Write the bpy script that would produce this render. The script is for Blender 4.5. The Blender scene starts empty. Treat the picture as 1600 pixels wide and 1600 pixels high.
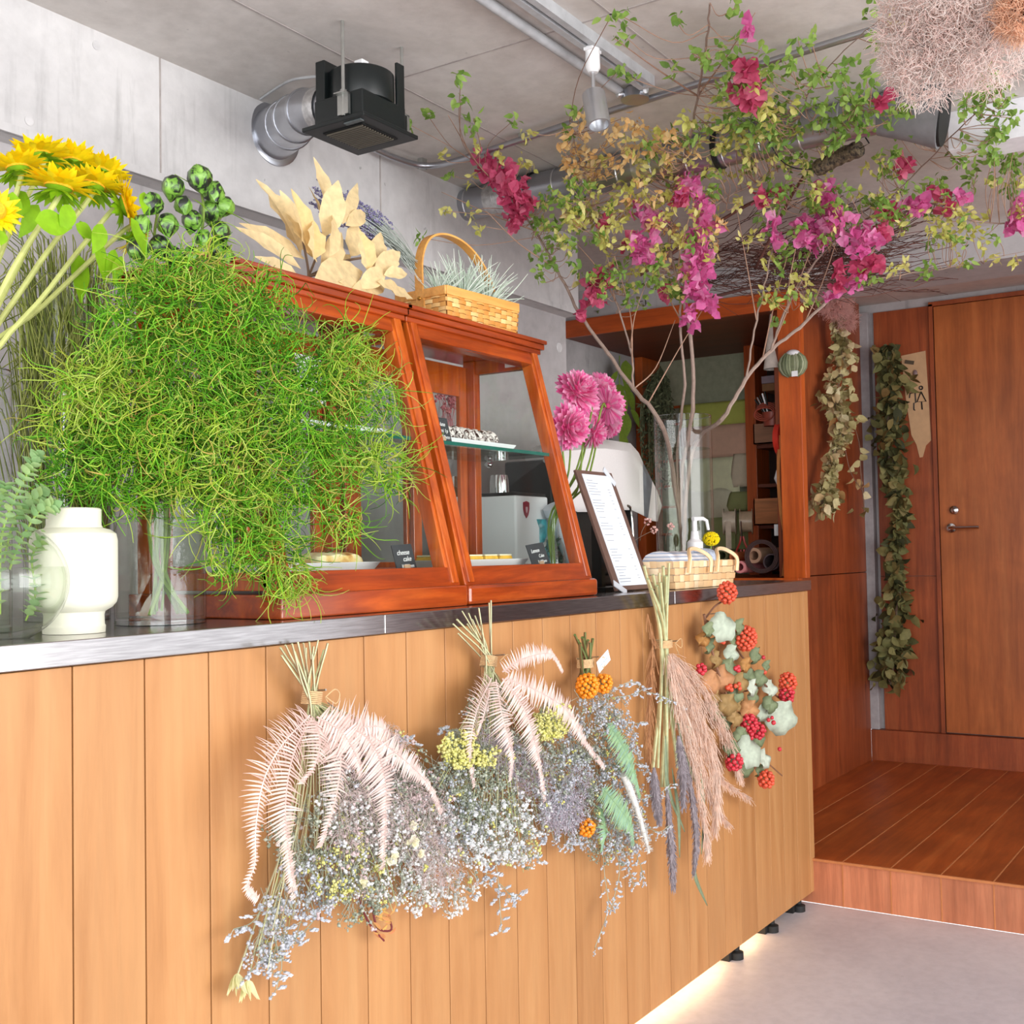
import bpy, math, random
from math import sin, cos, pi, radians
from mathutils import Vector as V, Matrix, noise

# ---------------- camera ----------------
FPX = 1832.0
CAM = V((0, 0, 1.2))
RX = V((0.5500, 0.0212, 0.8349)).normalized()      # world X seen in camera axes (right, down, forward)
RYr = V((-0.8348, 0.0353, 0.5494)); RY = (RYr - RX * RX.dot(RYr)).normalized()
RZ = -RX.cross(RY)
if RZ[1] > 0: RZ = -RZ
RGT = V((RX[0], RY[0], RZ[0])); DWN = V((RX[1], RY[1], RZ[1])); FWD = V((RX[2], RY[2], RZ[2]))
sc = bpy.context.scene
C = sc.collection
cd = bpy.data.cameras.new('camera'); cam = bpy.data.objects.new('camera', cd); C.objects.link(cam)
cd.sensor_width = 36; cd.lens = 36 * FPX / 1600; cd.clip_start = 0.05
mw = Matrix.Identity(4)
for i in range(3):
    mw[i][0] = RGT[i]; mw[i][1] = -DWN[i]; mw[i][2] = -FWD[i]; mw[i][3] = CAM[i]
cam.matrix_world = mw
sc.camera = cam

# ---------------- world, lights, exposure ----------------
w = bpy.data.worlds.new('sky'); sc.world = w; w.use_nodes = True
w.node_tree.nodes['Background'].inputs[0].default_value = (0.93, 0.96, 1.0, 1)
w.node_tree.nodes['Background'].inputs[1].default_value = 0.98
sc.view_settings.view_transform = 'Standard'; sc.view_settings.look = 'None'
sc.view_settings.gamma = 1; sc.view_settings.use_curve_mapping = False
sc.view_settings.exposure = 0.92
sc.cycles.transparent_max_bounces = 32
def area(name, loc, target, sx, sy, power, col):
    l = bpy.data.lights.new(name, 'AREA'); l.shape = 'RECTANGLE'; l.size = sx; l.size_y = sy; l.energy = power; l.color = col
    o = bpy.data.objects.new(name, l); C.objects.link(o); o.location = loc
    o.rotation_euler = (V(target) - V(loc)).to_track_quat('-Z', 'Y').to_euler()
    return o
area('shopfront_daylight', (-1.6, -0.6, 1.5), (2.2, 1.6, 1.7), 3.0, 2.4, 58, (0.97, 0.98, 1.0))
area('side_window_daylight', (2.0, -3.2, 1.5), (2.8, 1.6, 1.7), 3.8, 2.2, 96, (1.0, 0.99, 0.98))

def onz(x, y, z): r = (RGT * ((x - 800) / FPX) + DWN * ((y - 800) / FPX) + FWD); return CAM + r * ((z - CAM.z) / r.z)
def ony(x, y, Y): r = (RGT * ((x - 800) / FPX) + DWN * ((y - 800) / FPX) + FWD); return CAM + r * (Y / r.y)
def onx(x, y, X): r = (RGT * ((x - 800) / FPX) + DWN * ((y - 800) / FPX) + FWD); return CAM + r * (X / r.x)
def atd(x, y, d): return CAM + (RGT * ((x - 800) / FPX) + DWN * ((y - 800) / FPX) + FWD) * d

# ---------------- materials ----------------
def lin(c):
    return tuple((v / 12.92 if v <= 0.04045 else ((v + 0.055) / 1.055) ** 2.4) for v in [q / 255.0 for q in c]) + (1,)
class NT:
    def __init__(s, name):
        s.m = bpy.data.materials.new(name); s.m.use_nodes = True; s.t = s.m.node_tree; s.b = s.t.nodes['Principled BSDF']; s.out = s.t.nodes['Material Output']
    def n(s, typ, **kw):
        nd = s.t.nodes.new(typ)
        for k, v in kw.items():
            if k.startswith('i_'):
                nd.inputs[k[2:].replace('_', ' ')].default_value = v
            else: setattr(nd, k, v)
        return nd
    def l(s, a, b): s.t.links.new(a, b)
    def ramp(s, fac, cols, mode='LINEAR'):
        r = s.n('ShaderNodeValToRGB'); e = r.color_ramp.elements; r.color_ramp.interpolation = mode
        while len(e) < len(cols): e.new(0.5)
        for i, (p, c) in enumerate(cols): e[i].position = p; e[i].color = c
        s.l(fac, r.inputs[0]); return r.outputs[0]
    def mapping(s, scale=(1, 1, 1), rot=(0, 0, 0), src='Object'):
        tc = s.n('ShaderNodeTexCoord'); mp = s.n('ShaderNodeMapping'); mp.inputs['Scale'].default_value = scale; mp.inputs['Rotation'].default_value = rot
        s.l(tc.outputs[src], mp.inputs[0]); return mp.outputs[0]
    def noise(s, vec, scale, detail=4, rough=0.55, dist=0.0):
        n = s.n('ShaderNodeTexNoise'); n.inputs['Scale'].default_value = scale; n.inputs['Detail'].default_value = detail
        n.inputs['Roughness'].default_value = rough; n.inputs['Distortion'].default_value = dist; s.l(vec, n.inputs['Vector']); return n.outputs[0]
    def mix(s, a, b, fac, mode='MIX'):
        m = s.n('ShaderNodeMixRGB', blend_type=mode)
        for i, q in ((1, a), (2, b), (0, fac)):
            if isinstance(q, (tuple, float, int)): m.inputs[i].default_value = q
            else: s.l(q, m.inputs[i])
        return m.outputs[0]
    def bump(s, h, strength=0.2, dist=0.01):
        b = s.n('ShaderNodeBump'); b.inputs['Strength'].default_value = strength; b.inputs['Distance'].default_value = dist
        s.l(h, b.inputs['Height']); s.l(b.outputs[0], s.b.inputs['Normal'])
def plain(name, c, rough=0.5, metal=0.0, var=0.12, spec=0.5, scale=30):
    k = NT(name); c = lin(c)
    n = k.noise(k.mapping(), scale, 3)
    a = tuple(min(1, q * (1 + var)) for q in c[:3]) + (1,); b = tuple(q * (1 - var) for q in c[:3]) + (1,)
    k.l(k.ramp(n, [(0.3, b), (0.7, a)]), k.b.inputs['Base Color'])
    k.b.inputs['Roughness'].default_value = rough; k.b.inputs['Metallic'].default_value = metal; k.b.inputs['Specular IOR Level'].default_value = spec
    return k.m
def leafy(name, cols, rough=0.55, trans=0.25, spec=0.3):
    """plant tissue: each leaf or strand has its own tone, light passes through a little"""
    k = NT(name)
    g = k.n('ShaderNodeNewGeometry')
    rc = [(i / max(1, len(cols) - 1), lin(c)) for i, c in enumerate(cols)]
    col = k.ramp(g.outputs['Random Per Island'], rc)
    n = k.noise(k.mapping(), 60, 2)
    col = k.mix(col, k.ramp(n, [(0.3, (0.75, 0.75, 0.75, 1)), (0.7, (1.15, 1.15, 1.15, 1))]), 0.6, 'MULTIPLY')
    k.l(col, k.b.inputs['Base Color']); k.b.inputs['Roughness'].default_value = rough; k.b.inputs['Specular IOR Level'].default_value = spec
    if trans > 0:
        t = k.n('ShaderNodeBsdfTranslucent'); k.l(col, t.inputs[0])
        mx = k.n('ShaderNodeMixShader'); mx.inputs[0].default_value = trans
        k.l(k.b.outputs[0], mx.inputs[1]); k.l(t.outputs[0], mx.inputs[2]); k.l(mx.outputs[0], k.out.inputs[0])
    return k.m
def wood(name, dark, mid, light, axis='z', rough=0.35, grain=1.0, board=None, bvar=0.12, blotch=0.0, coat=0.0, fine=0.7):
    """axis = grain direction; board = (axis index, width, offset) gives each board its own tone"""
    k = NT(name)
    st = {'x': (1.2, 14, 14), 'y': (14, 1.2, 14), 'z': (14, 14, 1.2)}[axis]
    vec = k.mapping(tuple(q * grain for q in st))
    if board:
        tc = k.n('ShaderNodeTexCoord'); sp = k.n('ShaderNodeSeparateXYZ'); k.l(tc.outputs['Object'], sp.inputs[0])
        m1 = k.n('ShaderNodeMath', operation='SUBTRACT'); k.l(sp.outputs[board[0]], m1.inputs[0]); m1.inputs[1].default_value = board[2]
        m2 = k.n('ShaderNodeMath', operation='DIVIDE'); k.l(m1.outputs[0], m2.inputs[0]); m2.inputs[1].default_value = board[1]
        m3 = k.n('ShaderNodeMath', operation='FLOOR'); k.l(m2.outputs[0], m3.inputs[0])
        wn = k.n('ShaderNodeTexWhiteNoise', noise_dimensions='1D'); k.l(m3.outputs[0], wn.inputs['W'])
        ad = k.n('ShaderNodeVectorMath', operation='ADD'); k.l(vec, ad.inputs[0])
        sc_ = k.n('ShaderNodeVectorMath', operation='SCALE'); k.l(wn.outputs['Color'], sc_.inputs[0]); sc_.inputs['Scale'].default_value = 40
        k.l(sc_.outputs[0], ad.inputs[1]); vec = ad.outputs[0]
    n1 = k.noise(vec, 1.6, 6, 0.6, 0.8); n2 = k.noise(vec, 7, 4, 0.7, 0.2)
    c = k.ramp(n1, [(0.25, lin(dark)), (0.5, lin(mid)), (0.75, lin(light))])
    c = k.mix(c, k.ramp(n2, [(0.35, (0.8, 0.8, 0.8, 1)), (0.6, (1.06, 1.06, 1.06, 1))]), fine, 'MULTIPLY')
    if board:
        bb = k.ramp(wn.outputs['Value'], [(0, (1 - bvar,) * 3 + (1,)), (1, (1 + bvar,) * 3 + (1,))]); c = k.mix(c, bb, 1.0, 'MULTIPLY')
    if blotch:
        n3 = k.noise(k.mapping((1, 1, 1)), 3.0, 4, 0.6, 0.5)
        c = k.mix(c, k.ramp(n3, [(0.3, (1 - blotch,) * 3 + (1,)), (0.65, (1.1,) * 3 + (1,))]), 1.0, 'MULTIPLY')
    k.l(c, k.b.inputs['Base Color']); k.b.inputs['Roughness'].default_value = rough
    if coat: k.b.inputs['Coat Weight'].default_value = coat; k.b.inputs['Coat Roughness'].default_value = 0.12
    k.bump(n2, 0.12 * fine, 0.002)
    return k.m
def concrete(name, a, b, streak=0.0, scale=1.6, rough=0.85, pits=0.3):
    k = NT(name)
    v = k.mapping()
    n1 = k.noise(v, scale, 8, 0.62, 0.4); n2 = k.noise(v, scale * 14, 4, 0.6)
    c = k.ramp(n1, [(0.3, lin(b)), (0.62, lin(a))])
    c = k.mix(c, k.ramp(n2, [(0.35, (0.9, 0.9, 0.9, 1)), (0.6, (1.04, 1.04, 1.04, 1))]), 0.6, 'MULTIPLY')
    if streak:
        vs = k.mapping((11, 11, 1.1)); n3 = k.noise(vs, 1.5, 5, 0.65, 0.3)
        m = k.noise(k.mapping((1, 1, 1.5)), 2.1, 2)
        s_ = k.ramp(n3, [(0.30, (1 - streak,) * 3 + (1,)), (0.42, (1, 1, 1, 1))])
        mk = k.ramp(m, [(0.42, (0, 0, 0, 1)), (0.6, (1, 1, 1, 1))])
        c = k.mix(c, k.mix((1, 1, 1, 1), s_, mk), 1.0, 'MULTIPLY')
    vs = k.mapping((1, 1, 1)); pn = k.noise(vs, scale * 22, 2, 0.4)
    c = k.mix(c, k.ramp(pn, [(0.22, (1 - pits,) * 3 + (1,)), (0.25, (1, 1, 1, 1))]), 1.0, 'MULTIPLY')
    k.l(c, k.b.inputs['Base Color']); k.b.inputs['Roughness'].default_value = rough; k.b.inputs['Specular IOR Level'].default_value = 0.3
    k.bump(n2, 0.25, 0.004)
    return k.m
def mirror_amount(k, refl):
    lw = k.n('ShaderNodeLayerWeight'); lw.inputs['Blend'].default_value = 0.5
    p = k.n('ShaderNodeMath', operation='POWER'); p.inputs[1].default_value = 4.0; k.l(lw.outputs['Facing'], p.inputs[0])
    a = k.n('ShaderNodeMath', operation='MULTIPLY_ADD'); a.inputs[1].default_value = 0.8 * refl; a.inputs[2].default_value = 0.045 * refl; k.l(p.outputs[0], a.inputs[0])
    a.use_clamp = True
    return a
def pane(name, tint=(0.97, 0.99, 0.98), refl=1.0):
    """thin clear glass: lets light straight through and mirrors by angle"""
    k = NT(name)
    t = k.n('ShaderNodeBsdfTransparent'); t.inputs[0].default_value = tint + (1,)
    g = k.n('ShaderNodeBsdfGlossy'); g.inputs['Roughness'].default_value = 0.02
    mu = mirror_amount(k, refl)
    mx = k.n('ShaderNodeMixShader'); k.l(mu.outputs[0], mx.inputs[0]); k.l(t.outputs[0], mx.inputs[1]); k.l(g.outputs[0], mx.inputs[2]); k.l(mx.outputs[0], k.out.inputs[0])
    k.t.nodes.remove(k.b)
    return k.m
def tubeglass(name, tint, edge, refl=1.0):
    """curved glass or water seen as clear in the middle and denser towards its outline"""
    k = NT(name); lw = k.n('ShaderNodeLayerWeight'); lw.inputs['Blend'].default_value = 0.35
    c = k.ramp(lw.outputs['Facing'], [(0.0, tint + (1,)), (0.6, tint + (1,)), (1.0, edge + (1,))])
    t = k.n('ShaderNodeBsdfTransparent'); k.l(c, t.inputs[0])
    g = k.n('ShaderNodeBsdfGlossy'); g.inputs['Roughness'].default_value = 0.03
    mu = mirror_amount(k, refl)
    mx = k.n('ShaderNodeMixShader'); k.l(mu.outputs[0], mx.inputs[0]); k.l(t.outputs[0], mx.inputs[1]); k.l(g.outputs[0], mx.inputs[2]); k.l(mx.outputs[0], k.out.inputs[0])
    k.t.nodes.remove(k.b)
    return k.m
def glass(name, col=(0.98, 1, 0.99), ior=1.45, rough=0.0):
    k = NT(name); k.b.inputs['Base Color'].default_value = col + (1,); k.b.inputs['Transmission Weight'].default_value = 1
    k.b.inputs['IOR'].default_value = ior; k.b.inputs['Roughness'].default_value = rough; return k.m

# ---------------- mesh builder ----------------
class MB:
    def __init__(s): s.v = []; s.f = []; s.mi = []; s.cur = 0; s.flat = set()
    def add(s, vs, fs, flat=False):
        o = len(s.v); s.v.extend([tuple(q) for q in vs])
        for f in fs:
            if flat: s.flat.add(len(s.f))
            s.f.append(tuple(i + o for i in f)); s.mi.append(s.cur)
    def box(s, x0, x1, y0, y1, z0, z1):
        s.add([(x0, y0, z0), (x1, y0, z0), (x1, y1, z0), (x0, y1, z0), (x0, y0, z1), (x1, y0, z1), (x1, y1, z1), (x0, y1, z1)],
              [(0, 3, 2, 1), (4, 5, 6, 7), (0, 1, 5, 4), (1, 2, 6, 5), (2, 3, 7, 6), (3, 0, 4, 7)], True)
        return s
    def obox(s, c, ax, ay, az, hx, hy, hz):
        """box with its own axes"""
        c = V(c); ax = V(ax).normalized(); ay = V(ay).normalized(); az = V(az).normalized()
        vs = [c + ax * (hx * i) + ay * (hy * j) + az * (hz * k) for k in (-1, 1) for (i, j) in ((-1, -1), (1, -1), (1, 1), (-1, 1))]
        s.add(vs, [(0, 3, 2, 1), (4, 5, 6, 7), (0, 1, 5, 4), (1, 2, 6, 5), (2, 3, 7, 6), (3, 0, 4, 7)], True); return s
    def bar(s, a, b, wx, wy, up=(0, 0, 1)):
        a = V(a); b = V(b); d = b - a; L = d.length; d.normalize(); x = d.cross(V(up))
        if x.length < 1e-4: x = d.cross(V((1, 0, 0)))
        x.normalize(); y = d.cross(x)
        return s.obox((a + b) / 2, x, y, d, wx / 2, wy / 2, L / 2)
    def tube(s, pts, r, n=6, cap=True):
        pts = [V(p) for p in pts]; m = len(pts)
        if not isinstance(r, (list, tuple)): r = [r] * m
        t = (pts[1] - pts[0]).normalized(); a = V((0, 0, 1)) if abs(t.z) < 0.9 else V((1, 0, 0))
        x = t.cross(a).normalized(); vs = []; fs = []
        for i in range(m):
            t = (pts[min(i + 1, m - 1)] - pts[max(i - 1, 0)])
            if t.length < 1e-9: t = V((0, 0, 1))
            t.normalize(); x = x - t * x.dot(t)
            if x.length < 1e-6: x = t.orthogonal()
            x.normalize(); y = t.cross(x)
            for k in range(n):
                q = 2 * pi * k / n; vs.append(pts[i] + (x * cos(q) + y * sin(q)) * r[i])
        for i in range(m - 1):
            for k in range(n):
                fs.append((i * n + k, i * n + (k + 1) % n, (i + 1) * n + (k + 1) % n, (i + 1) * n + k))
        if cap: fs.append(tuple(range(n - 1, -1, -1))); fs.append(tuple((m - 1) * n + k for k in range(n)))
        s.add(vs, fs); return s
    def lathe(s, prof, c=(0, 0, 0), n=32, axis=None, closed=False):
        c = V(c)
        if axis is None: ex, ey, ez = V((1, 0, 0)), V((0, 1, 0)), V((0, 0, 1))
        else:
            ez = V(axis).normalized(); ex = ez.orthogonal().normalized(); ey = ez.cross(ex)
        vs = []; m = len(prof)
        for (r, z) in prof:
            for k in range(n):
                q = 2 * pi * k / n; vs.append(c + ex * (r * cos(q)) + ey * (r * sin(q)) + ez * z)
        fs = []
        for i in range(m if closed else m - 1):
            j = (i + 1) % m
            for k in range(n): fs.append((i * n + k, i * n + (k + 1) % n, j * n + (k + 1) % n, j * n + k))
        if not closed:
            if prof[0][0] > 1e-6: fs.append(tuple(range(n - 1, -1, -1)))
            if prof[-1][0] > 1e-6: fs.append(tuple((m - 1) * n + k for k in range(n)))
        s.add(vs, fs); return s
    def leaf(s, p, d, nrm, L, W, curl=0.0, fold=0.0, seg=4, tip=1.0, base=0.0, wave=0.0):
        """a leaf blade: starts at p, runs along d, curls towards -nrm"""
        p = V(p); d = V(d).normalized(); nrm = V(nrm); nrm = nrm - d * nrm.dot(d)
        if nrm.length < 1e-5: nrm = d.orthogonal()
        nrm.normalize(); sd = d.cross(nrm); vs = []; fs = []
        for i in range(seg + 1):
            t = i / seg; wd = W / 2 * max(0.04, (sin(pi * (t * (1 - base) + base) ** tip)))
            a = curl * t; fw = d * cos(a) - nrm * sin(a); up = nrm * cos(a) + d * sin(a)
            if i: p = p + fw * (L / seg)
            wv = up * (wave * wd * sin(i * 2.3))
            vs += [p - sd * wd + up * (fold * wd) + wv, p, p + sd * wd + up * (fold * wd) - wv]
        for i in range(seg):
            fs += [(3 * i, 3 * i + 1, 3 * i + 4, 3 * i + 3), (3 * i + 1, 3 * i + 2, 3 * i + 5, 3 * i + 4)]
        s.add(vs, fs); return s
    def strip(s, pts, sides, wds):
        vs = []; fs = []
        for p, q, w_ in zip(pts, sides, wds): vs += [V(p) - V(q) * w_, V(p) + V(q) * w_]
        for i in range(len(pts) - 1): fs.append((2 * i, 2 * i + 1, 2 * i + 3, 2 * i + 2))
        s.add(vs, fs); return s
    def octa(s, p, r, ax=None, k=1.0):
        p = V(p); a = V(ax).normalized() if ax is not None else V((0, 0, 1)); b = a.orthogonal().normalized(); c = a.cross(b)
        s.add([p + a * r * k, p - a * r * k, p + b * r, p - b * r, p + c * r, p - c * r],
              [(0, 2, 4), (0, 4, 3), (0, 3, 5), (0, 5, 2), (1, 4, 2), (1, 3, 4), (1, 5, 3), (1, 2, 5)]); return s
    def ball(s, p, r, n=8, m=5, sc_=(1, 1, 1)):
        vs = [V(p) + V((0, 0, r * sc_[2]))]; fs = []
        for i in range(1, m):
            for k in range(n):
                a = pi * i / m; q = 2 * pi * k / n; vs.append(V(p) + V((r * sc_[0] * sin(a) * cos(q), r * sc_[1] * sin(a) * sin(q), r * sc_[2] * cos(a))))
        vs.append(V(p) - V((0, 0, r * sc_[2]))); e = len(vs) - 1
        for k in range(n): fs.append((0, 1 + k, 1 + (k + 1) % n)); fs.append((e, 1 + (m - 2) * n + (k + 1) % n, 1 + (m - 2) * n + k))
        for i in range(m - 2):
            for k in range(n): fs.append((1 + i * n + k, 1 + (i + 1) * n + k, 1 + (i + 1) * n + (k + 1) % n, 1 + i * n + (k + 1) % n))
        s.add(vs, fs); return s
    def build(s, name, mats, parent=None, bevel=0.0, solid=0.0):
        me = bpy.data.meshes.new(name); me.from_pydata(s.v, [], s.f)
        for m in (mats if isinstance(mats, (list, tuple)) else [mats]): me.materials.append(m)
        me.polygons.foreach_set('material_index', s.mi)
        me.polygons.foreach_set('use_smooth', [i not in s.flat for i in range(len(s.f))])
        me.update()
        if len(s.f) < 4000 and bevel == 0: me.set_sharp_from_angle(angle=radians(38))
        o = bpy.data.objects.new(name, me); C.objects.link(o)
        if parent is not None: o.parent = parent; o.matrix_parent_inverse = Matrix.Translation(-parent.location)
        if solid: q = o.modifiers.new('thickness', 'SOLIDIFY'); q.thickness = solid; q.offset = 0
        if bevel: q = o.modifiers.new('bevel', 'BEVEL'); q.width = bevel; q.segments = 2; q.limit_method = 'ANGLE'
        return o
def thing(name, label, cat, loc=(0, 0, 0), group=None):
    o = bpy.data.objects.new(name, None); C.objects.link(o); o.location = loc; o.empty_display_size = 0.05
    o['label'] = label; o['category'] = cat
    if group: o['group'] = group
    return o
def tag(o, label, cat, group=None, kind=None):
    o['label'] = label; o['category'] = cat
    if group: o['group'] = group
    if kind: o['kind'] = kind
    return o
def struct(o, label=None):
    o['kind'] = 'structure'
    if label: o['label'] = label
    return o
def bez(pts, n=8):
    """smooth line through points (Catmull-Rom)"""
    P = [V(p) for p in pts]; P = [P[0] * 2 - P[1]] + P + [P[-1] * 2 - P[-2]]; out = []
    for i in range(1, len(P) - 2):
        for k in range(n):
            t = k / n; a, b, c, d = P[i - 1], P[i], P[i + 1], P[i + 2]
            out.append(0.5 * ((2 * b) + (c - a) * t + (2 * a - 5 * b + 4 * c - d) * t * t + (3 * b - a - 3 * c + d) * t ** 3))
    out.append(P[-2]); return out
def rv(g, s=1.0):
    while True:
        v = V((g.uniform(-1, 1), g.uniform(-1, 1), g.uniform(-1, 1)))
        if 0.05 < v.length < 1: return v.normalized() * s
def text(body, size, origin, ex, ey, mat, name, parent, extrude=0.0004, shear=0.0):
    """flat lettering standing on a surface: ex = reading direction, ey = up"""
    cu = bpy.data.curves.new(name, 'FONT'); cu.body = body; cu.size = size; cu.extrude = extrude; cu.shear = shear; cu.align_x = 'LEFT'
    to = bpy.data.objects.new(name, cu); C.objects.link(to); bpy.context.view_layer.update()
    me = bpy.data.meshes.new_from_object(to.evaluated_get(bpy.context.evaluated_depsgraph_get())); bpy.data.objects.remove(to)
    ex = V(ex).normalized(); ey = V(ey).normalized(); ez = ex.cross(ey)
    for v in me.vertices: q = v.co.copy(); v.co = V(origin) + ex * q.x + ey * q.y + ez * q.z
    me.materials.clear(); me.materials.append(mat); me.name = name
    o = bpy.data.objects.new(name, me); C.objects.link(o)
    if parent is not None: o.parent = parent; o.matrix_parent_inverse = Matrix.Translation(-parent.location)
    return o

# ---------------- the room ----------------
M_beam = concrete('pale_cast_concrete', (214, 212, 211), (188, 186, 186), streak=0.22)
M_ceil = concrete('ceiling_concrete', (216, 211, 206), (182, 175, 168), scale=1.7, pits=0.16)
M_floor = concrete('polished_concrete', (206, 200, 204), (188, 182, 188), scale=2.2, rough=0.42, pits=0.1)
M_wall = concrete('wall_concrete', (192, 188, 188), (160, 155, 155), streak=0.3)
M_front = wood('counter_boards', (162, 110, 62), (178, 127, 78), (188, 140, 90), 'z', 0.5, 0.7, (0, 0.1207, 0.885), 0.05, 0.0, 0.0, 0.28)
M_door = wood('red_brown_plywood', (142, 74, 34), (168, 92, 44), (184, 108, 56), 'z', 0.4, 0.6, None, 0.1, 0.2)
M_panel = wood('wall_plywood', (122, 56, 26), (152, 72, 34), (170, 90, 48), 'z', 0.45, 0.9, None, 0.1, 0.3)
M_tile = wood('step_boards', (140, 66, 26), (166, 80, 32), (186, 100, 46), 'x', 0.38, 0.8, (1, 0.16, 0), 0.12, 0.25)
M_riser = wood('worn_riser_boards', (170, 100, 66), (192, 120, 84), (206, 136, 98), 'z', 0.55, 0.7, (1, 0.16, 0), 0.06, 0.15)
M_dark = plain('dark_rubber', (24, 24, 24), 0.6)

b = MB(); b.box(-3.2, 3.925, -4.2, 2.33, -0.1, 0); b.box(3.925, 6.0, 1.8, 2.85, -0.1, 0); struct(b.build('floor', M_floor), 'polished pale grey concrete floor')
# ceiling slab with shallow formwork seams
b = MB(); b.box(-3.2, 6.1, -4.2, 2.9, 2.44, 2.6)
struct(b.build('ceiling', M_ceil), 'raw concrete ceiling')
M_seam = plain('concrete_seam', (172, 164, 160), 0.9)  # darker grey for the joints in ceiling and beam
b = MB()
for x in (0.55, 1.45, 2.35, 3.25): b.box(x - 0.003, x + 0.003, -4.2, 2.27, 2.4385, 2.4405)
for y in (-0.55, 0.35, 1.25, 1.9): b.box(-3.2, 4.77, y - 0.003, y + 0.003, 2.4385, 2.4405)
struct(b.build('trim_1', M_seam), 'formwork seams of the concrete ceiling')
b = MB(); b.box(-3.2, 3.95, 2.33, 2.9, -0.1, 2.44); struct(b.build('wall_left', M_wall), 'concrete wall behind the counter')
b = MB(); b.box(3.95, 6.1, 2.81, 2.9, -0.1, 2.44); struct(b.build('wall_recess', M_wall), 'concrete wall set back beside the shelving')
b = MB(); b.box(-3.2, 3.95, 2.27, 2.33, 2.131, 2.44); b.box(-3.2, 3.95, 2.262, 2.272, 2.131, 2.15)
o = b.build('trim_2', M_beam); struct(o, 'pale cast concrete beam along the left wall')
M_tie = plain('filled_tie_hole', (206, 204, 204), 0.8)
b = MB()
for (x, y) in ((45, 189), (150, 71)):
    p = ony(x, y, 2.27); b.lathe([(0, -0.0025), (0.009, -0.002), (0.011, 0.002)], p, 16, (0, -1, 0))
for (x, y) in ((872, 483), (874, 543), (865, 455)):
    p = ony(x, y, 2.33); b.lathe([(0, 0.0025), (0.018, 0.002), (0.022, -0.002)], p, 16, (0, -1, 0))
struct(b.build('trim_3', M_tie), 'filled round tie holes in the concrete')
b = MB(); p = ony(250, 180, 2.27); b.box(p.x - 0.002, p.x + 0.002, 2.268, 2.271, 2.15, 2.44)
for q in (1.05, 2.75): b.box(q - 0.002, q + 0.002, 2.268, 2.271, 2.15, 2.44)
struct(b.build('trim_4', M_seam), 'board joints in the concrete beam and wall')
# cross beam over the shelf unit
b = MB(); b.box(4.77, 5.1, -4.2, 2.81, 2.305, 2.44); struct(b.build('trim_5', M_wall), 'concrete cross beam above the shelving')
M_soffit = concrete('pale_duct_boxing', (226, 226, 230), (214, 214, 218), scale=2)
b = MB(); b.box(3.45, 3.58, -2.6, 0.76, 2.33, 2.44); struct(b.build('trim_6', M_soffit, bevel=0.002), 'white boxing under the ceiling at the far right')
# raised wooden floor and the door wall
b = MB()
b.box(3.93, 6.0, -2.2, 1.80, 0.0, 0.147)
struct(b.build('wall_right', M_riser), 'worn wooden riser of the raised floor')
b = MB()
b.box(3.925, 5.96, -2.2, 1.76, 0.147, 0.15)
o = b.build('trim_7', M_tile); struct(o, 'raised floor of reddish boards')
M_gap = plain('pale_joint', (190, 120, 70), 0.7)
b = MB(); y = 1.6
while y > -2.2:
    b.box(3.926, 5.96, y - 0.0022, y + 0.0022, 0.1495, 0.1506); b.box(3.9285, 3.931, y - 0.002, y + 0.002, 0.0, 0.147); y -= 0.16
b.box(3.922, 3.93, -2.2, 1.76, 0.143, 0.1508)
struct(b.build('trim_8', M_gap), 'thin joints between the boards of the raised floor')
b = MB(); b.box(5.9, 6.0, -2.2, 1.757, 0.15, 0.30); struct(b.build('baseboard_back', M_panel), 'wooden plinth below the door')
b = MB(); b.box(5.96, 6.1, -2.2, 2.5, 0.3, 2.44); struct(b.build('wall_back', M_wall), 'back wall')
b = MB(); b.box(5.945, 5.958, 1.425, 1.70, 1.064, 2.395); b.box(5.945, 5.958, 1.425, 1.70, 0.30, 1.0625)
struct(b.build('trim_9', M_panel, bevel=0.001), 'red-brown plywood panels left of the door')
b = MB(); b.box(5.93, 5.958, 1.405, 1.425, 0.30, 2.40); b.box(5.93, 5.958, 0.4, 1.425, 2.388, 2.41); b.box(5.93, 5.958, 0.4, 0.42, 0.3, 2.4)
struct(b.build('trim_10', M_panel, bevel=0.001), 'door frame')
# wooden side wall beyond the counter (plane y = 1.755)
b = MB(); b.box(4.80, 5.9, 1.757, 1.80, 1.088, 2.305); b.box(5.1, 5.9, 1.757, 1.80, 2.305, 2.44); b.box(4.76, 5.9, 1.757, 1.80, 0.15, 1.084)
struct(b.build('wall_front', M_panel, bevel=0.001), 'plywood side wall running back to the door')
M_grey = plain('grey_painted_post', (160, 158, 160), 0.6)
b = MB(); b.box(5.9, 5.958, 1.715, 1.765, 0.302, 2.395); struct(b.build('trim_11', M_grey, bevel=0.003), 'grey concrete strip in the corner between plywood and panels')
b = MB(); b.box(4.42, 6.0, -1.1, -1.0, 0.15, 2.44); struct(b.build('wall_side', M_panel), 'unseen plywood wall added to keep the raised floor dim')  # added out of view to keep the door alcove dim and warm
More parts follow.
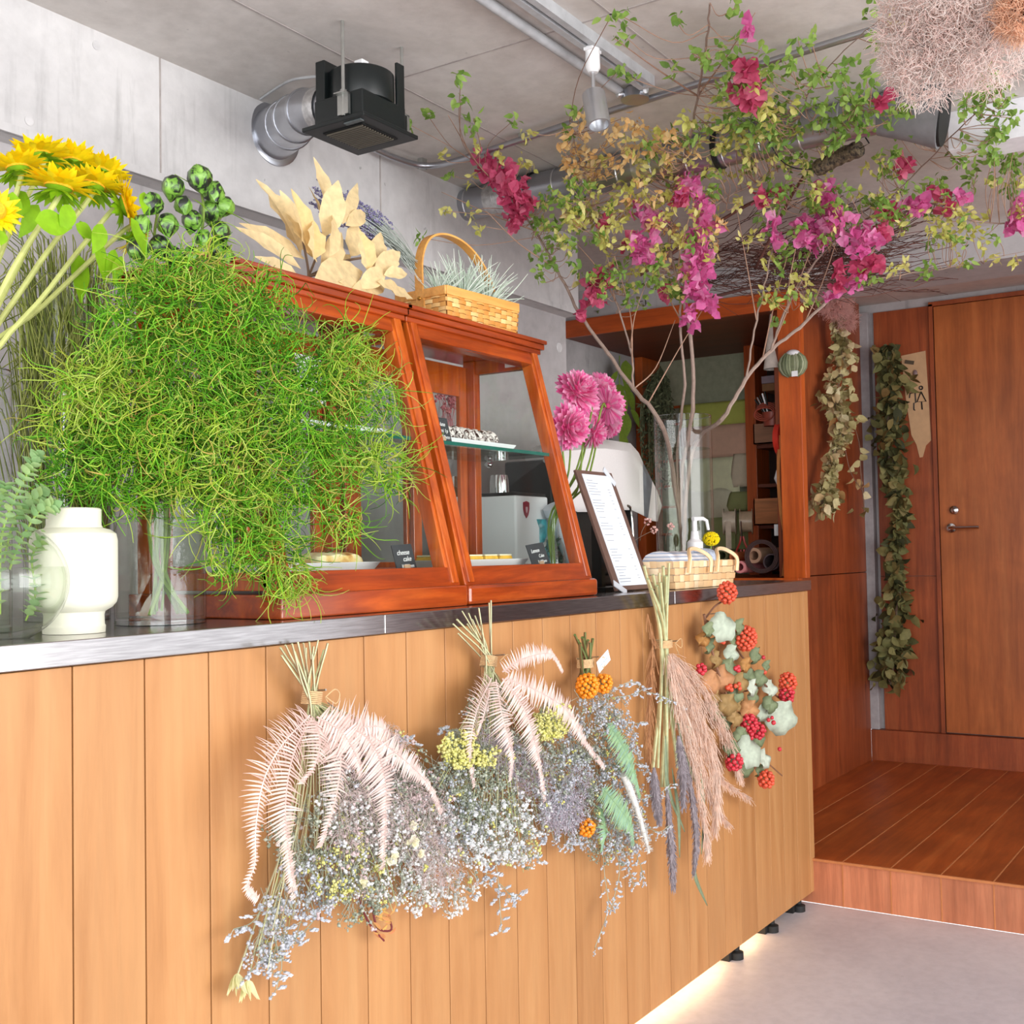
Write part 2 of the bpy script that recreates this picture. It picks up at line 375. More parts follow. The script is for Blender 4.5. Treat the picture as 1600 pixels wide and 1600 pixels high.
# door
door = thing('door_1', 'reddish plywood lavatory door with chrome lever handle', 'door', (5.95, 0.9, 0.30)); del door['category']; door['kind'] = 'structure'
b = MB(); b.box(5.925, 5.955, 0.425, 1.40, 0.306, 2.384); b.build('door_leaf', M_door, door, bevel=0.002)
M_chrome = plain('chrome', (205, 205, 205), 0.12, 1.0, 0.03)
hp = onx(1487, 825, 5.92); lp = onx(1491, 797, 5.92)
b = MB(); b.lathe([(0.0, 0.012), (0.022, 0.010), (0.025, 0.0)], hp, 20, (-1, 0, 0)); b.lathe([(0, 0.05), (0.009, 0.05), (0.009, 0.0)], hp, 12, (-1, 0, 0))
b.tube(bez([hp + V((-0.045, 0.004, 0)), hp + V((-0.05, -0.03, 0)), hp + V((-0.048, -0.135, 0.0))], 5), 0.008, 8); b.build('lever_handle', M_chrome, door)
b = MB(); b.lathe([(0.0, 0.014), (0.012, 0.014), (0.020, 0.008), (0.022, 0.0)], lp, 20, (-1, 0, 0)); b.build('lock', M_chrome, door)

# ---------------- the counter ----------------
ct = thing('service_counter', 'long service counter faced with vertical light brown boards', 'counter', (2.1, 1.7, 0.0))
b = MB(); x = 0.885 - 0.1207 * 5
while x < 3.93:
    b.box(x + 0.0012, min(x + 0.1195, 3.945), 1.38, 1.398, 0.04, 1.060); x += 0.1207
b.build('front_boards', M_front, ct, bevel=0.0012)
b = MB(); b.box(0.28, 3.94, 1.3985, 1.41, 0.045, 1.06); b.box(3.93, 3.945, 1.41, 1.98, 0.16, 1.06); b.box(0.28, 3.92, 1.96, 1.98, 0.04, 1.06); b.box(0.28, 0.3, 1.41, 1.96, 0.04, 1.06); b.build('carcass', M_panel, ct)
b = MB(); b.box(0.3, 3.88, 1.52, 1.94, 0.0, 0.06); b.build('plinth', M_dark, ct)
for (x, y) in ((1205, 1447), (1247, 1412), (1150, 1500)):
    p = ony(x, y, 1.40); b = MB(); b.box(p.x - 0.05, p.x + 0.03, 1.40, 1.46, 0.0, 0.05); b.lathe([(0.022, 0), (0.022, 0.02), (0.01, 0.025), (0.01, 0.06)], (p.x - 0.01, 1.395, 0.0), 14); b.build('levelling_foot', M_dark, ct)
k = NT('warm_strip_light'); k.b.inputs['Emission Color'].default_value = lin((255, 214, 160)); k.b.inputs['Emission Strength'].default_value = 14; k.b.inputs['Base Color'].default_value = (1, 0.9, 0.8, 1); M_led = k.m
b = MB(); b.box(1.3, 3.62, 1.425, 1.437, 0.042, 0.048); b.build('strip_light', M_led, ct)
k = NT('brushed_steel'); v = k.mapping((3, 60, 60)); n = k.noise(v, 6, 3)
k.l(k.ramp(n, [(0.3, lin((158, 154, 154))), (0.7, lin((186, 182, 182)))]), k.b.inputs['Base Color']); k.b.inputs['Metallic'].default_value = 1; k.b.inputs['Roughness'].default_value = 0.2; M_steel = k.m
b = MB(); b.box(0.26, 1.655, 1.37, 2.02, 1.062, 1.097); b.box(1.656, 2.87, 1.37, 2.02, 1.062, 1.097); b.box(2.871, 3.955, 1.37, 2.02, 1.062, 1.097)
tag(b.build('stainless_worktop', M_steel, bevel=0.0015), 'stainless steel worktop lying on the board-faced counter', 'worktop')

# ---------------- things under the ceiling ----------------
M_galv = plain('galvanised_sheet', (176, 178, 184), 0.28, 0.9, 0.06, scale=12)
M_foil = plain('foil_tape', (205, 205, 205), 0.3, 0.9, 0.25, scale=60)
M_black = plain('black_plastic', (18, 24, 24), 0.35, 0, 0.05)
M_black2 = plain('dark_grille', (8, 9, 9), 0.6, 0, 0.05)
M_zinc = plain('zinc_rod', (190, 192, 188), 0.3, 0.9, 0.1)
M_grey2 = plain('grey_enamel', (176, 178, 180), 0.45)
M_alu = plain('brushed_aluminium', (205, 207, 210), 0.3, 0.85, 0.04)
M_white = plain('white_plastic', (238, 238, 238), 0.35, 0, 0.02)
# fan box: corners of the square plate
fx0, fx1, fy0, fy1, fz = 2.005, 2.205, 1.70, 1.89, 2.20
fan = thing('ventilation_fan', 'black ventilation fan box with slotted square grille hung from threaded rods', 'fan', (2.1, 1.8, fz))
b = MB(); b.box(fx0, fx1, fy0, fy1, fz, fz + 0.010); b.build('grille_plate', M_black, fan, bevel=0.002)
b = MB(); b.box(fx0 + 0.035, fx1 - 0.035, fy0 + 0.035, fy1 - 0.035, fz - 0.002, fz + 0.0005); b.build('grille_recess', M_black2, fan)
k = NT('grille_slat'); k.b.inputs['Base Color'].default_value = lin((96, 90, 78)); k.b.inputs['Roughness'].default_value = 0.35; M_slat = k.m
b = MB()
for i in range(13): x = fx0 + 0.042 + i * 0.0092; b.box(x, x + 0.003, fy0 + 0.04, fy1 - 0.04, fz - 0.005, fz - 0.001)
b.build('slats', M_slat, fan)
b = MB(); b.box(fx0 + 0.012, fx0 + 0.024, fy0 + 0.02, fy0 + 0.07, fz - 0.003, fz); b.build('maker_plate', plain('dull_label', (90, 96, 96), 0.5), fan)
b = MB(); b.box(fx0 + 0.022, fx1 - 0.02, fy0 + 0.022, fy1 - 0.02, fz + 0.01, fz + 0.075); b.build('lower_box', M_black, fan, bevel=0.003)
b = MB(); b.lathe([(0.078, 0.075), (0.078, 0.145), (0.07, 0.15), (0.0, 0.15)], ((fx0 + fx1) / 2 + 0.006, (fy0 + fy1) / 2, fz), 32)
b.box(fx0 + 0.025, fx0 + 0.075, fy1 - 0.05, fy1 - 0.022, fz + 0.075, fz + 0.17); b.box(fx1 - 0.05, fx1 - 0.022, fy0 + 0.022, fy0 + 0.03, fz + 0.07, fz + 0.178)
b.lathe([(0.03, 0.15), (0.03, 0.158), (0.0, 0.158)], ((fx0 + fx1) / 2, (fy0 + fy1) / 2, fz), 18); b.build('motor_housing', M_black, fan, bevel=0.002)
b = MB(); b.box(2.09, 2.115, 1.775, 1.80, fz + 0.158, fz + 0.178); b.build('wire_connector', M_white, fan, bevel=0.002)
for (x, y) in ((fx0 + 0.014, 1.772), (fx1 + 0.004, fy0 + 0.05)):
    b = MB(); b.tube([(x, y, fz + 0.018), (x, y, 2.44)], 0.0042, 8); b.build('threaded_rod', M_zinc, fan)
    b = MB(); b.box(x - 0.003, x + 0.006, y - 0.016, y + 0.016, fz + 0.02, fz + 0.068); b.box(x - 0.016, x + 0.006, y - 0.016, y + 0.016, fz + 0.066, fz + 0.069)
    b.lathe([(0.008, 0.07), (0.008, 0.078), (0, 0.078)], (x, y, fz), 6); b.build('hanger_bracket', M_zinc, fan)
dct = thing('exhaust_duct', 'galvanised elbow duct joining the black fan to the concrete beam', 'duct', (2.28, 2.27, 2.36))
pts = bez([(2.10, 1.875, fz + 0.085), (2.12, 1.98, fz + 0.105), (2.19, 2.09, fz + 0.13), (2.262, 2.19, 2.355), (2.30, 2.285, 2.362)], 6)
b = MB(); b.tube(pts, [0.05 + 0.022 * (i / (len(pts) - 1)) ** 1.3 for i in range(len(pts))], 28); b.build('elbow_pipe', M_galv, dct)
b = MB(); b.lathe([(0.086, 0), (0.086, 0.006), (0.075, 0.010)], (2.298, 2.269, 2.362), 32, (-0.1, -1, 0)); b.build('wall_collar', M_galv, dct)
for i in (6, 11, 16):
    b = MB(); q = 0.051 + 0.022 * (i / (len(pts) - 1)) ** 1.3; b.lathe([(q, -0.005), (q + 0.003, 0), (q, 0.005)], pts[i], 28, pts[i + 1] - pts[i]); b.build('seam_ring', M_galv, dct)
b = MB(); b.tube(pts[1:4], 0.0545, 24, False); b.build('foil_wrap', M_foil, dct)
b = MB(); b.tube(bez([(2.06, 1.88, fz + 0.15), (2.1, 2.0, 2.385), (2.18, 2.13, 2.425), (2.23, 2.25, 2.435)], 6), 0.0035, 6)
tag(b.build('power_cable', M_grey2), 'thin grey cable running over the elbow duct to the beam', 'cable')
# long spiral duct
p0 = V((3.2, 2.27, 2.385)); p1 = V((3.2, 0.86, 2.385))
dct = thing('spiral_duct', 'long shiny spiral duct running under the ceiling above the branches', 'duct', tuple((p0 + p1) / 2))
b = MB(); b.tube([p0, p1], 0.052, 32); b.build('duct_pipe', M_galv, dct)
y = 2.25
while y > 0.9: b = MB(); b.lathe([(0.052, -0.003), (0.0545, 0), (0.052, 0.003)], (3.2, y, 2.385), 32, (0.05, -1, 0)); b.build('seam_ring', M_alu, dct); y -= 0.115
b = MB(); b.tube([(3.2, 1.62, 2.385), (3.2, 1.56, 2.385)], 0.0535, 28, False); b.build('foil_joint', M_foil, dct); b = MB(); b.tube([(3.2, 2.17, 2.385), (3.2, 2.10, 2.385)], 0.0535, 28, False); b.build('foil_joint', M_foil, dct)
b = MB(); b.tube([(3.2, 0.88, 2.385), (3.21, 0.8, 2.37), (3.22, 0.72, 2.35)], [0.056, 0.07, 0.085], 30, True); b.build('outlet_cowl', plain('dull_grey_cowl', (120, 120, 122), 0.6), dct)
b = MB(); b.tube([(3.22, 0.725, 2.351), (3.221, 0.715, 2.349)], 0.078, 24, True); b.build('outlet_mouth', M_black2, dct)
for y in (2.0, 1.35):
    b = MB(); b.lathe([(0.055, -0.008), (0.057, -0.008), (0.057, 0.008), (0.055, 0.008)], (3.2, y, 2.385), 24, (0, 1, 0)); b.tube([(3.2, y, 2.43), (3.2, y, 2.44)], 0.004, 6); b.build('hanger_strap', M_black, dct)
# conduit
cp = [onz(x, y, 2.415) for (x, y) in ((1400, 36), (1100, 128), (900, 190), (740, 243))]
pts = cp + bez([onz(740, 243, 2.415), onz(690, 257, 2.415), onz(655, 258, 2.415), onz(615, 246, 2.415), onz(585, 233, 2.42)], 6)[1:]
cn = thing('steel_conduit', 'thin steel conduit with a curved end crossing the ceiling', 'conduit', tuple(cp[1]))
b = MB(); b.tube(pts, 0.0095, 12); b.build('pipe', M_galv, cn)
for (x, y) in ((817, 219), (1178, 104), (660, 258)):
    p = onz(x, y, 2.42); b = MB(); b.box(p.x - 0.012, p.x + 0.012, p.y - 0.009, p.y + 0.009, 2.406, 2.44); b.build('pipe_clip', M_zinc, cn, bevel=0.001)
# track
p0 = onz(818, 0, 2.42); p1 = onz(1012, 130, 2.42)
yt = (p0.y + p1.y) / 2
tr = thing('lighting_track', 'pale lighting track with a dark slot running under the ceiling', 'track', (p1.x, yt, 2.44))
b = MB(); b.box(0.6, p1.x, yt - 0.022, yt - 0.005, 2.412, 2.44); b.box(0.6, p1.x, yt + 0.005, yt + 0.022, 2.412, 2.44); b.box(0.6, p1.x, yt - 0.005, yt + 0.005, 2.43, 2.44); b.box(p1.x, p1.x + 0.012, yt - 0.022, yt + 0.022, 2.412, 2.44); b.build('track_rail', M_grey2, tr)
b = MB(); b.box(0.6, p1.x, yt - 0.005, yt + 0.005, 2.428, 2.43); b.build('slot', M_black2, tr)
q0 = onz(765, 0, 2.42); q1 = onz(960, 148, 2.42); yq = (q0.y + q1.y) / 2
cn = thing('ceiling_pipe', 'grey pipe beside the lighting track ending in a round junction box', 'pipe', (q1.x, yq, 2.44))
b = MB(); b.tube([(0.6, yq, 2.425), (q1.x, yq, 2.425)], 0.0125, 12); b.build('pipe', M_grey2, cn)
b = MB(); b.lathe([(0.02, 0.0), (0.036, -0.012), (0.038, -0.035), (0.0, -0.036)], (q1.x + 0.03, yq - 0.03, 2.44), 24); b.build('junction_box', M_galv, cn)
for a in (0.4, 2.5, 4.2):
    b = MB(); b.lathe([(0.009, 0), (0.009, 0.016), (0.0, 0.018)], (q1.x + 0.03 + 0.037 * cos(a), yq - 0.03 + 0.037 * sin(a), 2.418), 10, (cos(a), sin(a), -0.3)); b.build('gland', M_alu, cn)
# spotlight on the track
sx = onz(927, 75, 2.415).x
sp = thing('spotlight', 'aluminium cylinder spotlight hanging from the lighting track', 'spotlight', (sx, yt, 2.41))
b = MB(); b.lathe([(0.0, 0.03), (0.017, 0.028), (0.018, -0.035), (0.012, -0.045), (0.0, -0.045)], (sx, yt, 2.40), 18); b.box(sx - 0.022, sx + 0.022, yt - 0.012, yt + 0.012, 2.405, 2.414); b.build('adapter', M_white, sp)
b = MB(); b.tube([(sx, yt, 2.36), (sx, yt, 2.30)], 0.005, 8); b.build('stem', M_alu, sp)
h0 = V((sx, yt, 2.305)); hd = (atd(938, 172, 2.78) - atd(930, 128, 2.80)).normalized()
b = MB(); b.lathe([(0.0, 0.0), (0.027, 0.001), (0.028, 0.003), (0.028, 0.088), (0.024, 0.088), (0.024, 0.07), (0.0, 0.07)], h0, 28, hd); b.build('lamp_head', M_alu, sp)

# ---------------- shelf unit at the end of the counter ----------------
M_cab = wood('orange_stained_wood', (158, 66, 20), (186, 84, 28), (206, 104, 42), 'z', 0.35, 0.8, None, 0.1, 0.1)
M_cabx = wood('orange_stained_wood_flat', (158, 66, 22), (186, 82, 30), (200, 98, 42), 'y', 0.35, 0.8)
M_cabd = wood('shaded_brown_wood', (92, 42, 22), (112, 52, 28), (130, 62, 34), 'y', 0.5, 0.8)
su = thing('shelf_unit', 'orange-brown wooden shelving unit with deep hood beyond the end of the counter', 'shelving', (5.2, 2.2, 0.0))  # unit coordinates below are an earlier, nearer layout scaled up about the camera
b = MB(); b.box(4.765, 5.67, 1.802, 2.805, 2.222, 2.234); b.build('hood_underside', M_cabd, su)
b = MB(); b.box(4.75, 4.768, 1.666, 2.807, 2.222, 2.303); b.build('hood_fascia', M_cabx, su, bevel=0.0015)
b = MB(); b.box(4.75, 4.80, 1.666, 1.763, 1.085, 2.222); b.build('front_post', M_cab, su, bevel=0.0015)
b = MB(); b.box(5.455, 5.66, 2.76, 2.805, 0.9, 2.222); b.build('rear_post', M_cab, su, bevel=0.0015)
b = MB(); b.box(5.49, 5.66, 2.16, 2.215, 0.9, 2.222); b.build('middle_post', M_cab, su, bevel=0.0015)
M_sage = plain('sage_green_board', (164, 168, 140), 0.8)
b = MB(); b.box(5.67, 5.69, 1.80, 2.805, 0.9, 2.222); b.build('back_panel', M_sage, su)
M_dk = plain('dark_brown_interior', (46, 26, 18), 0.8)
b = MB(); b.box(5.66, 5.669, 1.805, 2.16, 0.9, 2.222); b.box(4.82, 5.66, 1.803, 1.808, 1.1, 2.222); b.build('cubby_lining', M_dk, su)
for z in (1.122, 1.31, 1.514, 1.707, 1.912):
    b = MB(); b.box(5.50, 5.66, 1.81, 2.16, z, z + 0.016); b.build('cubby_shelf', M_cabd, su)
b = MB(); b.box(4.76, 5.66, 1.80, 2.805, 1.05, 1.085); b.box(4.76, 4.78, 1.80, 2.805, 0.0, 1.05); b.box(4.75, 4.80, 1.70, 1.80, 0.16, 1.085); b.build('low_cabinet', M_cab, su, bevel=0.001)
for z in (1.966, 1.876, 1.683, 1.55, 1.441, 1.297, 1.188):
    b = MB(); b.tube([(5.62, 2.21, z), (5.62, 2.765, z)], 0.007, 8); b.build('paper_rail', M_cab, su)
def sheet(y0, y1, z0, z1, col, lab, x=5.60, skew=0.0):
    b = MB(); n = 8; vs = []; fs = []
    for j in range(n + 1):
        for i in range(n + 1):
            y = y0 + (y1 - y0) * i / n; z = z1 + (z0 - z1) * j / n
            vs.append((x - 0.012 * sin(3.0 * j / n) - 0.004 * sin(i * 1.3), y + skew * j / n, z))
    for j in range(n):
        for i in range(n): a = j * (n + 1) + i; fs.append((a, a + 1, a + n + 2, a + n + 1))
    b.add(vs, fs); o = b.build('wrapping_paper', plain('paper_' + lab.split()[0] + str(int(z0 * 100)), col, 0.85, 0, 0.05), solid=0.0006)
    tag(o, lab, 'wrapping paper', None); return o
sheet(2.22, 2.62, 1.846, 1.97, (186, 192, 92), 'olive-green sheet of wrapping paper on the highest loaded rail')
sheet(2.22, 2.61, 1.683, 1.850, (216, 176, 150), 'salmon-beige sheet of wrapping paper under the olive one', 5.594)
sheet(2.29, 2.61, 1.478, 1.683, (224, 226, 186), 'pale cream-green sheet of wrapping paper below the salmon one', 5.588)
sheet(2.22, 2.32, 1.526, 1.695, (206, 194, 168), 'beige folded edge of wrapping paper by the middle post', 5.580, 0.018)
sheet(2.33, 2.62, 1.357, 1.526, (206, 204, 176), 'greyish cream sheet of wrapping paper behind the glass vase', 5.582)
sheet(2.22, 2.34, 1.405, 1.502, (138, 144, 92), 'dark olive scrap of wrapping paper by the middle post', 5.574, 0.024)
sheet(2.29, 2.66, 1.128, 1.375, (160, 172, 116), 'moss-green sheet of wrapping paper on the lower rails', 5.567, 0.0)
sheet(2.22, 2.30, 1.15, 1.393, (128, 140, 92), 'darker green strip of wrapping paper by the middle post', 5.557, 0.012)
def wbox(x0, x1, y0, y1, z0, z1, col, lab):
    t = thing('storage_box', lab, 'box', ((x0 + x1) / 2, (y0 + y1) / 2, z0))
    m = wood('boxwood_%d' % int(z0 * 100), tuple(int(q * 0.85) for q in col), col, tuple(min(255, int(q * 1.08)) for q in col), 'y', 0.6)
    w_ = 0.006
    b = MB(); b.box(x0, x1, y0, y1, z0, z0 + w_); b.box(x0, x0 + w_, y0, y1, z0, z1); b.box(x1 - w_, x1, y0, y1, z0, z1); b.box(x0, x1, y0, y0 + w_, z0, z1); b.box(x0, x1, y1 - w_, y1, z0, z1); b.build('box_body', m, t)
wbox(5.44, 5.60, 2.00, 2.155, 1.7235, 1.822, (180, 130, 100), 'open cardboard box on the shelf below the brush pot')
wbox(5.42, 5.62, 1.88, 2.155, 1.3265, 1.455, (214, 138, 88), 'light wooden box on the second lowest cubby shelf')

# ---------------- display cases ----------------
M_case = wood('glossy_mahogany', (112, 38, 10), (158, 62, 16), (196, 90, 28), 'x', 0.22, 1.1, None, 0.1, 0.25, 0.6)
M_casez = wood('glossy_mahogany_upright', (134, 50, 12), (176, 76, 20), (212, 110, 36), 'z', 0.22, 1.1, None, 0.1, 0.15, 0.6)
M_pane = pane('case_glass', refl=0.28)
M_shelf = pane('green_edged_shelf_glass', (0.88, 0.95, 0.92), 1.0)
M_edge = plain('green_glass_edge', (30, 96, 84), 0.15)
M_slate = plain('chalkboard', (52, 56, 60), 0.6)
M_chalk = plain('chalk_marker', (240, 240, 240), 0.7)
M_porc = plain('white_porcelain', (240, 242, 244), 0.15, 0, 0.01)
CY0, CY1 = 1.430, 1.81
def fr(t, off=0.0):                       # point on the sloping front: t = 0 bottom .. 1 top
    return (1.447 + 0.150 * t + off, 1.140 + 0.585 * t)
def case(x0, x1, label, bull):
    t = thing('display_case', label, 'display case', ((x0 + x1) / 2, 1.62, 1.097))
    b = MB(); b.box(x0, x1, CY0, CY1 + 0.02, 1.0975, 1.140); b.build('base', M_case, t, bevel=0.008 if bull else 0.003)
    b = MB(); b.box(x0 + 0.02, x1 - 0.02, 1.475, CY1 - 0.03, 1.160, 1.172); b.build('case_floor', M_case, t)
    b = MB(); b.box(x0 - 0.008, x1 + 0.006, 1.578, CY1 + 0.035, 1.728, 1.742); b.box(x0 - 0.002, x1, 1.586, CY1 + 0.028, 1.716, 1.728)
    b.box(x0 - 0.012, x1 + 0.01, 1.572, CY1 + 0.04, 1.742, 1.752); b.build('cornice', M_case, t, bevel=0.002)
    s = V((0, 0.150, 0.585)).normalized(); nn = V((0, -s.z, s.y)); X = V((1, 0, 0))
    def onf(x, q, o=0.0): y, z = fr(q); return V((x, y, z)) + nn * o
    for (xa, xb) in ((x0 + 0.006, x0 + 0.046), (x1 - 0.046, x1 - 0.006)):
        b = MB()
        b.obox((onf(xa, 0) + onf(xb, 1)) / 2 - nn * 0.013, X, nn, s, (xb - xa) / 2, 0.016, 0.302)
        b.obox((onf(xa, 0) + onf(xb, 1)) / 2 + nn * 0.004, X, nn, s, 0.011, 0.004, 0.298)
        b.build('front_stile', M_casez, t, bevel=0.002)
    b = MB(); b.obox((onf(x0, 0.0) + onf(x1, 0.06)) / 2 - nn * 0.012, X, nn, s, (x1 - x0) / 2 - 0.007, 0.015, 0.022)
    b.build('bottom_rail', M_case, t, bevel=0.002); b = MB()
    b.obox((onf(x0, 0.94) + onf(x1, 0.985)) / 2 - nn * 0.012, X, nn, s, (x1 - x0) / 2 - 0.007, 0.015, 0.018); b.build('top_rail', M_case, t, bevel=0.002)
    b = MB(); b.obox((onf(x0, 0.03) + onf(x1, 0.95)) / 2 - nn * 0.008, X, nn, s, (x1 - x0) / 2 - 0.044, 0.0015, 0.275); b.build('front_glass', M_pane, t)
    for xs, d in ((x0 + 0.006, 1), (x1 - 0.006, -1)):
        b = MB(); b.box(min(xs, xs + d * 0.028), max(xs, xs + d * 0.028), CY1 - 0.035, CY1, 1.140, 1.716)
        b.box(min(xs, xs + d * 0.022), max(xs, xs + d * 0.022), 1.47, CY1 - 0.035, 1.146, 1.178)
        b.box(min(xs, xs + d * 0.022), max(xs, xs + d * 0.022), 1.60, CY1 - 0.035, 1.680, 1.716); b.build('side_frame', M_casez, t, bevel=0.0015)
        xg = xs + d * 0.01; b = MB()
        ya, za = fr(0.05, 0.008); yb, zb = fr(0.92, 0.008); q = 0.0012
        P = [(ya, za), (CY1 - 0.03, za), (CY1 - 0.03, zb), (yb, zb)]
        b.add([(xg - q, *p) for p in P] + [(xg + q, *p) for p in P], [(0, 1, 2, 3), (7, 6, 5, 4), (0, 4, 5, 1), (1, 5, 6, 2), (2, 6, 7, 3), (3, 7, 4, 0)], True); b.build('side_glass', M_pane, t)
    xm = (x0 + x1) / 2
    for (xa, xb, y) in ((x0 + 0.036, xm + 0.02, CY1 - 0.028), (xm - 0.02, x1 - 0.036, CY1 - 0.012)):
        b = MB(); b.box(xa, xa + 0.032, y, y + 0.012, 1.150, 1.70); b.box(xb - 0.032, xb, y, y + 0.012, 1.150, 1.70); b.box(xa + 0.032, xb - 0.032, y, y + 0.012, 1.150, 1.19); b.box(xa + 0.032, xb - 0.032, y, y + 0.012, 1.62, 1.70)
        d = b.build('sliding_door', M_casez, t, bevel=0.0012)
        b = MB(); b.box(xa + 0.03, xb - 0.03, y + 0.005, y + 0.007, 1.185, 1.625); b.build('door_glass', M_pane, d)
    y0 = fr(0.535, 0.012)[0]
    b = MB(); b.box(x0 + 0.03, x1 - 0.03, y0, CY1 - 0.04, 1.448, 1.456); sh = b.build('glass_shelf', M_shelf, t)
    b = MB(); b.box(x0 + 0.03, x1 - 0.03, y0 - 0.0012, y0, 1.448, 1.456); b.build('shelf_edge', M_edge, sh)
    for (x, y) in ((x0 + 0.026, y0 + 0.02), (x1 - 0.026, y0 + 0.02), (x0 + 0.026, CY1 - 0.07), (x1 - 0.026, CY1 - 0.07)):
        b = MB(); b.lathe([(0, 0.016), (0.006, 0.016), (0.006, 0.005), (0.009, 0.005), (0.009, 0)], (x - 0.008 if x < xm else x + 0.008, y, 1.440), 12, (1 if x < xm else -1, 0, 0)); b.build('shelf_peg', M_chrome, t)
    p = V((x1 - 0.10, CY1 - 0.03, 1.69))
    b = MB(); b.box(x1 - 0.035, x1 - 0.031, 1.645, 1.675, 1.688, 1.703); b.build('small_label', M_white, t)
    return t
case(1.455, 2.0, 'red-brown wooden display case with sloped glass front, half hidden by curly green foliage', False)
case(2.006, 2.56, 'red-brown wooden display case with sloped glass front under the woven basket', True)
def plate(x0, x1, y0, y1, z, lab, name='serving_plate'):
    w_ = 0.012; h = 0.02; b = MB()
    A = [(x0 + w_, y0 + w_, z), (x1 - w_, y0 + w_, z), (x1 - w_, y1 - w_, z), (x0 + w_, y1 - w_, z)]
    B = [(x0, y0, z + h), (x1, y0, z + h), (x1, y1, z + h), (x0, y1, z + h)]
    w_ += 0.003
    B2 = [(x0 + 0.004, y0 + 0.004, z + h), (x1 - 0.004, y0 + 0.004, z + h), (x1 - 0.004, y1 - 0.004, z + h), (x0 + 0.004, y1 - 0.004, z + h)]
    A2 = [(x0 + w_, y0 + w_, z + 0.003), (x1 - w_, y0 + w_, z + 0.003), (x1 - w_, y1 - w_, z + 0.003), (x0 + w_, y1 - w_, z + 0.003)]
    fs = [(0, 3, 2, 1)]
    for i in range(4): j = (i + 1) % 4; fs += [(i, j, 4 + j, 4 + i), (4 + i, 4 + j, 8 + j, 8 + i), (8 + i, 8 + j, 12 + j, 12 + i)]
    fs.append((12, 13, 14, 15)); b.add(A + B + B2 + A2, fs, True)
    return tag(b.build(name, M_porc, bevel=0.0015), lab, 'plate')
def signcard(cx, y, z, wd, ht, lines, lab, lean=0.25, cut=False, rot=0.0, holder=True):
    t = thing('price_sign', lab, 'sign', (cx, y, z))
    ey = V((sin(rot), sin(lean), cos(lean))).normalized(); ex = V((1, 0, 0)); ex = (ex - ey * ex.dot(ey)).normalized(); ez = ex.cross(ey)
    o = V((cx, y, z + 0.002)); b = MB(); b.obox(o + ey * ht / 2, ex, ey, ez, wd / 2, ht / 2, 0.001); b.build('slate', M_slate, t)
    for (dx, dy, sz, body) in lines: text(body, sz, o + ex * dx + ey * dy + ez * 0.0012, ex, ey, M_chalk, 'lettering', t, 0.0003, 0.25)
    if holder: b = MB(); b.obox(o + ey * 0.005 + ez * 0.002, ex, ey, ez, 0.010, 0.005, 0.002); b.build('card_stand', plain('card_stand_tan', (190, 160, 130), 0.6), t)
    return t, o, ex, ey, ez
# --- case one contents
plate(1.60, 1.955, 1.60, 1.75, 1.4565, 'white rectangular plate on the glass shelf behind the curly foliage')
plate(1.49, 1.70, 1.53, 1.67, 1.1725, 'white plate at the left of the lower level, behind the foliage')
plate(1.72, 1.90, 1.58, 1.70, 1.1725, 'white plate carrying the browned cheesecake')
M_cake = NT('baked_cheesecake'); n_ = M_cake.noise(M_cake.mapping(), 26, 4); M_cake.l(M_cake.ramp(n_, [(0.40, lin((250, 240, 196))), (0.55, lin((240, 206, 130))), (0.68, lin((196, 126, 54)))]), M_cake.b.inputs['Base Color']); M_cake.b.inputs['Roughness'].default_value = 0.5; M_cake = M_cake.m
ck = thing('cheesecake', 'browned cheesecake loaf with rosemary on a white plate', 'cake', (1.81, 1.64, 1.15))
b = MB(); nx = 14; ny = 8; vs = []; fs = []
for j in range(ny + 1):
    for i in range(nx + 1):
        u = i / nx * 2 - 1; v_ = j / ny * 2 - 1; e = (1 - abs(u) ** 6) * (1 - abs(v_) ** 4)
        vs.append((1.805 + 0.075 * u, 1.64 + 0.045 * v_, 1.176 + 0.036 * max(0, e) ** 0.35 + 0.002 * sin(9 * u + 5 * v_)))
for j in range(ny):
    for i in range(nx): a = j * (nx + 1) + i; fs.append((a, a + 1, a + nx + 2, a + nx + 1))
b.add(vs, fs); b.build('cake_body', M_cake, ck)
M_rose = leafy('rosemary', [(70, 84, 58), (104, 116, 84)], 0.6, 0.1)
g = random.Random(11); b = MB()
for i in range(60): p = V((g.uniform(1.76, 1.86), g.uniform(1.61, 1.66), 1.2125)); b.leaf(p, V((g.uniform(-1, 1), g.uniform(-1, 1), g.uniform(0.1, 0.8))), (0, 0, 1), 0.012, 0.0015, 0, 0, 2)
b.build('rosemary_sprig', M_rose, ck)
signcard(1.905, 1.515, 1.1725, 0.066, 0.054, [(-0.022, 0.032, 0.015, 'cheese'), (-0.006, 0.018, 0.015, 'cake'), (-0.016, 0.004, 0.011, '\u00a5 500yen')], 'small black sign reading cheese cake beside the loaf on the plate', 0.25, rot=-0.05)
b = MB(); b.obox((1.865, 1.74, 1.585), (1, 0.1, 0), (0, 0.15, 1), (0.1, -1, 0.15), 0.045, 0.055, 0.0006); tag(b.build('paper_card', plain('card_white', (222, 220, 222), 0.7)), 'blank white card standing on the upper shelf of the left display case', 'card')
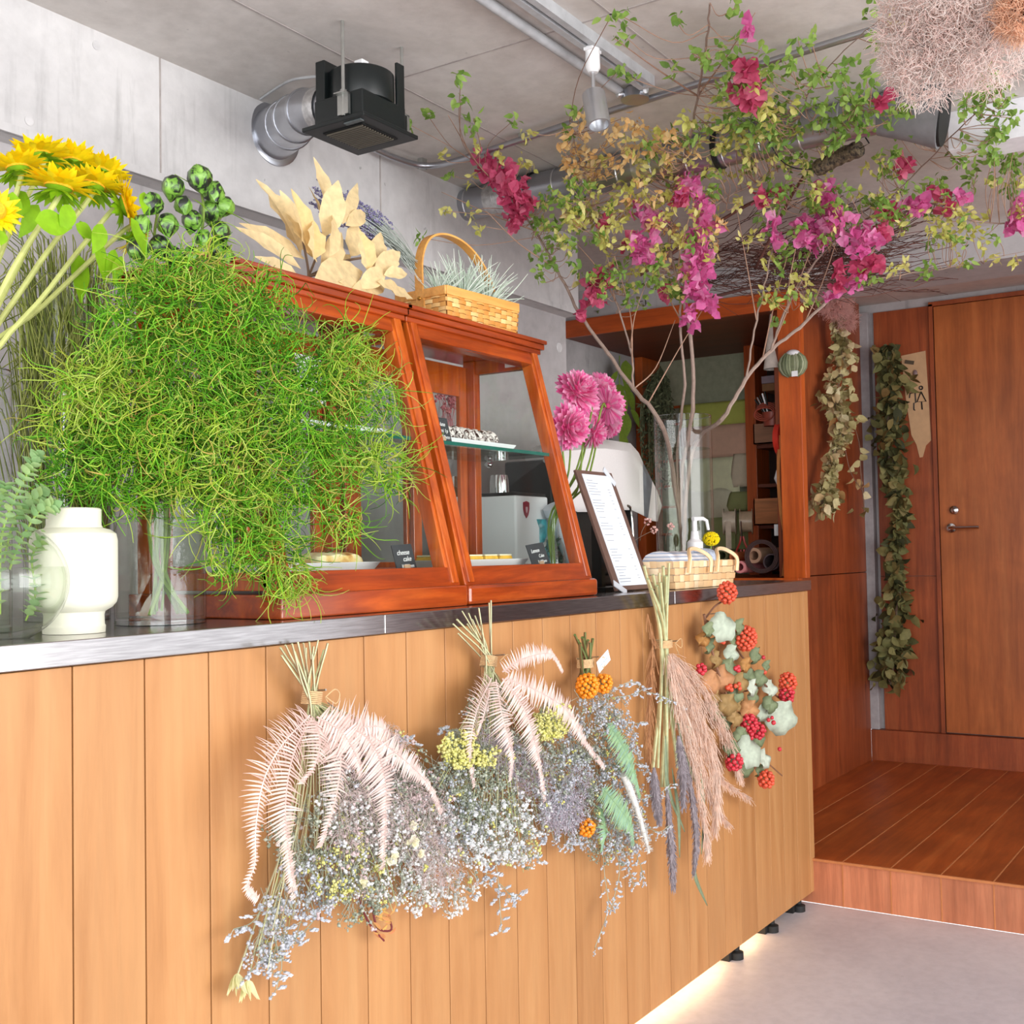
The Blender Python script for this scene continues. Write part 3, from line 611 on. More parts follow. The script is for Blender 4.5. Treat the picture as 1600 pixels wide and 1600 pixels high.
# --- case two contents
plate(2.11, 2.46, 1.60, 1.72, 1.4565, 'long white plate on the upper glass shelf under the marbled slices')
M_salami = NT('marbled_chocolate'); n_ = M_salami.noise(M_salami.mapping(), 90, 3, 0.5, 1.2); M_salami.l(M_salami.ramp(n_, [(0.44, lin((70, 46, 40))), (0.5, lin((236, 228, 222)))]), M_salami.b.inputs['Base Color']); M_salami = M_salami.m
g = random.Random(3)
for i in range(9):
    x = 2.165 + i * 0.031
    b = MB(); b.lathe([(0.0, 0), (0.021, 0.001), (0.024, 0.004), (0.024, 0.013), (0.021, 0.016), (0.0, 0.017)], (x, 1.655 + g.uniform(-0.004, 0.004), 1.486), 16, (1, 0.1, 0.45 + g.uniform(-0.08, 0.08)))
    tag(b.build('chocolate_slice', M_salami), 'brown and white marbled chocolate slice, %s on the long plate' % ['leftmost', 'second from the left', 'third from the left', 'fourth from the left', 'middle one', 'fourth from the right', 'third from the right', 'second from the right', 'rightmost'][i], 'cake slice', 'chocolate slices on the upper shelf')
signcard(2.10, 1.565, 1.457, 0.072, 0.056, [(-0.028, 0.036, 0.013, 'chocolate'), (-0.018, 0.021, 0.0125, 'salami 1p'), (-0.014, 0.006, 0.012, '\u00a5 350yen')], 'black chalk sign on the upper shelf reading chocolate and a price', 0.25)
plate(2.08, 2.43, 1.55, 1.66, 1.1725, 'white plate at the bottom of the right display case holding lemon cake')
M_lem = plain('lemon_cake', (240, 190, 70), 0.6, 0, 0.15, scale=60); M_ice = plain('lemon_icing', (250, 240, 205), 0.4)
for i in range(5):
    x = 2.12 + i * 0.062; t = thing('lemon_cake', 'yellow iced piece of lemon cake, %s on the lower plate' % ['leftmost', 'second from the left', 'middle one', 'second from the right', 'rightmost'][i], 'cake slice', (x, 1.61, 1.15), 'lemon cake pieces in the right case')
    b = MB(); b.box(x - 0.027, x + 0.027, 1.575, 1.64, 1.176, 1.200); b.build('sponge', M_lem, t, bevel=0.004)
    b = MB(); b.box(x - 0.026, x + 0.026, 1.577, 1.638, 1.200, 1.204); b.build('icing', M_ice, t, bevel=0.0018)
signcard(2.43, 1.515, 1.1725, 0.082, 0.056, [(-0.028, 0.034, 0.014, 'Lemon'), (0.0, 0.020, 0.012, 'Cake'), (-0.012, 0.006, 0.011, '\u00a5 400yen')], 'black chalk sign reading Lemon Cake at the bottom right of the right case', 0.3, rot=-0.1)

# ---------------- on top of the cases ----------------
M_splint = NT('woven_splint'); gg = M_splint.n('ShaderNodeNewGeometry'); M_splint.l(M_splint.ramp(gg.outputs['Random Per Island'], [(0, lin((206, 138, 62))), (0.6, lin((226, 166, 88))), (1, lin((244, 206, 140)))]), M_splint.b.inputs['Base Color']); M_splint.b.inputs['Roughness'].default_value = 0.35; M_splint = M_splint.m
M_splint2 = NT('pale_woven_splint'); gg = M_splint2.n('ShaderNodeNewGeometry'); M_splint2.l(M_splint2.ramp(gg.outputs['Random Per Island'], [(0, lin((214, 172, 122))), (0.6, lin((232, 198, 152))), (1, lin((246, 224, 186)))]), M_splint2.b.inputs['Base Color']); M_splint2.b.inputs['Roughness'].default_value = 0.5; M_splint2 = M_splint2.m
M_rim = wood('splint_rim', (206, 134, 58), (224, 160, 82), (236, 180, 104), 'x', 0.35)
def woven(b, P, wd, dep, h, nw, nd, nr, flare=0.0, th=0.002, gap=0.92):
    """basket walls: each crossing of a splint shows as a small raised patch; P = function from (u, v, z) to a point"""
    sides = [((-1, -1), (1, -1), nw), ((1, -1), (1, 1), nd), ((1, 1), (-1, 1), nw), ((-1, 1), (-1, -1), nd)]
    for (a, c, n) in sides:
        for r in range(nr):
            for k in range(n):
                u0 = k / n; u1 = (k + 1) / n; z0 = r / nr; z1 = (r + 1) / nr
                over = (r + k) % 2
                def pt(u, z, o):
                    f = 1 + flare * z; px_ = (a[0] + (c[0] - a[0]) * u) * wd / 2 * f; py = (a[1] + (c[1] - a[1]) * u) * dep / 2 * f
                    nx_, ny_ = (c[1] - a[1]), -(c[0] - a[0]); L = math.hypot(nx_, ny_); return P(px_ + nx_ / L * o, py + ny_ / L * o, z * h)
                ex = 0.0 if over else (1 - gap) / n; ez_ = (1 - gap) / nr if over else 0.0
                um = (u0 + u1) / 2
                o1 = th * (1.6 if over else 0.7)
                vs = []
                for (u, o) in ((u0 + ex - (0.12 / n if over else 0), th * 0.2), (um, o1), (u1 - ex + (0.12 / n if over else 0), th * 0.2)):
                    vs += [pt(u, z0 + ez_, o), pt(u, z1 - ez_, o)]
                b.add(vs, [(0, 2, 3, 1), (2, 4, 5, 3)])
# picnic basket on case two
bc = V((2.372, 1.71, 1.7525)); ang = radians(-4); ca, sa = cos(ang), sin(ang)
def PB(x, y, z): return bc + V((x * ca - y * sa, x * sa + y * ca, z))
bk = thing('woven_basket', 'square-sided honey-coloured woven basket with hoop handle on top of the display case', 'basket', tuple(bc))
BW, BD, BH = 0.272, 0.155, 0.088
b = MB(); woven(b, PB, BW, BD, BH - 0.012, 12, 7, 7, 0.04); b.build('woven_sides', M_splint, bk)
b = MB(); vs = [PB(x * BW / 2.02, y * BD / 2.02, z) for z in (0.001, BH - 0.01) for (x, y) in ((-1, -1), (1, -1), (1, 1), (-1, 1))]
b.add(vs, [(0, 1, 2, 3), (0, 1, 5, 4), (1, 2, 6, 5), (2, 3, 7, 6), (3, 0, 4, 7)], True); b.build('inner_lining', plain('basket_inside', (170, 108, 50), 0.6), bk)
b = MB()
for (ax_, ay_, bx_, by_) in ((-1, -1, 1, -1), (1, -1, 1, 1), (1, 1, -1, 1), (-1, 1, -1, -1)):
    f = 1.05; p = PB(ax_ * BW / 2 * f, ay_ * BD / 2 * f, BH - 0.007); q = PB(bx_ * BW / 2 * f, by_ * BD / 2 * f, BH - 0.007); b.bar(p, q, 0.007, 0.022)
b.build('rim', M_rim, bk, bevel=0.0015)
def strap(b, pts, wdir, wd, th):
    wdir = V(wdir).normalized(); vs = []; fs = []
    for i, p in enumerate(pts):
        t = (pts[min(i + 1, len(pts) - 1)] - pts[max(i - 1, 0)]).normalized(); n = t.cross(wdir).normalized()
        vs += [p - wdir * wd / 2 - n * th / 2, p + wdir * wd / 2 - n * th / 2, p + wdir * wd / 2 + n * th / 2, p - wdir * wd / 2 + n * th / 2]
    for i in range(len(pts) - 1):
        for k in range(4): fs.append((4 * i + k, 4 * i + (k + 1) % 4, 4 * i + 4 + (k + 1) % 4, 4 * i + 4 + k))
    fs += [(3, 2, 1, 0), tuple(4 * (len(pts) - 1) + k for k in range(4))]; b.add(vs, fs)
hp_ = [PB(x, 0, z) for x, z in ((-0.141, 0.05), (-0.144, 0.075))] + bez([PB(-0.146, 0, 0.10), PB(-0.144, 0, 0.17), PB(-0.115, 0, 0.222), PB(-0.055, 0, 0.244), PB(0.02, 0, 0.236), PB(0.085, 0, 0.20), PB(0.128, 0, 0.145), PB(0.146, 0, 0.085)], 6) + [PB(0.143, 0, 0.05)]
b = MB(); strap(b, hp_, PB(0, 1, 0) - PB(0, 0, 0), 0.024, 0.005); b.build('hoop_handle', M_rim, bk)
b = MB(); b.lathe([(0, 0.003), (0.004, 0.002), (0.005, 0)], PB(-0.150, -0.002, 0.07), 10, (-1, 0, 0)); b.build('brass_rivet', plain('brass', (180, 130, 60), 0.3, 1), bk)
M_air = leafy('silvery_green', [(200, 220, 200), (226, 238, 224), (240, 246, 236)], 0.6, 0.3)
g = random.Random(21)
for (x, y, z, n, L, lx, lab) in ((-0.085, -0.01, 0.08, 60, 0.09, -0.3, 'spiky grey-green air plant at the left end of the honey-coloured basket'), (-0.005, -0.015, 0.085, 120, 0.13, -0.55, 'large silvery air plant in the middle of the honey-coloured basket'), (0.085, -0.02, 0.08, 110, 0.13, 0.5, 'spiky silvery air plant spilling over the right end of the honey-coloured basket')):
    c = PB(x, y, z); b = MB()
    for i in range(n):
        a = g.uniform(0, 2 * pi); e = g.uniform(0.15, 1.4); d = V((cos(a) * cos(e) * 1.1 + (0.35 if lx > 0 else 0.05), sin(a) * cos(e) * 0.6, sin(e))).normalized()
        LL = L * g.uniform(0.6, 1.1); pts = []; p = c + rv(g, 0.008); q = d.copy()
        for k in range(7):
            pts.append(p.copy()); p += q * LL / 6; q = (q + V((0.02, 0, 0.07 if e < 0.6 else -0.10)) + V((g.uniform(-1, 1), g.uniform(-1, 1), g.uniform(-1, 1))) * 0.05).normalized()
        b.tube(pts, [0.0026 * (1 - k / 6.3) + 0.0004 for k in range(7)], 4, False)
    tag(b.build('air_plant', M_air), lab, 'air plant')

# ---------------- glass and plants at the left end ----------------
M_glass = tubeglass('clear_glass', (0.97, 0.98, 0.97), (0.42, 0.45, 0.43)); M_water = tubeglass('water', (0.93, 0.95, 0.91), (0.70, 0.74, 0.68), 0.4)
M_stem = leafy('green_stem', [(120, 150, 60), (150, 176, 84)], 0.5, 0.1)
ZC = 1.0975
M_rimg = tubeglass('bright_glass_rim', (0.8, 0.84, 0.83), (0.6, 0.65, 0.64), 4.0); M_baseg = tubeglass('glass_base', (0.82, 0.86, 0.84), (0.6, 0.66, 0.63), 2.0)
def cylvase(cx, cy, r, h, wl, label, th=0.003, name='glass_vase'):
    t = thing(name, label, 'vase', (cx, cy, ZC)); ri = r - th
    b = MB(); b.lathe([(0.0, ZC), (r, ZC), (r, ZC + h), (ri, ZC + h)], (cx, cy, 0), 48, None); b.f.pop(); b.mi.pop(); b.build('glass_wall', M_glass, t)
    b = MB(); b.tube([V((cx + (r - 0.001) * cos(a_ * pi / 24), cy + (r - 0.001) * sin(a_ * pi / 24), ZC + h)) for a_ in range(49)], 0.0013, 6, False); b.build('rim', M_rimg, t)
    b = MB(); b.lathe([(0, 0.0005), (r - 0.001, 0.0005), (r - 0.001, 0.007), (0, 0.007)], (cx, cy, ZC), 40); b.build('thick_base', M_baseg, t)
    if wl: b = MB(); b.lathe([(0.0, ZC + 0.0105), (ri - 0.0004, ZC + 0.0105), (ri - 0.0004, ZC + wl), (0.0, ZC + wl)], (cx, cy, 0), 48); b.build('water', M_water, t)
    return t
FV = V((1.315, 1.57, ZC))
cylvase(FV.x, FV.y, 0.074, 0.232, 0.175, 'clear glass cylinder vase holding the curly green foliage')
RV = V((1.345, 1.86, ZC)); cylvase(RV.x, RV.y, 0.075, 0.62, 0.16, 'very tall clear glass vase filled with long grass blades behind the white vase')
SV = V((1.045, 1.665, ZC)); cylvase(SV.x, SV.y, 0.05, 0.40, 0.15, 'tall clear glass vase holding the sunflowers at the left edge')
b = MB(); p = V((1.165, 1.615, ZC)); b.lathe([(0.0, 0.0), (0.0095, 0.0), (0.0095, 0.375), (0.0075, 0.375), (0.0075, 0.01), (0, 0.01)], p, 16); tag(b.build('glass_tube', tubeglass('frosted_glass', (0.75, 0.76, 0.72), (0.9, 0.9, 0.9), 3.0)), 'narrow frosted glass tube standing behind the white vase', 'tube')
# white ceramic vase
M_cer = plain('matt_cream_ceramic', (224, 222, 204), 0.75, 0, 0.01)
wv = V((1.096, 1.50, ZC)); t = thing('ceramic_vase', 'matt cream ceramic vase with stepped neck and foot', 'vase', tuple(wv))
b = MB(); b.lathe([(0.0, 0.0), (0.044, 0.0), (0.0445, 0.010), (0.043, 0.012), (0.043, 0.014), (0.0425, 0.026), (0.044, 0.031), (0.054, 0.037), (0.060, 0.044), (0.062, 0.052), (0.062, 0.136), (0.060, 0.146), (0.052, 0.152), (0.041, 0.155), (0.039, 0.159), (0.039, 0.182), (0.037, 0.184), (0.034, 0.182), (0.034, 0.156), (0.0, 0.15)], wv, 56); b.build('vase_body', M_cer, t)
# fish bowl
bw = V((0.972, 1.478, ZC)); R0 = 0.082
t = thing('glass_bowl', 'round clear glass bowl with water and pale green sprigs at the left edge', 'bowl', tuple(bw))
prof = [(0.0, 0.0)]; inn = []
for i in range(1, 17):
    a = -pi / 2 + 0.40 + (pi * 0.80 - 0.40) * i / 16 * 1.08
    prof.append((R0 * cos(a), R0 + R0 * sin(a) - 0.004)); inn.append(((R0 - 0.0022) * cos(a), R0 + (R0 - 0.0022) * sin(a) - 0.004))
prof = [(0.0, 0.0), (0.03, 0.0)] + prof[2:]; inn = inn[1:]
b = MB(); b.lathe(prof + inn[:][::-1][:1], bw, 48); b.f.pop(); b.mi.pop(); b.build('glass_wall', M_glass, t)
b = MB(); wp_ = [(r - 0.0004, z) for (r, z) in inn if z < 0.105]; b.lathe([(0.0, 0.0065)] + wp_ + [(0.0, wp_[-1][1])], bw, 48); b.build('water', M_water, t)
M_succ = leafy('pale_succulent_leaf', [(150, 190, 130), (178, 208, 150), (190, 214, 140)], 0.6, 0.3)
g = random.Random(31)
for s_i, (px_, tops) in enumerate(((8, [(0, 960), (0, 880), (4, 830), (22, 780), (45, 735), (58, 712)]), (0, [(15, 890), (30, 850), (60, 800), (85, 790)]), (0, [(0, 890), (-10, 840), (0, 790), (8, 760)]), (0, [(40, 970), (55, 930), (50, 870), (70, 845), (80, 855)]), (0, [(5, 880), (20, 820), (40, 790), (68, 768)]))):
    P = bez([ony(x, y, 1.478 + 0.012 * (s_i - 2)) for (x, y) in tops], 5); t = thing('succulent_sprig', ['tallest pale green sprig rising from the glass bowl', 'pale green sprig leaning right over the bowl rim', 'pale green sprig at the left edge of the photo in the bowl', 'pale green sprig lying inside the bowl at its right side', 'pale green sprig in the middle of the bowl'][s_i], 'sprig', tuple(P[0]))
    b = MB(); b.tube(P, 0.0016, 5); b.build('stem', M_stem, t); b = MB()
    for i in range(1, len(P)):
        d = (P[i] - P[i - 1]).normalized(); n = d.orthogonal().normalized(); q = g.uniform(0, 6)
        for k in range(3):
            a = q + k * 2.1; u = (n * cos(a) + d.cross(n) * sin(a)); b.leaf(P[i], u + d * 0.6 - V((0, 0.1, 0)), d - u * 0.3, g.uniform(0.012, 0.021), g.uniform(0.012, 0.016), 0.3, 0.2, 4, 0.8)
    b.build('leaves', M_succ, t)
# long grass
M_grass = leafy('long_olive_grass', [(110, 124, 50), (146, 160, 72), (174, 184, 94), (194, 198, 116)], 0.5, 0.3)
g = random.Random(41); b = MB()
for i in range(620):
    a = g.uniform(0, 6.28); r = 0.055 * math.sqrt(g.random()); bs = RV + V((r * cos(a), r * sin(a), 0.02)); a2 = a + g.uniform(-0.7, 0.7); h = g.uniform(0.35, 0.66); sp_ = g.uniform(0.0, 0.05) if i % 6 else g.uniform(0.05, 0.13)
    tp = RV + V(((r + sp_) * cos(a2), (r + sp_) * sin(a2) * 0.6, h)); m1 = (bs + tp) / 2 + V((g.uniform(-0.012, 0.012), g.uniform(-0.012, 0.012), 0)); end = tp + V((cos(a2) * sp_ * 0.9, 0, -0.02 if sp_ > 0.06 else 0.05))
    b.tube(bez([bs, m1, tp, end], 3), 0.0011, 3, False)
for i in range(45):
    p = ony(g.uniform(20, 150), g.uniform(450, 520), 1.76); q = ony(g.uniform(10, 150), g.uniform(640, 720), 1.78); b.tube(bez([p, (p + q) / 2 + rv(g, 0.012), q], 4), 0.0010, 3, False)
tag(b.build('grass_bunch', M_grass), 'dense bunch of long thin olive-green grass blades in the very tall vase', 'grass', kind='stuff')
# sunflowers
M_pet = leafy('sunflower_petal', [(252, 208, 8), (254, 224, 14), (255, 236, 50)], 0.5, 0.3)
M_disc = plain('sunflower_disc', (236, 168, 20), 0.8, 0, 0.2, scale=300)
M_sleaf = leafy('sunflower_leaf', [(112, 168, 20), (140, 192, 30), (168, 210, 50)], 0.5, 0.35)
M_sstem = leafy('pale_sunflower_stem', [(206, 210, 130), (222, 226, 150)], 0.5, 0.2)
def sunflower(hp, nrm, r, label, seed, leaves=(), ym=1.60):
    g = random.Random(seed); h = ony(hp[0], hp[1], ym); nrm = V(nrm).normalized()
    bs = SV + V((g.uniform(-0.028, 0.028), g.uniform(-0.028, 0.028), 0.03)); rimp = SV + V((-0.016 + g.uniform(-0.02, 0.02), g.uniform(-0.02, 0.02), 0.36))
    t = thing('sunflower', label, 'flower', tuple(bs))
    b = MB(); b.tube(bez([bs, rimp, (rimp + h) / 2 + V((-0.008, 0, 0.012)), h - nrm * 0.02, h - nrm * 0.004], 6), 0.0042, 8); b.build('stem', M_sstem, t)
    u = nrm.orthogonal().normalized(); v = nrm.cross(u); b = MB()
    for ring, (n, L, el) in enumerate(((19, 1.0, 0.12), (19, 0.92, 0.42), (13, 0.7, 0.75))):
        for k in range(n):
            a = 2 * pi * (k + 0.5 * (ring % 2)) / n + g.uniform(-0.08, 0.08); d = u * cos(a) + v * sin(a); e = el + g.uniform(-0.15, 0.15)
            b.leaf(h + d * r * 0.3, d * cos(e) + nrm * sin(e), nrm * cos(e) - d * sin(e), r * 0.74 * L * g.uniform(0.85, 1.1), r * 0.27, g.uniform(-0.3, 0.5), 0.25, 4, 0.8, 0.12)
    b.build('petals', M_pet, t)
    b = MB(); b.lathe([(r * 0.36, -0.002), (r * 0.36, 0.006), (r * 0.25, 0.012), (0, 0.011)], h, 24, nrm); b.build('flower_disc', M_disc, t)
    b = MB()
    for k in range(22):
        a = 2 * pi * k / 22 + g.uniform(-0.1, 0.1); d = u * cos(a) + v * sin(a); b.leaf(h - nrm * 0.006 + d * r * 0.15, d - nrm * 0.15, -nrm, r * g.uniform(0.55, 0.75), r * 0.24, g.uniform(-0.8, -0.2), 0.2, 3, 0.7)
    b.lathe([(0.0, -0.014), (0.008, -0.012), (r * 0.36, -0.001)], h, 16, nrm); b.build('calyx', M_sleaf, t)
    for (x, y, tx, ty, W) in leaves:
        p = ony(x, y, ym - 0.05); q = ony(tx, ty, ym - 0.06); b = MB(); b.leaf(p, q - p, V((0.1, -1, 0.25)), (q - p).length, W, 0.25, 0.12, 7, 0.75); b.build('leaf', M_sleaf, t)
SF = [((28, 262), (-0.1, 0.15, 1), 0.050, 'sunflower at the far left edge of the upper row, seen from below', 1, [(20, 300, 25, 350, 0.03)], 1.62),
      ((62, 244), (0.0, 0.3, 1), 0.052, 'topmost sunflower at the left, facing the ceiling', 2, [(40, 300, 20, 340, 0.035), (60, 320, 35, 370, 0.03)], 1.68),
      ((92, 292), (0.1, -0.1, 1), 0.060, 'large sunflower with pale green underside above the broad heart-shaped leaf', 3, [(55, 345, 118, 352, 0.042), (110, 320, 100, 362, 0.03)], 1.56),
      ((112, 256), (0.2, 0.3, 1), 0.052, 'sunflower tilted back, second from the top of the bunch', 4, [(125, 345, 145, 385, 0.03)], 1.70),
      ((146, 290), (0.25, -0.05, 1), 0.054, 'sunflower in the middle of the bunch facing up', 5, [(150, 370, 170, 440, 0.026), (118, 350, 150, 372, 0.03)], 1.60),
      ((160, 272), (0.4, 0.2, 0.8), 0.048, 'sunflower behind the right-facing bloom', 6, [(120, 395, 134, 472, 0.040)], 1.68),
      ((196, 322), (0.62, -0.55, 0.25), 0.055, 'sunflower turned right with its orange centre showing', 7, [(160, 350, 150, 395, 0.03), (205, 340, 235, 400, 0.03)], 1.58),
      ((208, 374), (0.5, -0.1, -0.5), 0.036, 'small drooping sunflower at the lower right of the bunch', 8, [(180, 390, 170, 430, 0.022)], 1.60),
      ((-8, 330), (-0.2, -0.9, 0.2), 0.040, 'half-seen sunflower cut by the left edge of the photo', 9, [(2, 360, 4, 382, 0.02)], 1.55)]
for a in SF: sunflower(*a)
# curly foliage
M_f1 = leafy('curly_green_foliage', [(50, 108, 16), (84, 152, 24), (112, 182, 36), (140, 206, 56), (80, 148, 30)], 0.5, 0.2)
M_f2 = leafy('yellow_green_foliage', [(156, 196, 44), (182, 212, 70), (204, 222, 112), (164, 206, 56), (212, 182, 100)], 0.5, 0.25)
g = random.Random(51)
ft = thing('curly_foliage', 'huge mass of curly thread-like green foliage spilling from the glass vase over the display case', 'foliage', tuple(FV))
blobs = [(205, 500, 48), (150, 610, 55), (125, 720, 50), (200, 725, 62), (215, 615, 75), (290, 470, 60), (300, 590, 80), (300, 700, 75), (370, 520, 62), (395, 620, 78), (385, 720, 75), (400, 800, 55), (430, 870, 42), (462, 905, 24), (470, 570, 55), (495, 640, 62), (545, 575, 42), (480, 735, 52), (550, 700, 42), (598, 720, 30), (535, 815, 28), (585, 615, 34), (325, 425, 34), (415, 470, 34), (350, 870, 26), (235, 440, 30), (545, 530, 20), (340, 800, 40), (105, 650, 30), (250, 700, 60), (610, 745, 20)]
def fy(x): return 1.545 - 0.00042 * (x - 130) if x < 300 else 1.474 - 0.00034 * (x - 300)
mb = MB(); st = MB()
for bi, (x, y, r) in enumerate(blobs):
    c = ony(x, y, fy(x)); top = FV + V((0.01 * ((bi % 5) - 2), 0.008 * ((bi % 3) - 1), 0.22))
    if bi in (3, 6, 13, 20, 29): st.tube(bez([FV + V((0.014 * ((bi % 7) - 3), 0.012 * ((bi % 4) - 1.5), 0.015)), FV + V((0.006 * ((bi % 5) - 2), 0, 0.10)), top], 5), 0.0036, 6)
    st.tube(bez([top - V((0, 0, 0.01)), top, (top + c) / 2 + V((0, 0, 0.05)), c], 5), 0.0018 if bi % 4 else 0.0032, 5)
    cl = 0.25 + 0.55 * (bi % 3 == 1) + (0.2 if y > 780 or x > 520 else 0)
    for i in range(int(r * r * 0.085) + 20):
        q = math.sqrt(g.random()) * r; a = g.uniform(0, 2 * pi); p = ony(x + q * cos(a), y + q * sin(a), fy(x) + g.uniform(-0.055, 0.05) * (1 - 0.4 * q / r) - 0.02)
        d = (V((cos(a) * 0.6, -0.25, -sin(a) * 0.5 - 0.25)) + rv(g, 0.8)).normalized(); ax = (rv(g, 1.0) + V((0, 0.9 * g.choice((-1, 1)), 0))).normalized(); tot = g.uniform(1.0, 5.8); L = g.uniform(0.035, 0.105); n = 7; pts = []
        M3 = Matrix.Rotation(tot / n, 3, ax)
        for k in range(n + 1): pts.append(p.copy()); p = p + d * (L / n); d = M3 @ d
        mb.cur = 1 if g.random() < cl else 0
        mb.tube(pts, [0.0011 * (1 - 0.75 * k / n) + 0.0002 for k in range(n + 1)], 3, False)
mb.build('curly_leaves', [M_f1, M_f2], ft); st.build('stems', M_stem, ft)
# black-veined pods
M_pod = NT('black_veined_pod'); n_ = M_pod.noise(M_pod.mapping(), 55, 3, 0.6, 1.0); M_pod.l(M_pod.ramp(n_, [(0.44, lin((28, 34, 26))), (0.52, lin((96, 140, 48))), (0.7, lin((140, 186, 80)))]), M_pod.b.inputs['Base Color']); M_pod.b.inputs['Roughness'].default_value = 0.35; M_pod = M_pod.m
g = random.Random(61)
for si, (path, pods, lvs, lab) in enumerate((([(262, 700), (275, 520), (300, 440), (318, 340), (312, 285)], [(270, 292, 15), (312, 278, 17), (334, 300, 15), (330, 330, 17), (352, 322, 13), (300, 345, 14), (345, 360, 13), (286, 320, 12)], [(350, 330, 396, 344), (300, 310, 335, 330)], 'stem of black-veined green seed pods rising highest above the foliage'),
                                      ([(240, 700), (235, 520), (240, 430), (242, 360), (250, 320)], [(238, 318, 14), (262, 350, 14), (222, 350, 12), (250, 385, 15), (215, 390, 14), (270, 400, 13), (240, 430, 15)], [(225, 300, 228, 330), (190, 400, 180, 440)], 'stem of dark green seed pods between the sunflowers and the tallest pods'),
                                      ([(280, 700), (300, 540), (330, 440), (338, 390)], [(340, 388, 16), (318, 372, 12), (352, 398, 12), (300, 400, 13), (325, 420, 13)], [(330, 372, 380, 376)], 'short stem of green seed pods next to the corner of the display case'))):
    t = thing('seed_pod_stem', lab, 'seed pods', tuple(FV)); P = bez([FV + V((0.01 * si - 0.01, 0.01, 0.02))] + [ony(x, y, 1.57) for (x, y) in path], 5)
    b = MB(); b.tube(P, 0.0024, 6); b.build('stem', M_stem, t)
    for (x, y, r) in pods:
        c = ony(x, y, 1.55 + g.uniform(-0.02, 0.03)); R = r / 720.0; b = MB(); n = 10; vs = []; ax = (V((0, 0, -1)) + rv(g, 0.5)).normalized(); u = ax.orthogonal().normalized(); v = ax.cross(u); pr = [(0.25, -0.95), (0.8, -0.6), (1.0, -0.1), (0.9, 0.4), (0.5, 0.85), (0.08, 1.25)]
        for (rr, zz) in pr:
            for k in range(n): q = 2 * pi * k / n; m = 1.0 if k % 2 else 0.84; vs.append(c + (u * cos(q) + v * sin(q)) * rr * R * m + ax * zz * R)
        b.add(vs, [(i * n + k, i * n + (k + 1) % n, (i + 1) * n + (k + 1) % n, (i + 1) * n + k) for i in range(5) for k in range(n)] + [tuple(range(n - 1, -1, -1))]); b.build('seed_pod', M_pod, t)
        nr = min(P, key=lambda q_: (q_ - c).length); b = MB(); b.tube(bez([nr, (nr + c) / 2 + V((0, 0, 0.012)), c - ax * R], 3), 0.0009, 4); b.build('pod_stalk', M_stem, t)
    for (x, y, tx, ty) in lvs:
        p = ony(x, y, 1.54); q = ony(tx, ty, 1.52); b = MB(); b.leaf(p, q - p, V((0, -0.5, 1)), (q - p).length, 0.02, 0.3, 0.15, 5, 0.8); b.build('leaf', M_sleaf, t)

# ---------------- dried magnolia leaves and lavender on case one ----------------
M_mag = leafy('dried_tan_leaf', [(216, 182, 116), (232, 202, 142), (240, 218, 170), (246, 230, 194)], 0.5, 0.25)
M_bark = plain('grey_brown_bark', (120, 100, 84), 0.8, 0, 0.2)
mt = thing('dried_leaf_bunch', 'bunch of big dried tan leaves lying on top of the left display case', 'dried leaves', (1.75, 1.68, 1.752))
cA = ony(482, 432, 1.665); g = random.Random(71)
b = MB()
for q in (ony(470, 360, 1.66), ony(525, 340, 1.68), ony(590, 400, 1.66), ony(560, 440, 1.62)): b.tube(bez([ony(470, 447, 1.65), cA, (cA + q) / 2 + V((0, 0, 0.01)), q], 4), 0.0028, 6)
b.build('twigs', M_bark, mt)
LV = [(470, 398, 436, 272, 38, 1.66), (488, 402, 452, 302, 34, 1.68), (476, 405, 398, 348, 32, 1.64), (482, 398, 470, 300, 40, 1.63), (505, 345, 492, 290, 24, 1.70), (520, 335, 500, 246, 28, 1.68), (505, 370, 545, 282, 36, 1.64), (535, 350, 578, 284, 20, 1.66), (540, 352, 590, 330, 22, 1.66), (495, 410, 455, 330, 30, 1.62), (490, 405, 500, 345, 30, 1.61), (500, 425, 560, 362, 34, 1.63), (470, 420, 392, 356, 28, 1.62), (515, 400, 548, 335, 26, 1.60), (548, 400, 570, 350, 34, 1.66), (575, 425, 575, 362, 30, 1.62), (492, 436, 588, 425, 44, 1.59), (580, 424, 612, 358, 26, 1.64), (584, 426, 640, 392, 28, 1.62), (560, 450, 622, 418, 26, 1.60), (545, 456, 650, 440, 26, 1.585), (590, 440, 655, 468, 24, 1.59), (500, 432, 560, 398, 24, 1.66), (470, 436, 415, 405, 20, 1.61), (480, 442, 440, 425, 16, 1.60), (600, 430, 645, 425, 20, 1.60), (455, 400, 430, 370, 22, 1.66), (530, 440, 600, 466, 20, 1.59)]
for i, (x, y, tx, ty, W, Y) in enumerate(LV):
    p = ony(x, y, Y); q = ony(tx, ty, Y + g.uniform(-0.03, 0.02)); L = (q - p).length * 1.06
    b = MB(); b.leaf(p, (q - p).normalized() + V((0, 0.1, 0.08)), V((g.uniform(-0.5, 0.5), -1, 0.3 + g.uniform(-0.2, 0.3))), L, W / 600.0, g.uniform(0.1, 0.5), g.uniform(0.1, 0.4), 8, 0.85, 0.0, g.uniform(0, 0.25)); b.build('leaf', M_mag, mt)
M_lav = leafy('dried_lavender', [(104, 100, 136), (134, 128, 166), (160, 154, 188)], 0.8, 0.05); M_lavs = leafy('grey_lavender_stem', [(140, 150, 140), (176, 184, 176)], 0.7, 0.05)
lt = thing('lavender_bunch', 'bunch of dried lavender lying behind the tan leaves', 'lavender', tuple(ony(640, 425, 1.75)))
b = MB(); b2 = MB(); g = random.Random(81)
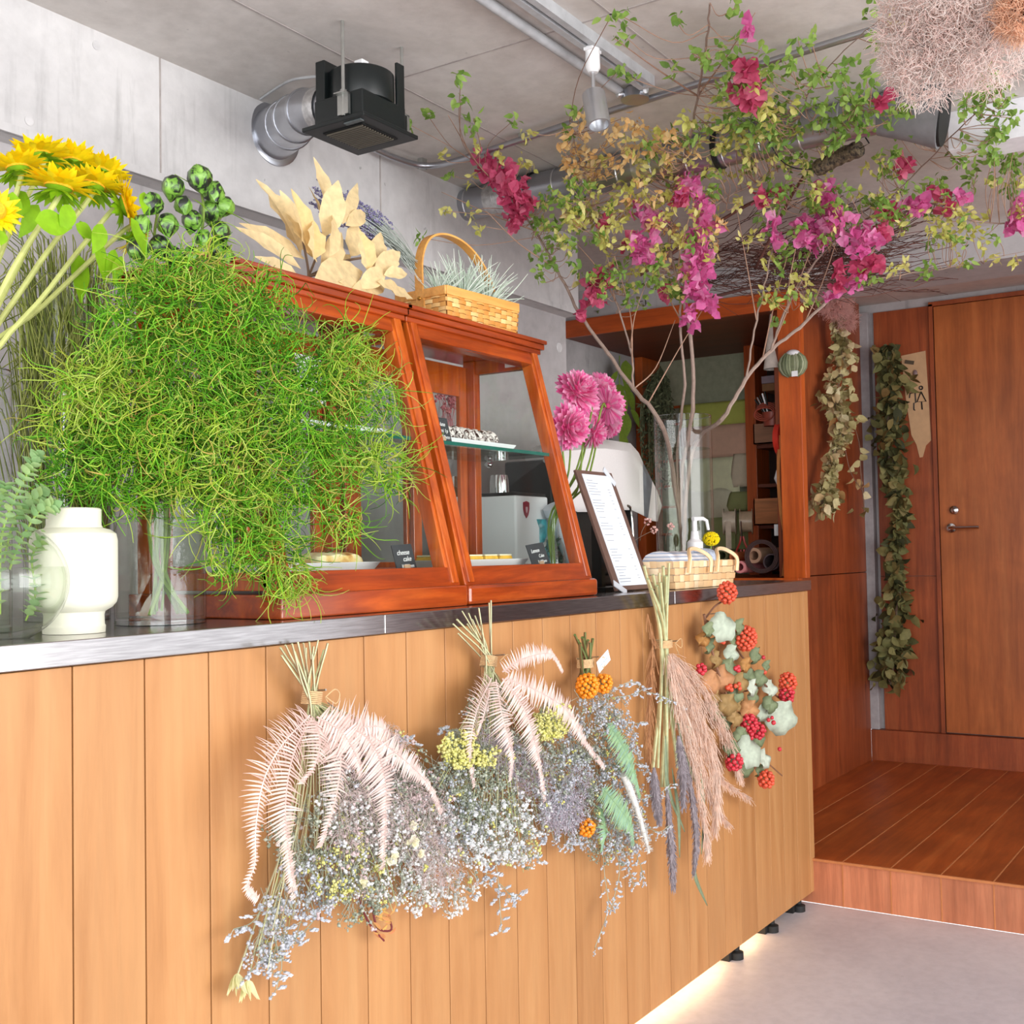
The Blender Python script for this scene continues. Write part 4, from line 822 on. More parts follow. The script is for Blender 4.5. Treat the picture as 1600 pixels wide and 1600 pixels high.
for i in range(95):
    p = ony(652 + g.uniform(-10, 8), 424 + g.uniform(-14, 8), 1.75 + g.uniform(-0.03, 0.03)); a = g.random(); q = ony(488 + 95 * a + g.uniform(-12, 12), 292 + 60 * a + g.uniform(-22, 30), 1.76 + g.uniform(-0.03, 0.03)); m = (p + q) / 2 + V((0, 0, 0.02)); P = bez([p, m, q], 6)
    b2.tube(P, 0.0009, 3, False); d = (P[-1] - P[-2]).normalized()
    for k in range(9):
        c = P[-1] - d * 0.006 * k
        for j in range(3): b.octa(c + rv(g, 0.0028), 0.0023, rv(g), 1.5)
b.build('flower_spikes', M_lav, lt); b2.build('stalks', M_lavs, lt)

# ---------------- right half of the worktop ----------------
M_brown = plain('dark_brown_board', (104, 78, 68), 0.55); M_paper = plain('bluish_white_paper', (226, 234, 244), 0.7, 0, 0.01); M_ink = plain('grey_print', (150, 156, 166), 0.8)
M_clip = plain('translucent_white_clip', (216, 222, 230), 0.3, 0, 0.02)
mB = V((2.735, 1.475, ZC)); ex = V((1, 0, 0)); up_ = (V((2.745, 1.60, 1.425)) - mB); mh = up_.length; up_.normalize(); nn = up_.cross(ex) * -1
mw_ = 0.205; mn = thing('menu_board', 'dark brown menu clipboard with a long white printed sheet leaning on the worktop', 'menu', tuple(mB))
c0 = mB + ex * mw_ / 2 + up_ * (mh / 2 + 0.004)
b = MB(); b.obox(c0, ex, up_, nn, mw_ / 2, mh / 2, 0.004); b.build('backing_board', M_brown, mn, bevel=0.001)
fn = nn if nn.y < 0 else -nn
b = MB(); b.obox(c0 + fn * 0.005, ex, up_, nn, 0.077, mh / 2 - 0.012, 0.0006); b.build('paper_sheet', M_paper, mn)
g = random.Random(91); b = MB(); v = mh / 2 - 0.03
while v > -mh / 2 + 0.02:
    if g.random() < 0.8:
        for (o, L) in ((-0.045, g.uniform(0.012, 0.034)), (0.052, 0.006 if g.random() < 0.6 else 0)):
            if L: b.obox(c0 + fn * 0.0058 + up_ * v + ex * (o + L / 2 - 0.01), ex, up_, nn, L, 0.0008, 0.0002)
    v -= 0.0085
b.build('printed_lines', M_ink, mn)
for (o, v, a) in ((0.075, mh / 2 - 0.014, 0.9), (-0.085, -mh / 2 + 0.006, 0.5)):
    e2 = ex * cos(a) - up_ * sin(a); b = MB(); b.obox(c0 + fn * 0.007 + ex * o + up_ * v, e2, fn.cross(e2), fn, 0.03, 0.009, 0.0012); b.build('plastic_corner', M_clip, mn)
b = MB(); b.box(2.76, 2.92, 1.52, 1.60, ZC, ZC + 0.012); b.box(2.83, 2.85, 1.57, 1.60, ZC, ZC + 0.18); b.build('rear_stand', M_black, mn)
# clear bottle with dahlias
DV = V((2.79, 1.70, ZC)); t = thing('bottle_vase', 'slim clear glass bottle with dahlia stems between the display case and the menu board', 'vase', tuple(DV))
b = MB(); b.lathe([(0, 0), (0.032, 0.0), (0.034, 0.01), (0.034, 0.12), (0.018, 0.155), (0.017, 0.20), (0.019, 0.205), (0.016, 0.205), (0.015, 0.16), (0.031, 0.12), (0.031, 0.012), (0, 0.01)], DV, 28); b.build('glass_wall', M_glass, t)
M_dah = leafy('pink_dahlia_petal', [(236, 90, 160), (244, 130, 186), (250, 176, 212), (254, 214, 234)], 0.5, 0.4)
DH = [((902, 612), (-0.25, -0.85, 0.45), 0.058, 'dahlia at the top left of the pink cluster, facing forward', 1, 1.66), ((889, 667), (-0.2, -1, -0.05), 0.055, 'lowest left dahlia, facing the front, round and full', 2, 1.62), ((936, 608), (0.5, -0.3, 0.8), 0.050, 'dahlia at the top right of the cluster seen from the side', 3, 1.70), ((950, 634), (0.9, -0.25, 0.35), 0.050, 'dahlia on the right side of the cluster turned away', 4, 1.66), ((928, 676), (0.45, -0.8, -0.4), 0.042, 'small dahlia at the lower right of the cluster', 5, 1.64), ((952, 662), (0.9, -0.5, -0.2), 0.040, 'half-hidden dahlia at the right edge of the cluster', 6, 1.70), ((916, 640), (0.3, 0.6, 0.3), 0.038, 'small dahlia hidden in the middle of the cluster', 7, 1.70)]
for (hp, nr, r, lab, seed, Y) in DH:
    r *= 1.22
    g = random.Random(100 + seed); h = ony(hp[0], hp[1], Y); nr = V(nr).normalized(); t = thing('dahlia', lab + ', in the slim bottle', 'flower', tuple(DV))
    b = MB(); b.tube(bez([DV + rv(g, 0.008) + V((0, 0, 0.03)), DV + V((g.uniform(-0.008, 0.008), g.uniform(-0.008, 0.008), 0.20)), (DV + h) / 2 + V((0.02, 0, 0.06)), h - nr * 0.03, h - nr * 0.01], 5), 0.0032, 6); b.build('stem', M_stem, t)
    u = nr.orthogonal().normalized(); v = nr.cross(u); b = MB()
    for ring in range(7):
        n = [22, 22, 20, 18, 15, 11, 7][ring]; el = [-0.35, -0.05, 0.25, 0.55, 0.85, 1.12, 1.35][ring]
        for k in range(n):
            a = 2 * pi * (k + 0.5 * (ring % 2)) / n + g.uniform(-0.06, 0.06); d = u * cos(a) + v * sin(a); e = el + g.uniform(-0.07, 0.07); dd = d * cos(e) + nr * sin(e)
            b.leaf(h + dd * r * 0.18, dd, nr * cos(e) - d * sin(e), r * (0.86 - 0.05 * ring) * g.uniform(0.93, 1.05), r * 0.36, -0.35, 0.35, 5, 1.5, 0.0)
    b.build('petals', M_dah, t)
    b = MB(); b.ball(h, r * 0.16, 10, 6); b.build('flower_centre', plain('dahlia_centre', (214, 70, 130), 0.7), t)
# towel over the coffee machine
M_tow = NT('linen_towel'); tc = M_tow.n('ShaderNodeTexCoord'); wv_ = M_tow.noise(M_tow.mapping((300, 300, 300)), 3, 2); M_tow.l(M_tow.ramp(wv_, [(0.3, lin((212, 208, 206))), (0.7, lin((232, 228, 226)))]), M_tow.b.inputs['Base Color']); M_tow.b.inputs['Roughness'].default_value = 0.9; M_tow = M_tow.m
M_tows = plain('grey_towel_stripe', (112, 114, 120), 0.9)
cm = thing('coffee_machine', 'dark coffee machine mostly hidden under the striped towel', 'machine', (3.5, 1.99, ZC))
b = MB(); b.box(3.12, 3.66, 1.90, 2.08, 1.13, 1.50); b.box(3.15, 3.62, 1.86, 2.08, ZC, 1.13); b.build('machine_body', M_black, cm, bevel=0.008)
b = MB(); b.box(3.20, 3.60, 1.93, 2.05, 1.50, 1.53); b.build('cup_rack', M_chrome, cm)
p = ony(985, 800, 1.86); b = MB(); b.tube(bez([p + V((-0.06, 0.04, 0.02)), p + V((-0.02, 0, 0.02)), p, p + V((0.01, 0, -0.06)), p + V((0.014, 0, -0.16))], 5), 0.006, 8); b.build('steam_wand', M_chrome, cm)
tp = [(872, 702, 760), (884, 692, 790), (900, 690, 800), (920, 687, 800), (945, 687, 800), (965, 690, 797), (985, 693, 797), (998, 708, 803), (1004, 722, 806), (1009, 732, 809), (1019, 752, 812), (1027, 768, 814), (1034, 790, 815)]
b = MB(); nv = 8; vs = []
for i, (x, y0, y1) in enumerate(tp):
    for j in range(nv + 1): f = j / nv; vs.append(ony(x + 2 * f if i < 10 else x - 7 * f, y0 + (y1 - y0) * f, 1.85 + 0.012 * sin(i * 1.1 + 2 * f) + (0.04 if j == 0 else 0)))
for i, (x, y0, y1) in enumerate(tp): vs.append(V(vs[i * (nv + 1)]) + V((0.03, 0.13, 0.0)))
fs = [(i * (nv + 1) + j, i * (nv + 1) + j + 1, (i + 1) * (nv + 1) + j + 1, (i + 1) * (nv + 1) + j) for i in range(len(tp) - 1) for j in range(nv)]
o_ = len(tp) * (nv + 1); fs += [(i * (nv + 1), (i + 1) * (nv + 1), o_ + i + 1, o_ + i) for i in range(len(tp) - 1)]
b.add(vs, fs)
for k_, f in enumerate(b.f):
    if min(f) // (nv + 1) in (9, 8) and max(f) < o_: b.mi[k_] = 1
tag(b.build('towel', [M_tow, M_tows], solid=0.002), 'off-white linen towel with one grey stripe draped over the coffee machine', 'towel')
# big vase for the branches
BV = V((3.61, 1.68, ZC)); cylvase(BV.x, BV.y, 0.096, 0.56, 0.45, 'large clear glass cylinder vase holding the tall bare branches', 0.005)
# low basket with folded cloths
bc2 = V((3.17, 1.485, ZC)); kb = thing('cloth_basket', 'low pale woven basket holding folded striped cloths, in front of the big vase', 'basket', tuple(bc2))
b = MB(); woven(b, lambda x, y, z: bc2 + V((x, y, z + 0.001)), 0.41, 0.14, 0.078, 13, 6, 4, 0.08, 0.003, 0.94); b.build('woven_sides', M_splint2, kb)
b = MB(); b.box(bc2.x - 0.19, bc2.x + 0.19, bc2.y - 0.07, bc2.y + 0.07, ZC + 0.001, ZC + 0.02); b.build('basket_floor', M_splint2, kb)
for (dx, sx_) in ((-0.075, 1), (0.12, 1)):
    b = MB(); b.tube(bez([bc2 + V((dx - 0.075, -0.088, 0.045)), bc2 + V((dx - 0.07, -0.09, 0.085)), bc2 + V((dx - 0.03, -0.07, 0.11)), bc2 + V((dx + 0.03, -0.07, 0.11)), bc2 + V((dx + 0.07, -0.09, 0.085)), bc2 + V((dx + 0.075, -0.088, 0.045))], 5), 0.006, 8); b.build('small_handle', M_splint2, kb)
k = NT('striped_cloth'); tc = k.n('ShaderNodeTexCoord'); sp_ = k.n('ShaderNodeSeparateXYZ'); k.l(tc.outputs['Object'], sp_.inputs[0]); m_ = k.n('ShaderNodeMath', operation='MULTIPLY'); m_.inputs[1].default_value = 620; k.l(sp_.outputs[2], m_.inputs[0]); m2 = k.n('ShaderNodeMath', operation='SINE'); k.l(m_.outputs[0], m2.inputs[0])
k.l(k.ramp(m2.outputs[0], [(0.5, lin((236, 236, 240))), (0.8, lin((150, 170, 200)))]), k.b.inputs['Base Color']); k.b.inputs['Roughness'].default_value = 0.9; M_strp = k.m
g = random.Random(7)
for i, (x0, x1, z0, z1, lab) in enumerate(((3.0, 3.19, 0.025, 0.105, 'blue and white striped cloth at the left of the low basket'), (3.19, 3.27, 0.025, 0.10, 'striped cloth folded in the middle of the low basket'), (3.275, 3.335, 0.025, 0.112, 'pale blue patterned cloth at the right end of the low basket'))):
    b = MB(); n = 10; vs = []; fs = []
    for a_ in range(n + 1):
        for c_ in range(9):
            q = pi * c_ / 8; vs.append((x0 + (x1 - x0) * a_ / n, bc2.y - 0.05 * cos(q), ZC + z0 + (z1 - z0) * (sin(q) ** 0.35) + 0.003 * sin(a_ * 1.4 + i)))
    for a_ in range(n):
        for c_ in range(8): e = a_ * 9 + c_; fs.append((e, e + 1, e + 10, e + 9))
    b.add(vs, fs); b.add([vs[k_] for k_ in range(9)], [tuple(range(9))]); b.add([vs[n * 9 + k_] for k_ in range(9)], [tuple(range(8, -1, -1))])
    tag(b.build('folded_cloth', M_strp if i < 2 else plain('blue_flower_cloth', (200, 212, 232), 0.9, 0, 0.25, scale=120)), lab, 'cloth')
# pump bottle, yellow pompon flower, little pink sprigs
pb = V((3.30, 1.66, ZC)); t = thing('pump_bottle', 'white pump bottle behind the low basket', 'dispenser', tuple(pb))
pt_ = ony(1085, 812, 1.66)
pt_ = ony(1085, 812, 1.592); pb = V((pt_.x, 1.592, ZC)); t.location = pb
b = MB(); b.lathe([(0, 0), (0.026, 0), (0.028, 0.005), (0.028, 0.10), (0.024, 0.118), (0.014, 0.124), (0, 0.124)], pb, 24); b.build('bottle', tubeglass('amber_clear', (0.85, 0.8, 0.7), (0.7, 0.6, 0.5)), t)
b = MB(); b.lathe([(0.026, 0.11), (0.026, 0.135), (0.015, 0.145), (0.012, 0.17), (0.008, 0.172), (0.008, 0.205), (0, 0.205)], pb, 20); b.tube([pb + V((-0.012, 0, 0.21)), pb + V((0.03, -0.015, 0.212)), pb + V((0.05, -0.02, 0.205)), pb + V((0.058, -0.022, 0.175))], [0.0075, 0.0065, 0.006, 0.005], 10); b.build('pump_head', M_white, t)
yp = ony(1111, 842, 1.58); t = thing('pompon_flower', 'single round yellow pompon flower behind the right end of the low basket', 'flower', tuple(yp))
b = MB(); g = random.Random(8)
for i in range(420): d = rv(g); b.octa(yp + V((d.x * 0.026, d.y * 0.026, d.z * 0.021)), 0.0036, d)
b.build('flower_head', leafy('pompon_yellow', [(244, 214, 8), (252, 232, 30)], 0.7, 0.1), t)
b = MB(); b.tube(bez([yp, yp + V((0.012, 0.01, -0.04)), V((yp.x + 0.02, 1.63, ZC + 0.01))], 5), 0.0035, 6); b.build('stem', M_stem, t)
M_pinkf = leafy('tiny_pink_flower', [(236, 180, 170), (246, 206, 196)], 0.7, 0.2)
for i, (bx, by, tx, ty) in enumerate(((985, 850, 1022, 828), (1000, 845, 1012, 815), (1040, 850, 1048, 822))):
    b = MB(); P = bez([ony(bx, by, 1.63), ony((bx + tx) / 2 - 3, (by + ty) / 2, 1.62), ony(tx, ty, 1.62)], 4); b.cur = 1; b.tube(P, 0.0009, 4); b.cur = 0
    for k_ in range(16): b.octa(P[-1] + rv(g, 0.010), 0.0042, rv(g), 0.8)
    tag(b.build('pink_sprig', [M_pinkf, M_bark]), ['right-leaning sprig of tiny pink flowers behind the cloth basket', 'short sprig of tiny pink flowers just behind the menu board', 'sprig of tiny pink flowers in front of the big vase'][i], 'sprig')
# white grinder with crest, seen through the case
gx, gy = 2.93, 1.93
t = thing('coffee_grinder', 'white coffee grinder with a red shield badge seen through the right display case', 'grinder', (gx, gy, ZC))
b = MB(); b.box(gx - 0.09, gx + 0.09, gy - 0.075, gy + 0.075, ZC, 1.375); b.build('housing', M_porc, t, bevel=0.006)
b = MB(); b.box(gx - 0.085, gx + 0.085, gy - 0.07, gy + 0.07, 1.375, 1.385); b.build('lid', M_black, t, bevel=0.002)
b = MB(); b.lathe([(0.03, 1.385), (0.03, 1.42), (0.026, 1.44), (0.0, 1.44)], (gx - 0.03, gy + 0.02, 0), 20); b.build('dosing_cap', M_chrome, t)
k_ = V((gx - 0.035, gy - 0.0762, 1.335)); b = MB(); sh = [(-0.016, 0.02), (0, 0.024), (0.016, 0.02), (0.016, 0.0), (0.010, -0.016), (0, -0.026), (-0.010, -0.016), (-0.016, 0.0)]
b.add([(k_.x + x, k_.y - 0.001, k_.z + z) for x, z in sh] + [(k_.x + x, k_.y + 0.001, k_.z + z) for x, z in sh], [tuple(range(8)), tuple(range(15, 7, -1))] + [(i, (i + 1) % 8, 8 + (i + 1) % 8, 8 + i) for i in range(8)], True); bd = b.build('shield_badge', plain('badge_red', (150, 30, 56), 0.4), t)
b = MB(); b.add([(k_.x + x * 0.35, k_.y - 0.0016, k_.z + z * 0.4 - 0.002) for x, z in sh], [tuple(range(8))], True); b.build('badge_emblem', plain('badge_pale', (222, 190, 196), 0.4), bd)
# teal glass with dried greens + roll of white paper
q = ony(860, 880, 1.84); t = thing('teal_bag', 'teal plastic bag of dark dried greenery beside the white grinder', 'bag', (q.x, 1.88, ZC))
b = MB(); n = 14; vs = []; fs = []; gg_ = random.Random(4)
for j in range(9):
    for i in range(n): a = 2 * pi * i / n; r = 0.05 + 0.01 * sin(j * 0.9) + gg_.uniform(-0.006, 0.006); vs.append((q.x + r * 1.2 * cos(a), 1.88 + r * 0.7 * sin(a), ZC + 0.001 + j * 0.026))
for j in range(8):
    for i in range(n): fs.append((j * n + i, j * n + (i + 1) % n, (j + 1) * n + (i + 1) % n, (j + 1) * n + i))
b.add(vs, fs); b.build('bag_film', plain('teal_film', (60, 150, 160), 0.3, 0, 0.4, scale=50), t, solid=0.0005)
M_dgr = leafy('dark_green_scraps', [(34, 66, 50), (60, 96, 70), (84, 120, 96)], 0.6, 0.1); b = MB()
for i in range(260): a = gg_.uniform(0, 6.3); b.leaf(V((q.x + 0.045 + 0.05 * gg_.uniform(-1, 1), 1.84 + gg_.uniform(-0.02, 0.02), ZC + 0.02 + gg_.random() * 0.13)), rv(gg_), rv(gg_), 0.022, 0.007, 0.5, 0.2, 3)
b.build('dried_greenery', M_dgr, t)
p0 = ony(862, 790, 1.83); p1 = ony(905, 890, 1.80); b = MB(); dd = (p1 - p0).normalized(); L = (p1 - p0).length
b.lathe([(0.026, 0), (0.030, 0.001), (0.030, L * 0.96), (0.027, L * 0.96), (0.026, 0.001)], p0, 24, dd, False); tag(b.build('paper_roll', M_paper), 'roll of white paper leaning beside the teal bag, seen through the case', 'paper roll')
# pink dried flowers behind the cases
M_pk = leafy('dried_pink_flower', [(196, 92, 106), (216, 128, 140), (226, 160, 160)], 0.7, 0.2); b = MB(); g = random.Random(12)
for i in range(26):
    P = bez([ony(705 + g.uniform(-6, 6), 700, 2.0), ony(700 + g.uniform(-14, 14), 660, 2.0), ony(698 + g.uniform(-24, 26), 618 + g.uniform(-14, 26), 2.0 + g.uniform(-0.04, 0.04))], 3); b.tube(P, 0.0008, 3, False)
    for j in range(16): b.octa(P[-1] + rv(g, g.uniform(0, 0.014)), 0.0045, rv(g), 1.4)
tag(b.build('dried_flower_bunch', M_pk), 'bunch of dried pink flowers behind the right display case', 'dried flowers')
b = MB(); b.lathe([(0, 0), (0.04, 0), (0.045, 0.01), (0.045, 0.27), (0.02, 0.30), (0.02, 0.33), (0, 0.33)], (ony(705, 700, 1.97).x, 1.975, ZC), 20); tag(b.build('brown_jar', plain('brown_glass', (90, 60, 36), 0.2)), 'brown jar holding the dried pink flowers behind the display case', 'jar')

# ---------------- things on and in the shelf unit ----------------
def tubeobj(name, p0, p1, r, ri, m, lab, cat, grp=None):
    p0 = V(p0); p1 = V(p1); L = (p1 - p0).length; b = MB(); b.lathe([(ri, 0), (r, 0), (r, L), (ri, L)], p0, 24, p1 - p0, True)
    return tag(b.build(name, m), lab, cat, grp)
ZL = 1.0855
def rollp(x, y, X, r, L, col, lab, ang=0.0, ri=None):
    c = onx(x, y, X); d = V((cos(ang), sin(ang), 0.0)); tubeobj('paper_roll', c, c + d * L, r, ri if ri else r * 0.6, plain('roll_%d_%d' % (int(x), int(y)), col, 0.7), lab, 'paper roll')
rollp(1156, 886, 4.82, 0.027, 0.5, (222, 140, 142), 'pink roll with pale open end lying lowest on the shelf')
rollp(1133, 886, 4.84, 0.023, 0.5, (190, 140, 120), 'small brownish roll left of the pink roll', 0.1)
rollp(1147, 870, 4.90, 0.022, 0.5, (214, 120, 70), 'orange-brown roll with grey opening above the pink roll', 0.05)
rollp(1178, 868, 4.86, 0.034, 0.5, (190, 150, 122), 'tan roll resting on top of the pink roll', 0.0)
rollp(1205, 878, 4.84, 0.036, 0.45, (78, 62, 66), 'dark grey-brown roll beside the post', 0.1, 0.03)
rollp(1128, 868, 5.05, 0.03, 0.45, (120, 128, 84), 'olive green roll at the back left of the shelf')
c = onx(1190, 873, 4.825); b = MB()
for k_ in range(3): b.tube([c + V((0.001 * k_, 0.075 * cos(a / 20 * 2 * pi) * (1 - 0.1 * k_), 0.07 * sin(a / 20 * 2 * pi) * (1 - 0.08 * k_) + 0.01)) for a in range(21)], 0.004, 6, False)
tag(b.build('rubber_loop', plain('brown_rubber', (74, 52, 50), 0.6)), 'looped dark brown cord hanging over the paper rolls', 'cord')
# ribbon spools + scissors
for i, (x, y, X, col, lab) in enumerate(((1140, 815, 5.25, (226, 210, 188), 'large cream ribbon spool on the lower rail'), (1166, 815, 5.30, (206, 180, 150), 'tan ribbon spool right of the cream spool'))):
    c = onx(x, y, X); t = thing('ribbon_spool', lab, 'spool', tuple(c)); m = plain('ribbon_%d' % i, col, 0.3); b = MB(); b.lathe([(0.01, -0.03), (0.062, -0.03), (0.062, -0.026), (0.05, -0.026), (0.05, 0.026), (0.062, 0.026), (0.062, 0.03), (0.01, 0.03)], c, 32, (0.35, -1, 0)); b.build('wound_ribbon', m, t)
    if i == 0: b = MB(); b.box(c.x - 0.056, c.x - 0.055, c.y - 0.03, c.y - 0.002, c.z - 0.14, c.z); b.build('hanging_ribbon_end', m, t)
c = onx(1160, 855, 5.1); t = thing('scissors', 'scissors with red handles hanging below the ribbon spools', 'scissors', tuple(c)); M_red = plain('red_plastic', (200, 50, 34), 0.35)
for s_ in (-1, 1): b = MB(); b.tube(bez([c + V((0, s_ * 0.006, 0.05)), c + V((0, s_ * 0.012, 0.02)), c + V((0, s_ * 0.03, -0.02)), c + V((0, s_ * 0.026, -0.055)), c + V((0, s_ * 0.01, -0.05)), c + V((0, s_ * 0.008, -0.01))], 5), 0.005, 8); b.build('finger_loop', M_red, t)
b = MB(); b.bar(c + V((0, 0, 0.03)), c + V((0, 0.004, 0.12)), 0.008, 0.003); b.build('blades', M_chrome, t)
# brush pot, red tape, ribbon tail, white vase, tag in the cubbies
c = onx(1206, 655, 4.86); t = thing('pencil_pot', 'red-brown pot of pens and coiled cord in the upper cubby', 'pot', tuple(c)); M_terr = plain('red_brown_leather', (130, 52, 32), 0.5)
b = MB(); b.lathe([(0, -0.03), (0.035, -0.03), (0.04, 0.03), (0.034, 0.03), (0.03, -0.02), (0, -0.02)], c, 24); b.build('pot_body', M_terr, t)
for k_ in range(4): b = MB(); b.tube([c + V((0, 0.045 * cos(a / 16 * 2 * pi) + 0.02, 0.02 + 0.028 * sin(a / 16 * 2 * pi) + 0.008 * k_)) + V((-0.04 + 0.01 * k_, 0, 0)) for a in range(17)], 0.0035, 6, False); b.build('cord_coil', M_terr, t)
for k_ in range(5): b = MB(); b.tube([c + V((0.01 * (k_ - 2), 0.005 * k_, 0)), c + V((0.012 * (k_ - 2), 0.02 + 0.016 * k_, 0.12 - 0.006 * k_))], 0.0038, 6); b.build('pen', [M_black, M_white, M_black, M_chrome, M_black][k_], t)
c = onx(1217, 685, 4.80); b = MB(); b.lathe([(0.05, -0.012), (0.085, -0.012), (0.085, 0.012), (0.05, 0.012)], c + V((0.06, 0.0, 0.0)), 32, (0.1, 1, 0), True); tag(b.build('red_tape_ring', M_red), 'ring of red tape hanging on the inner side of the wooden post', 'tape')
b = MB(); P = bez([onx(1219, 680, 4.79), onx(1216, 740, 4.79), onx(1220, 800, 4.79), onx(1228, 850, 4.79), onx(1224, 900, 4.79)], 6); strap(b, P, (0, 1, 0), 0.014, 0.0012); tag(b.build('tan_ribbon', plain('tan_ribbon_cloth', (196, 124, 60), 0.5)), 'long tan ribbon hanging down the wooden post', 'ribbon')
c = onx(1221, 742, 4.84); b = MB(); b.lathe([(0, -0.045), (0.02, -0.043), (0.032, -0.015), (0.022, 0.02), (0.01, 0.04), (0.011, 0.05), (0, 0.05)], c, 24); tag(b.build('white_bud_vase', M_porc), 'small white pear-shaped bud vase hanging beside the wooden post', 'vase')
c = onx(1209, 555, 4.83); b = MB(); b.lathe([(0.012, 0.18), (0.045, -0.06), (0.043, -0.06), (0.010, 0.18)], c, 24); tag(b.build('paper_cone', plain('cream_paper', (232, 220, 208), 0.7)), 'cream paper cone behind the top of the wooden post', 'paper cone')
for i, (x, y, col, lab) in enumerate(((1208, 592, (170, 150, 160), 'flat mauve box on the top cubby shelf'), (1209, 604, (158, 112, 72), 'flat brown box under the mauve box'))):
    c = onx(x, y, 5.45); b = MB(); b.box(c.x, c.x + 0.15, c.y - 0.05, c.y + 0.06, c.z - 0.018, c.z + 0.018); tag(b.build('flat_box', plain('flatbox%d' % i, col, 0.7), bevel=0.001), lab, 'box')
c = onx(1217, 828, 4.86); b = MB(); b.box(c.x, c.x + 0.006, c.y - 0.022, c.y + 0.022, c.z - 0.025, c.z + 0.025); tag(b.build('wall_socket', M_white, bevel=0.002), 'white electric socket in the lowest cubby', 'socket')
# air plant ball on the post
c = onx(1238, 566, 4.74); t = thing('post_air_plant', 'grey-green striped air plant ball fixed to the wooden post', 'air plant', tuple(c)); g = random.Random(17); b = MB()
for i in range(150):
    a = g.uniform(0, 2 * pi); d = V((sin(a) * 0.7, cos(a), 0)); Q = []; rr = 0.055 * g.uniform(0.85, 1.0)
    for k_ in range(7): q = 0.15 + 2.6 * k_ / 6; Q.append(c + V((0.0, 0, -0.012)) + V((d.x * sin(q), d.y * sin(q) * 1.1, cos(q))) * rr)
    b.tube(Q, [0.004, 0.005, 0.005, 0.005, 0.004, 0.003, 0.001], 4, False)
b.build('leaves', leafy('striped_grey_green', [(96, 104, 74), (140, 146, 112), (184, 186, 156)], 0.6, 0.1), t)
b = MB(); b.ball(c + V((0.0, -0.004, 0.035)), 0.03, 14, 8, (1, 1, 0.6)); b.build('pale_shell', plain('shell_grey', (206, 202, 204), 0.5), t)
b = MB(); b.box(c.x - 0.03, c.x - 0.028, c.y - 0.032, c.y - 0.006, c.z - 0.065, c.z - 0.042); b.build('price_tag', M_white, t)
# hanging dried green bunch + fresh leaves by the rear post
M_eu = leafy('grey_green_dried_leaf', [(74, 80, 56), (104, 110, 80), (134, 138, 104)], 0.7, 0.15); g = random.Random(19); b = MB(); t = thing('hanging_dried_bunch', 'grey-green dried bunch hanging head down beside the rear post', 'dried bunch', tuple(onx(1030, 580, 5.3)))
top = onx(1032, 572, 5.3)
for i in range(70):
    x1 = 1028 + g.uniform(-24, 20); y1 = g.uniform(640, 775); e = onx(x1, y1, 5.3 + g.uniform(-0.08, 0.08)); m = onx(1030 + (x1 - 1030) * 1.1, 610 + g.uniform(0, 30), 5.3 + g.uniform(-0.06, 0.06)); P = bez([top, m, e], 6); b.tube(P, 0.0016, 3, False)
    for p in P[2:]:
        for k_ in range(2): b.leaf(p, rv(g) + V((0, 0, -0.9)), rv(g), 0.032, 0.010, 0.3, 0.2, 3)
b.build('dried_stems', M_eu, t)
t = thing('hanging_fresh_leaves', 'bright green pointed leaves hanging by the concrete wall left of the rear post', 'leaves', tuple(ony(972, 562, 2.7))); M_fr = leafy('fresh_green_leaf', [(84, 130, 34), (112, 158, 50), (134, 150, 60), (150, 140, 60)], 0.4, 0.35)
b = MB(); b.tube(bez([ony(968, 556, 2.72), ony(968, 600, 2.7), ony(974, 650, 2.7), ony(978, 720, 2.7)], 5), 0.003, 6); b.build('stem', M_stem, t)
for (x, y, tx, ty, W) in ((978, 563, 980, 600, 30), (965, 580, 953, 602, 10), (975, 605, 958, 612, 16), (972, 608, 990, 604, 14), (974, 610, 968, 668, 26), (976, 608, 998, 645, 22), (974, 640, 980, 690, 28), (985, 640, 1005, 668, 16), (968, 668, 985, 735, 24), (978, 700, 962, 740, 16), (966, 612, 962, 660, 18)):
    p = ony(x, y, 2.68); q = ony(tx, ty, 2.66); b = MB(); b.leaf(p, q - p, V((-0.3, -1, 0.2)), (q - p).length, W / 330.0, 0.3, 0.25, 6, 0.85); b.build('leaf', M_fr, t)

# ---------------- toilet sign by the door ----------------
M_kraft = plain('kraft_paper', (198, 158, 118), 0.85, 0, 0.06); t = thing('lavatory_sign', 'strip of brown paper with male and female outline figures left of the door', 'sign', tuple(onx(1435, 620, 5.94)))
def sp2(x, y, o=0.0): return onx(x, y, 5.942 - o)
out = [(1408, 556), (1446, 548), (1451, 620), (1455, 688), (1447, 696), (1442, 714), (1437, 715), (1432, 695), (1424, 680), (1415, 620)]
b = MB(); n = len(out); b.add([sp2(x, y) for x, y in out] + [sp2(x, y, -0.001) for x, y in out], [tuple(range(n)), tuple(range(2 * n - 1, n - 1, -1))] + [(i, (i + 1) % n, n + (i + 1) % n, n + i) for i in range(n)], True); b.build('paper_strip', M_kraft, t)
M_blk = plain('black_ink', (22, 18, 20), 0.6)
def ln(pts, closed=False):
    P = [sp2(x, y, 0.001) for x, y in pts]; P = P + [P[0]] if closed else P; b = MB(); b.tube(P, 0.0034, 5); b.build('ink_line', M_blk, t)
def circ(x, y, r): ln([(x + r * cos(a / 12 * 2 * pi), y + r * sin(a / 12 * 2 * pi)) for a in range(12)], True)
circ(1424, 608, 2.6); circ(1439, 606, 2.6)
ln([(1421, 622), (1422, 615), (1430, 613), (1431, 629), (1428, 630), (1428, 640), (1430, 641)]); ln([(1439, 612), (1447, 627), (1433, 628)], True); ln([(1440, 628), (1441, 640)])
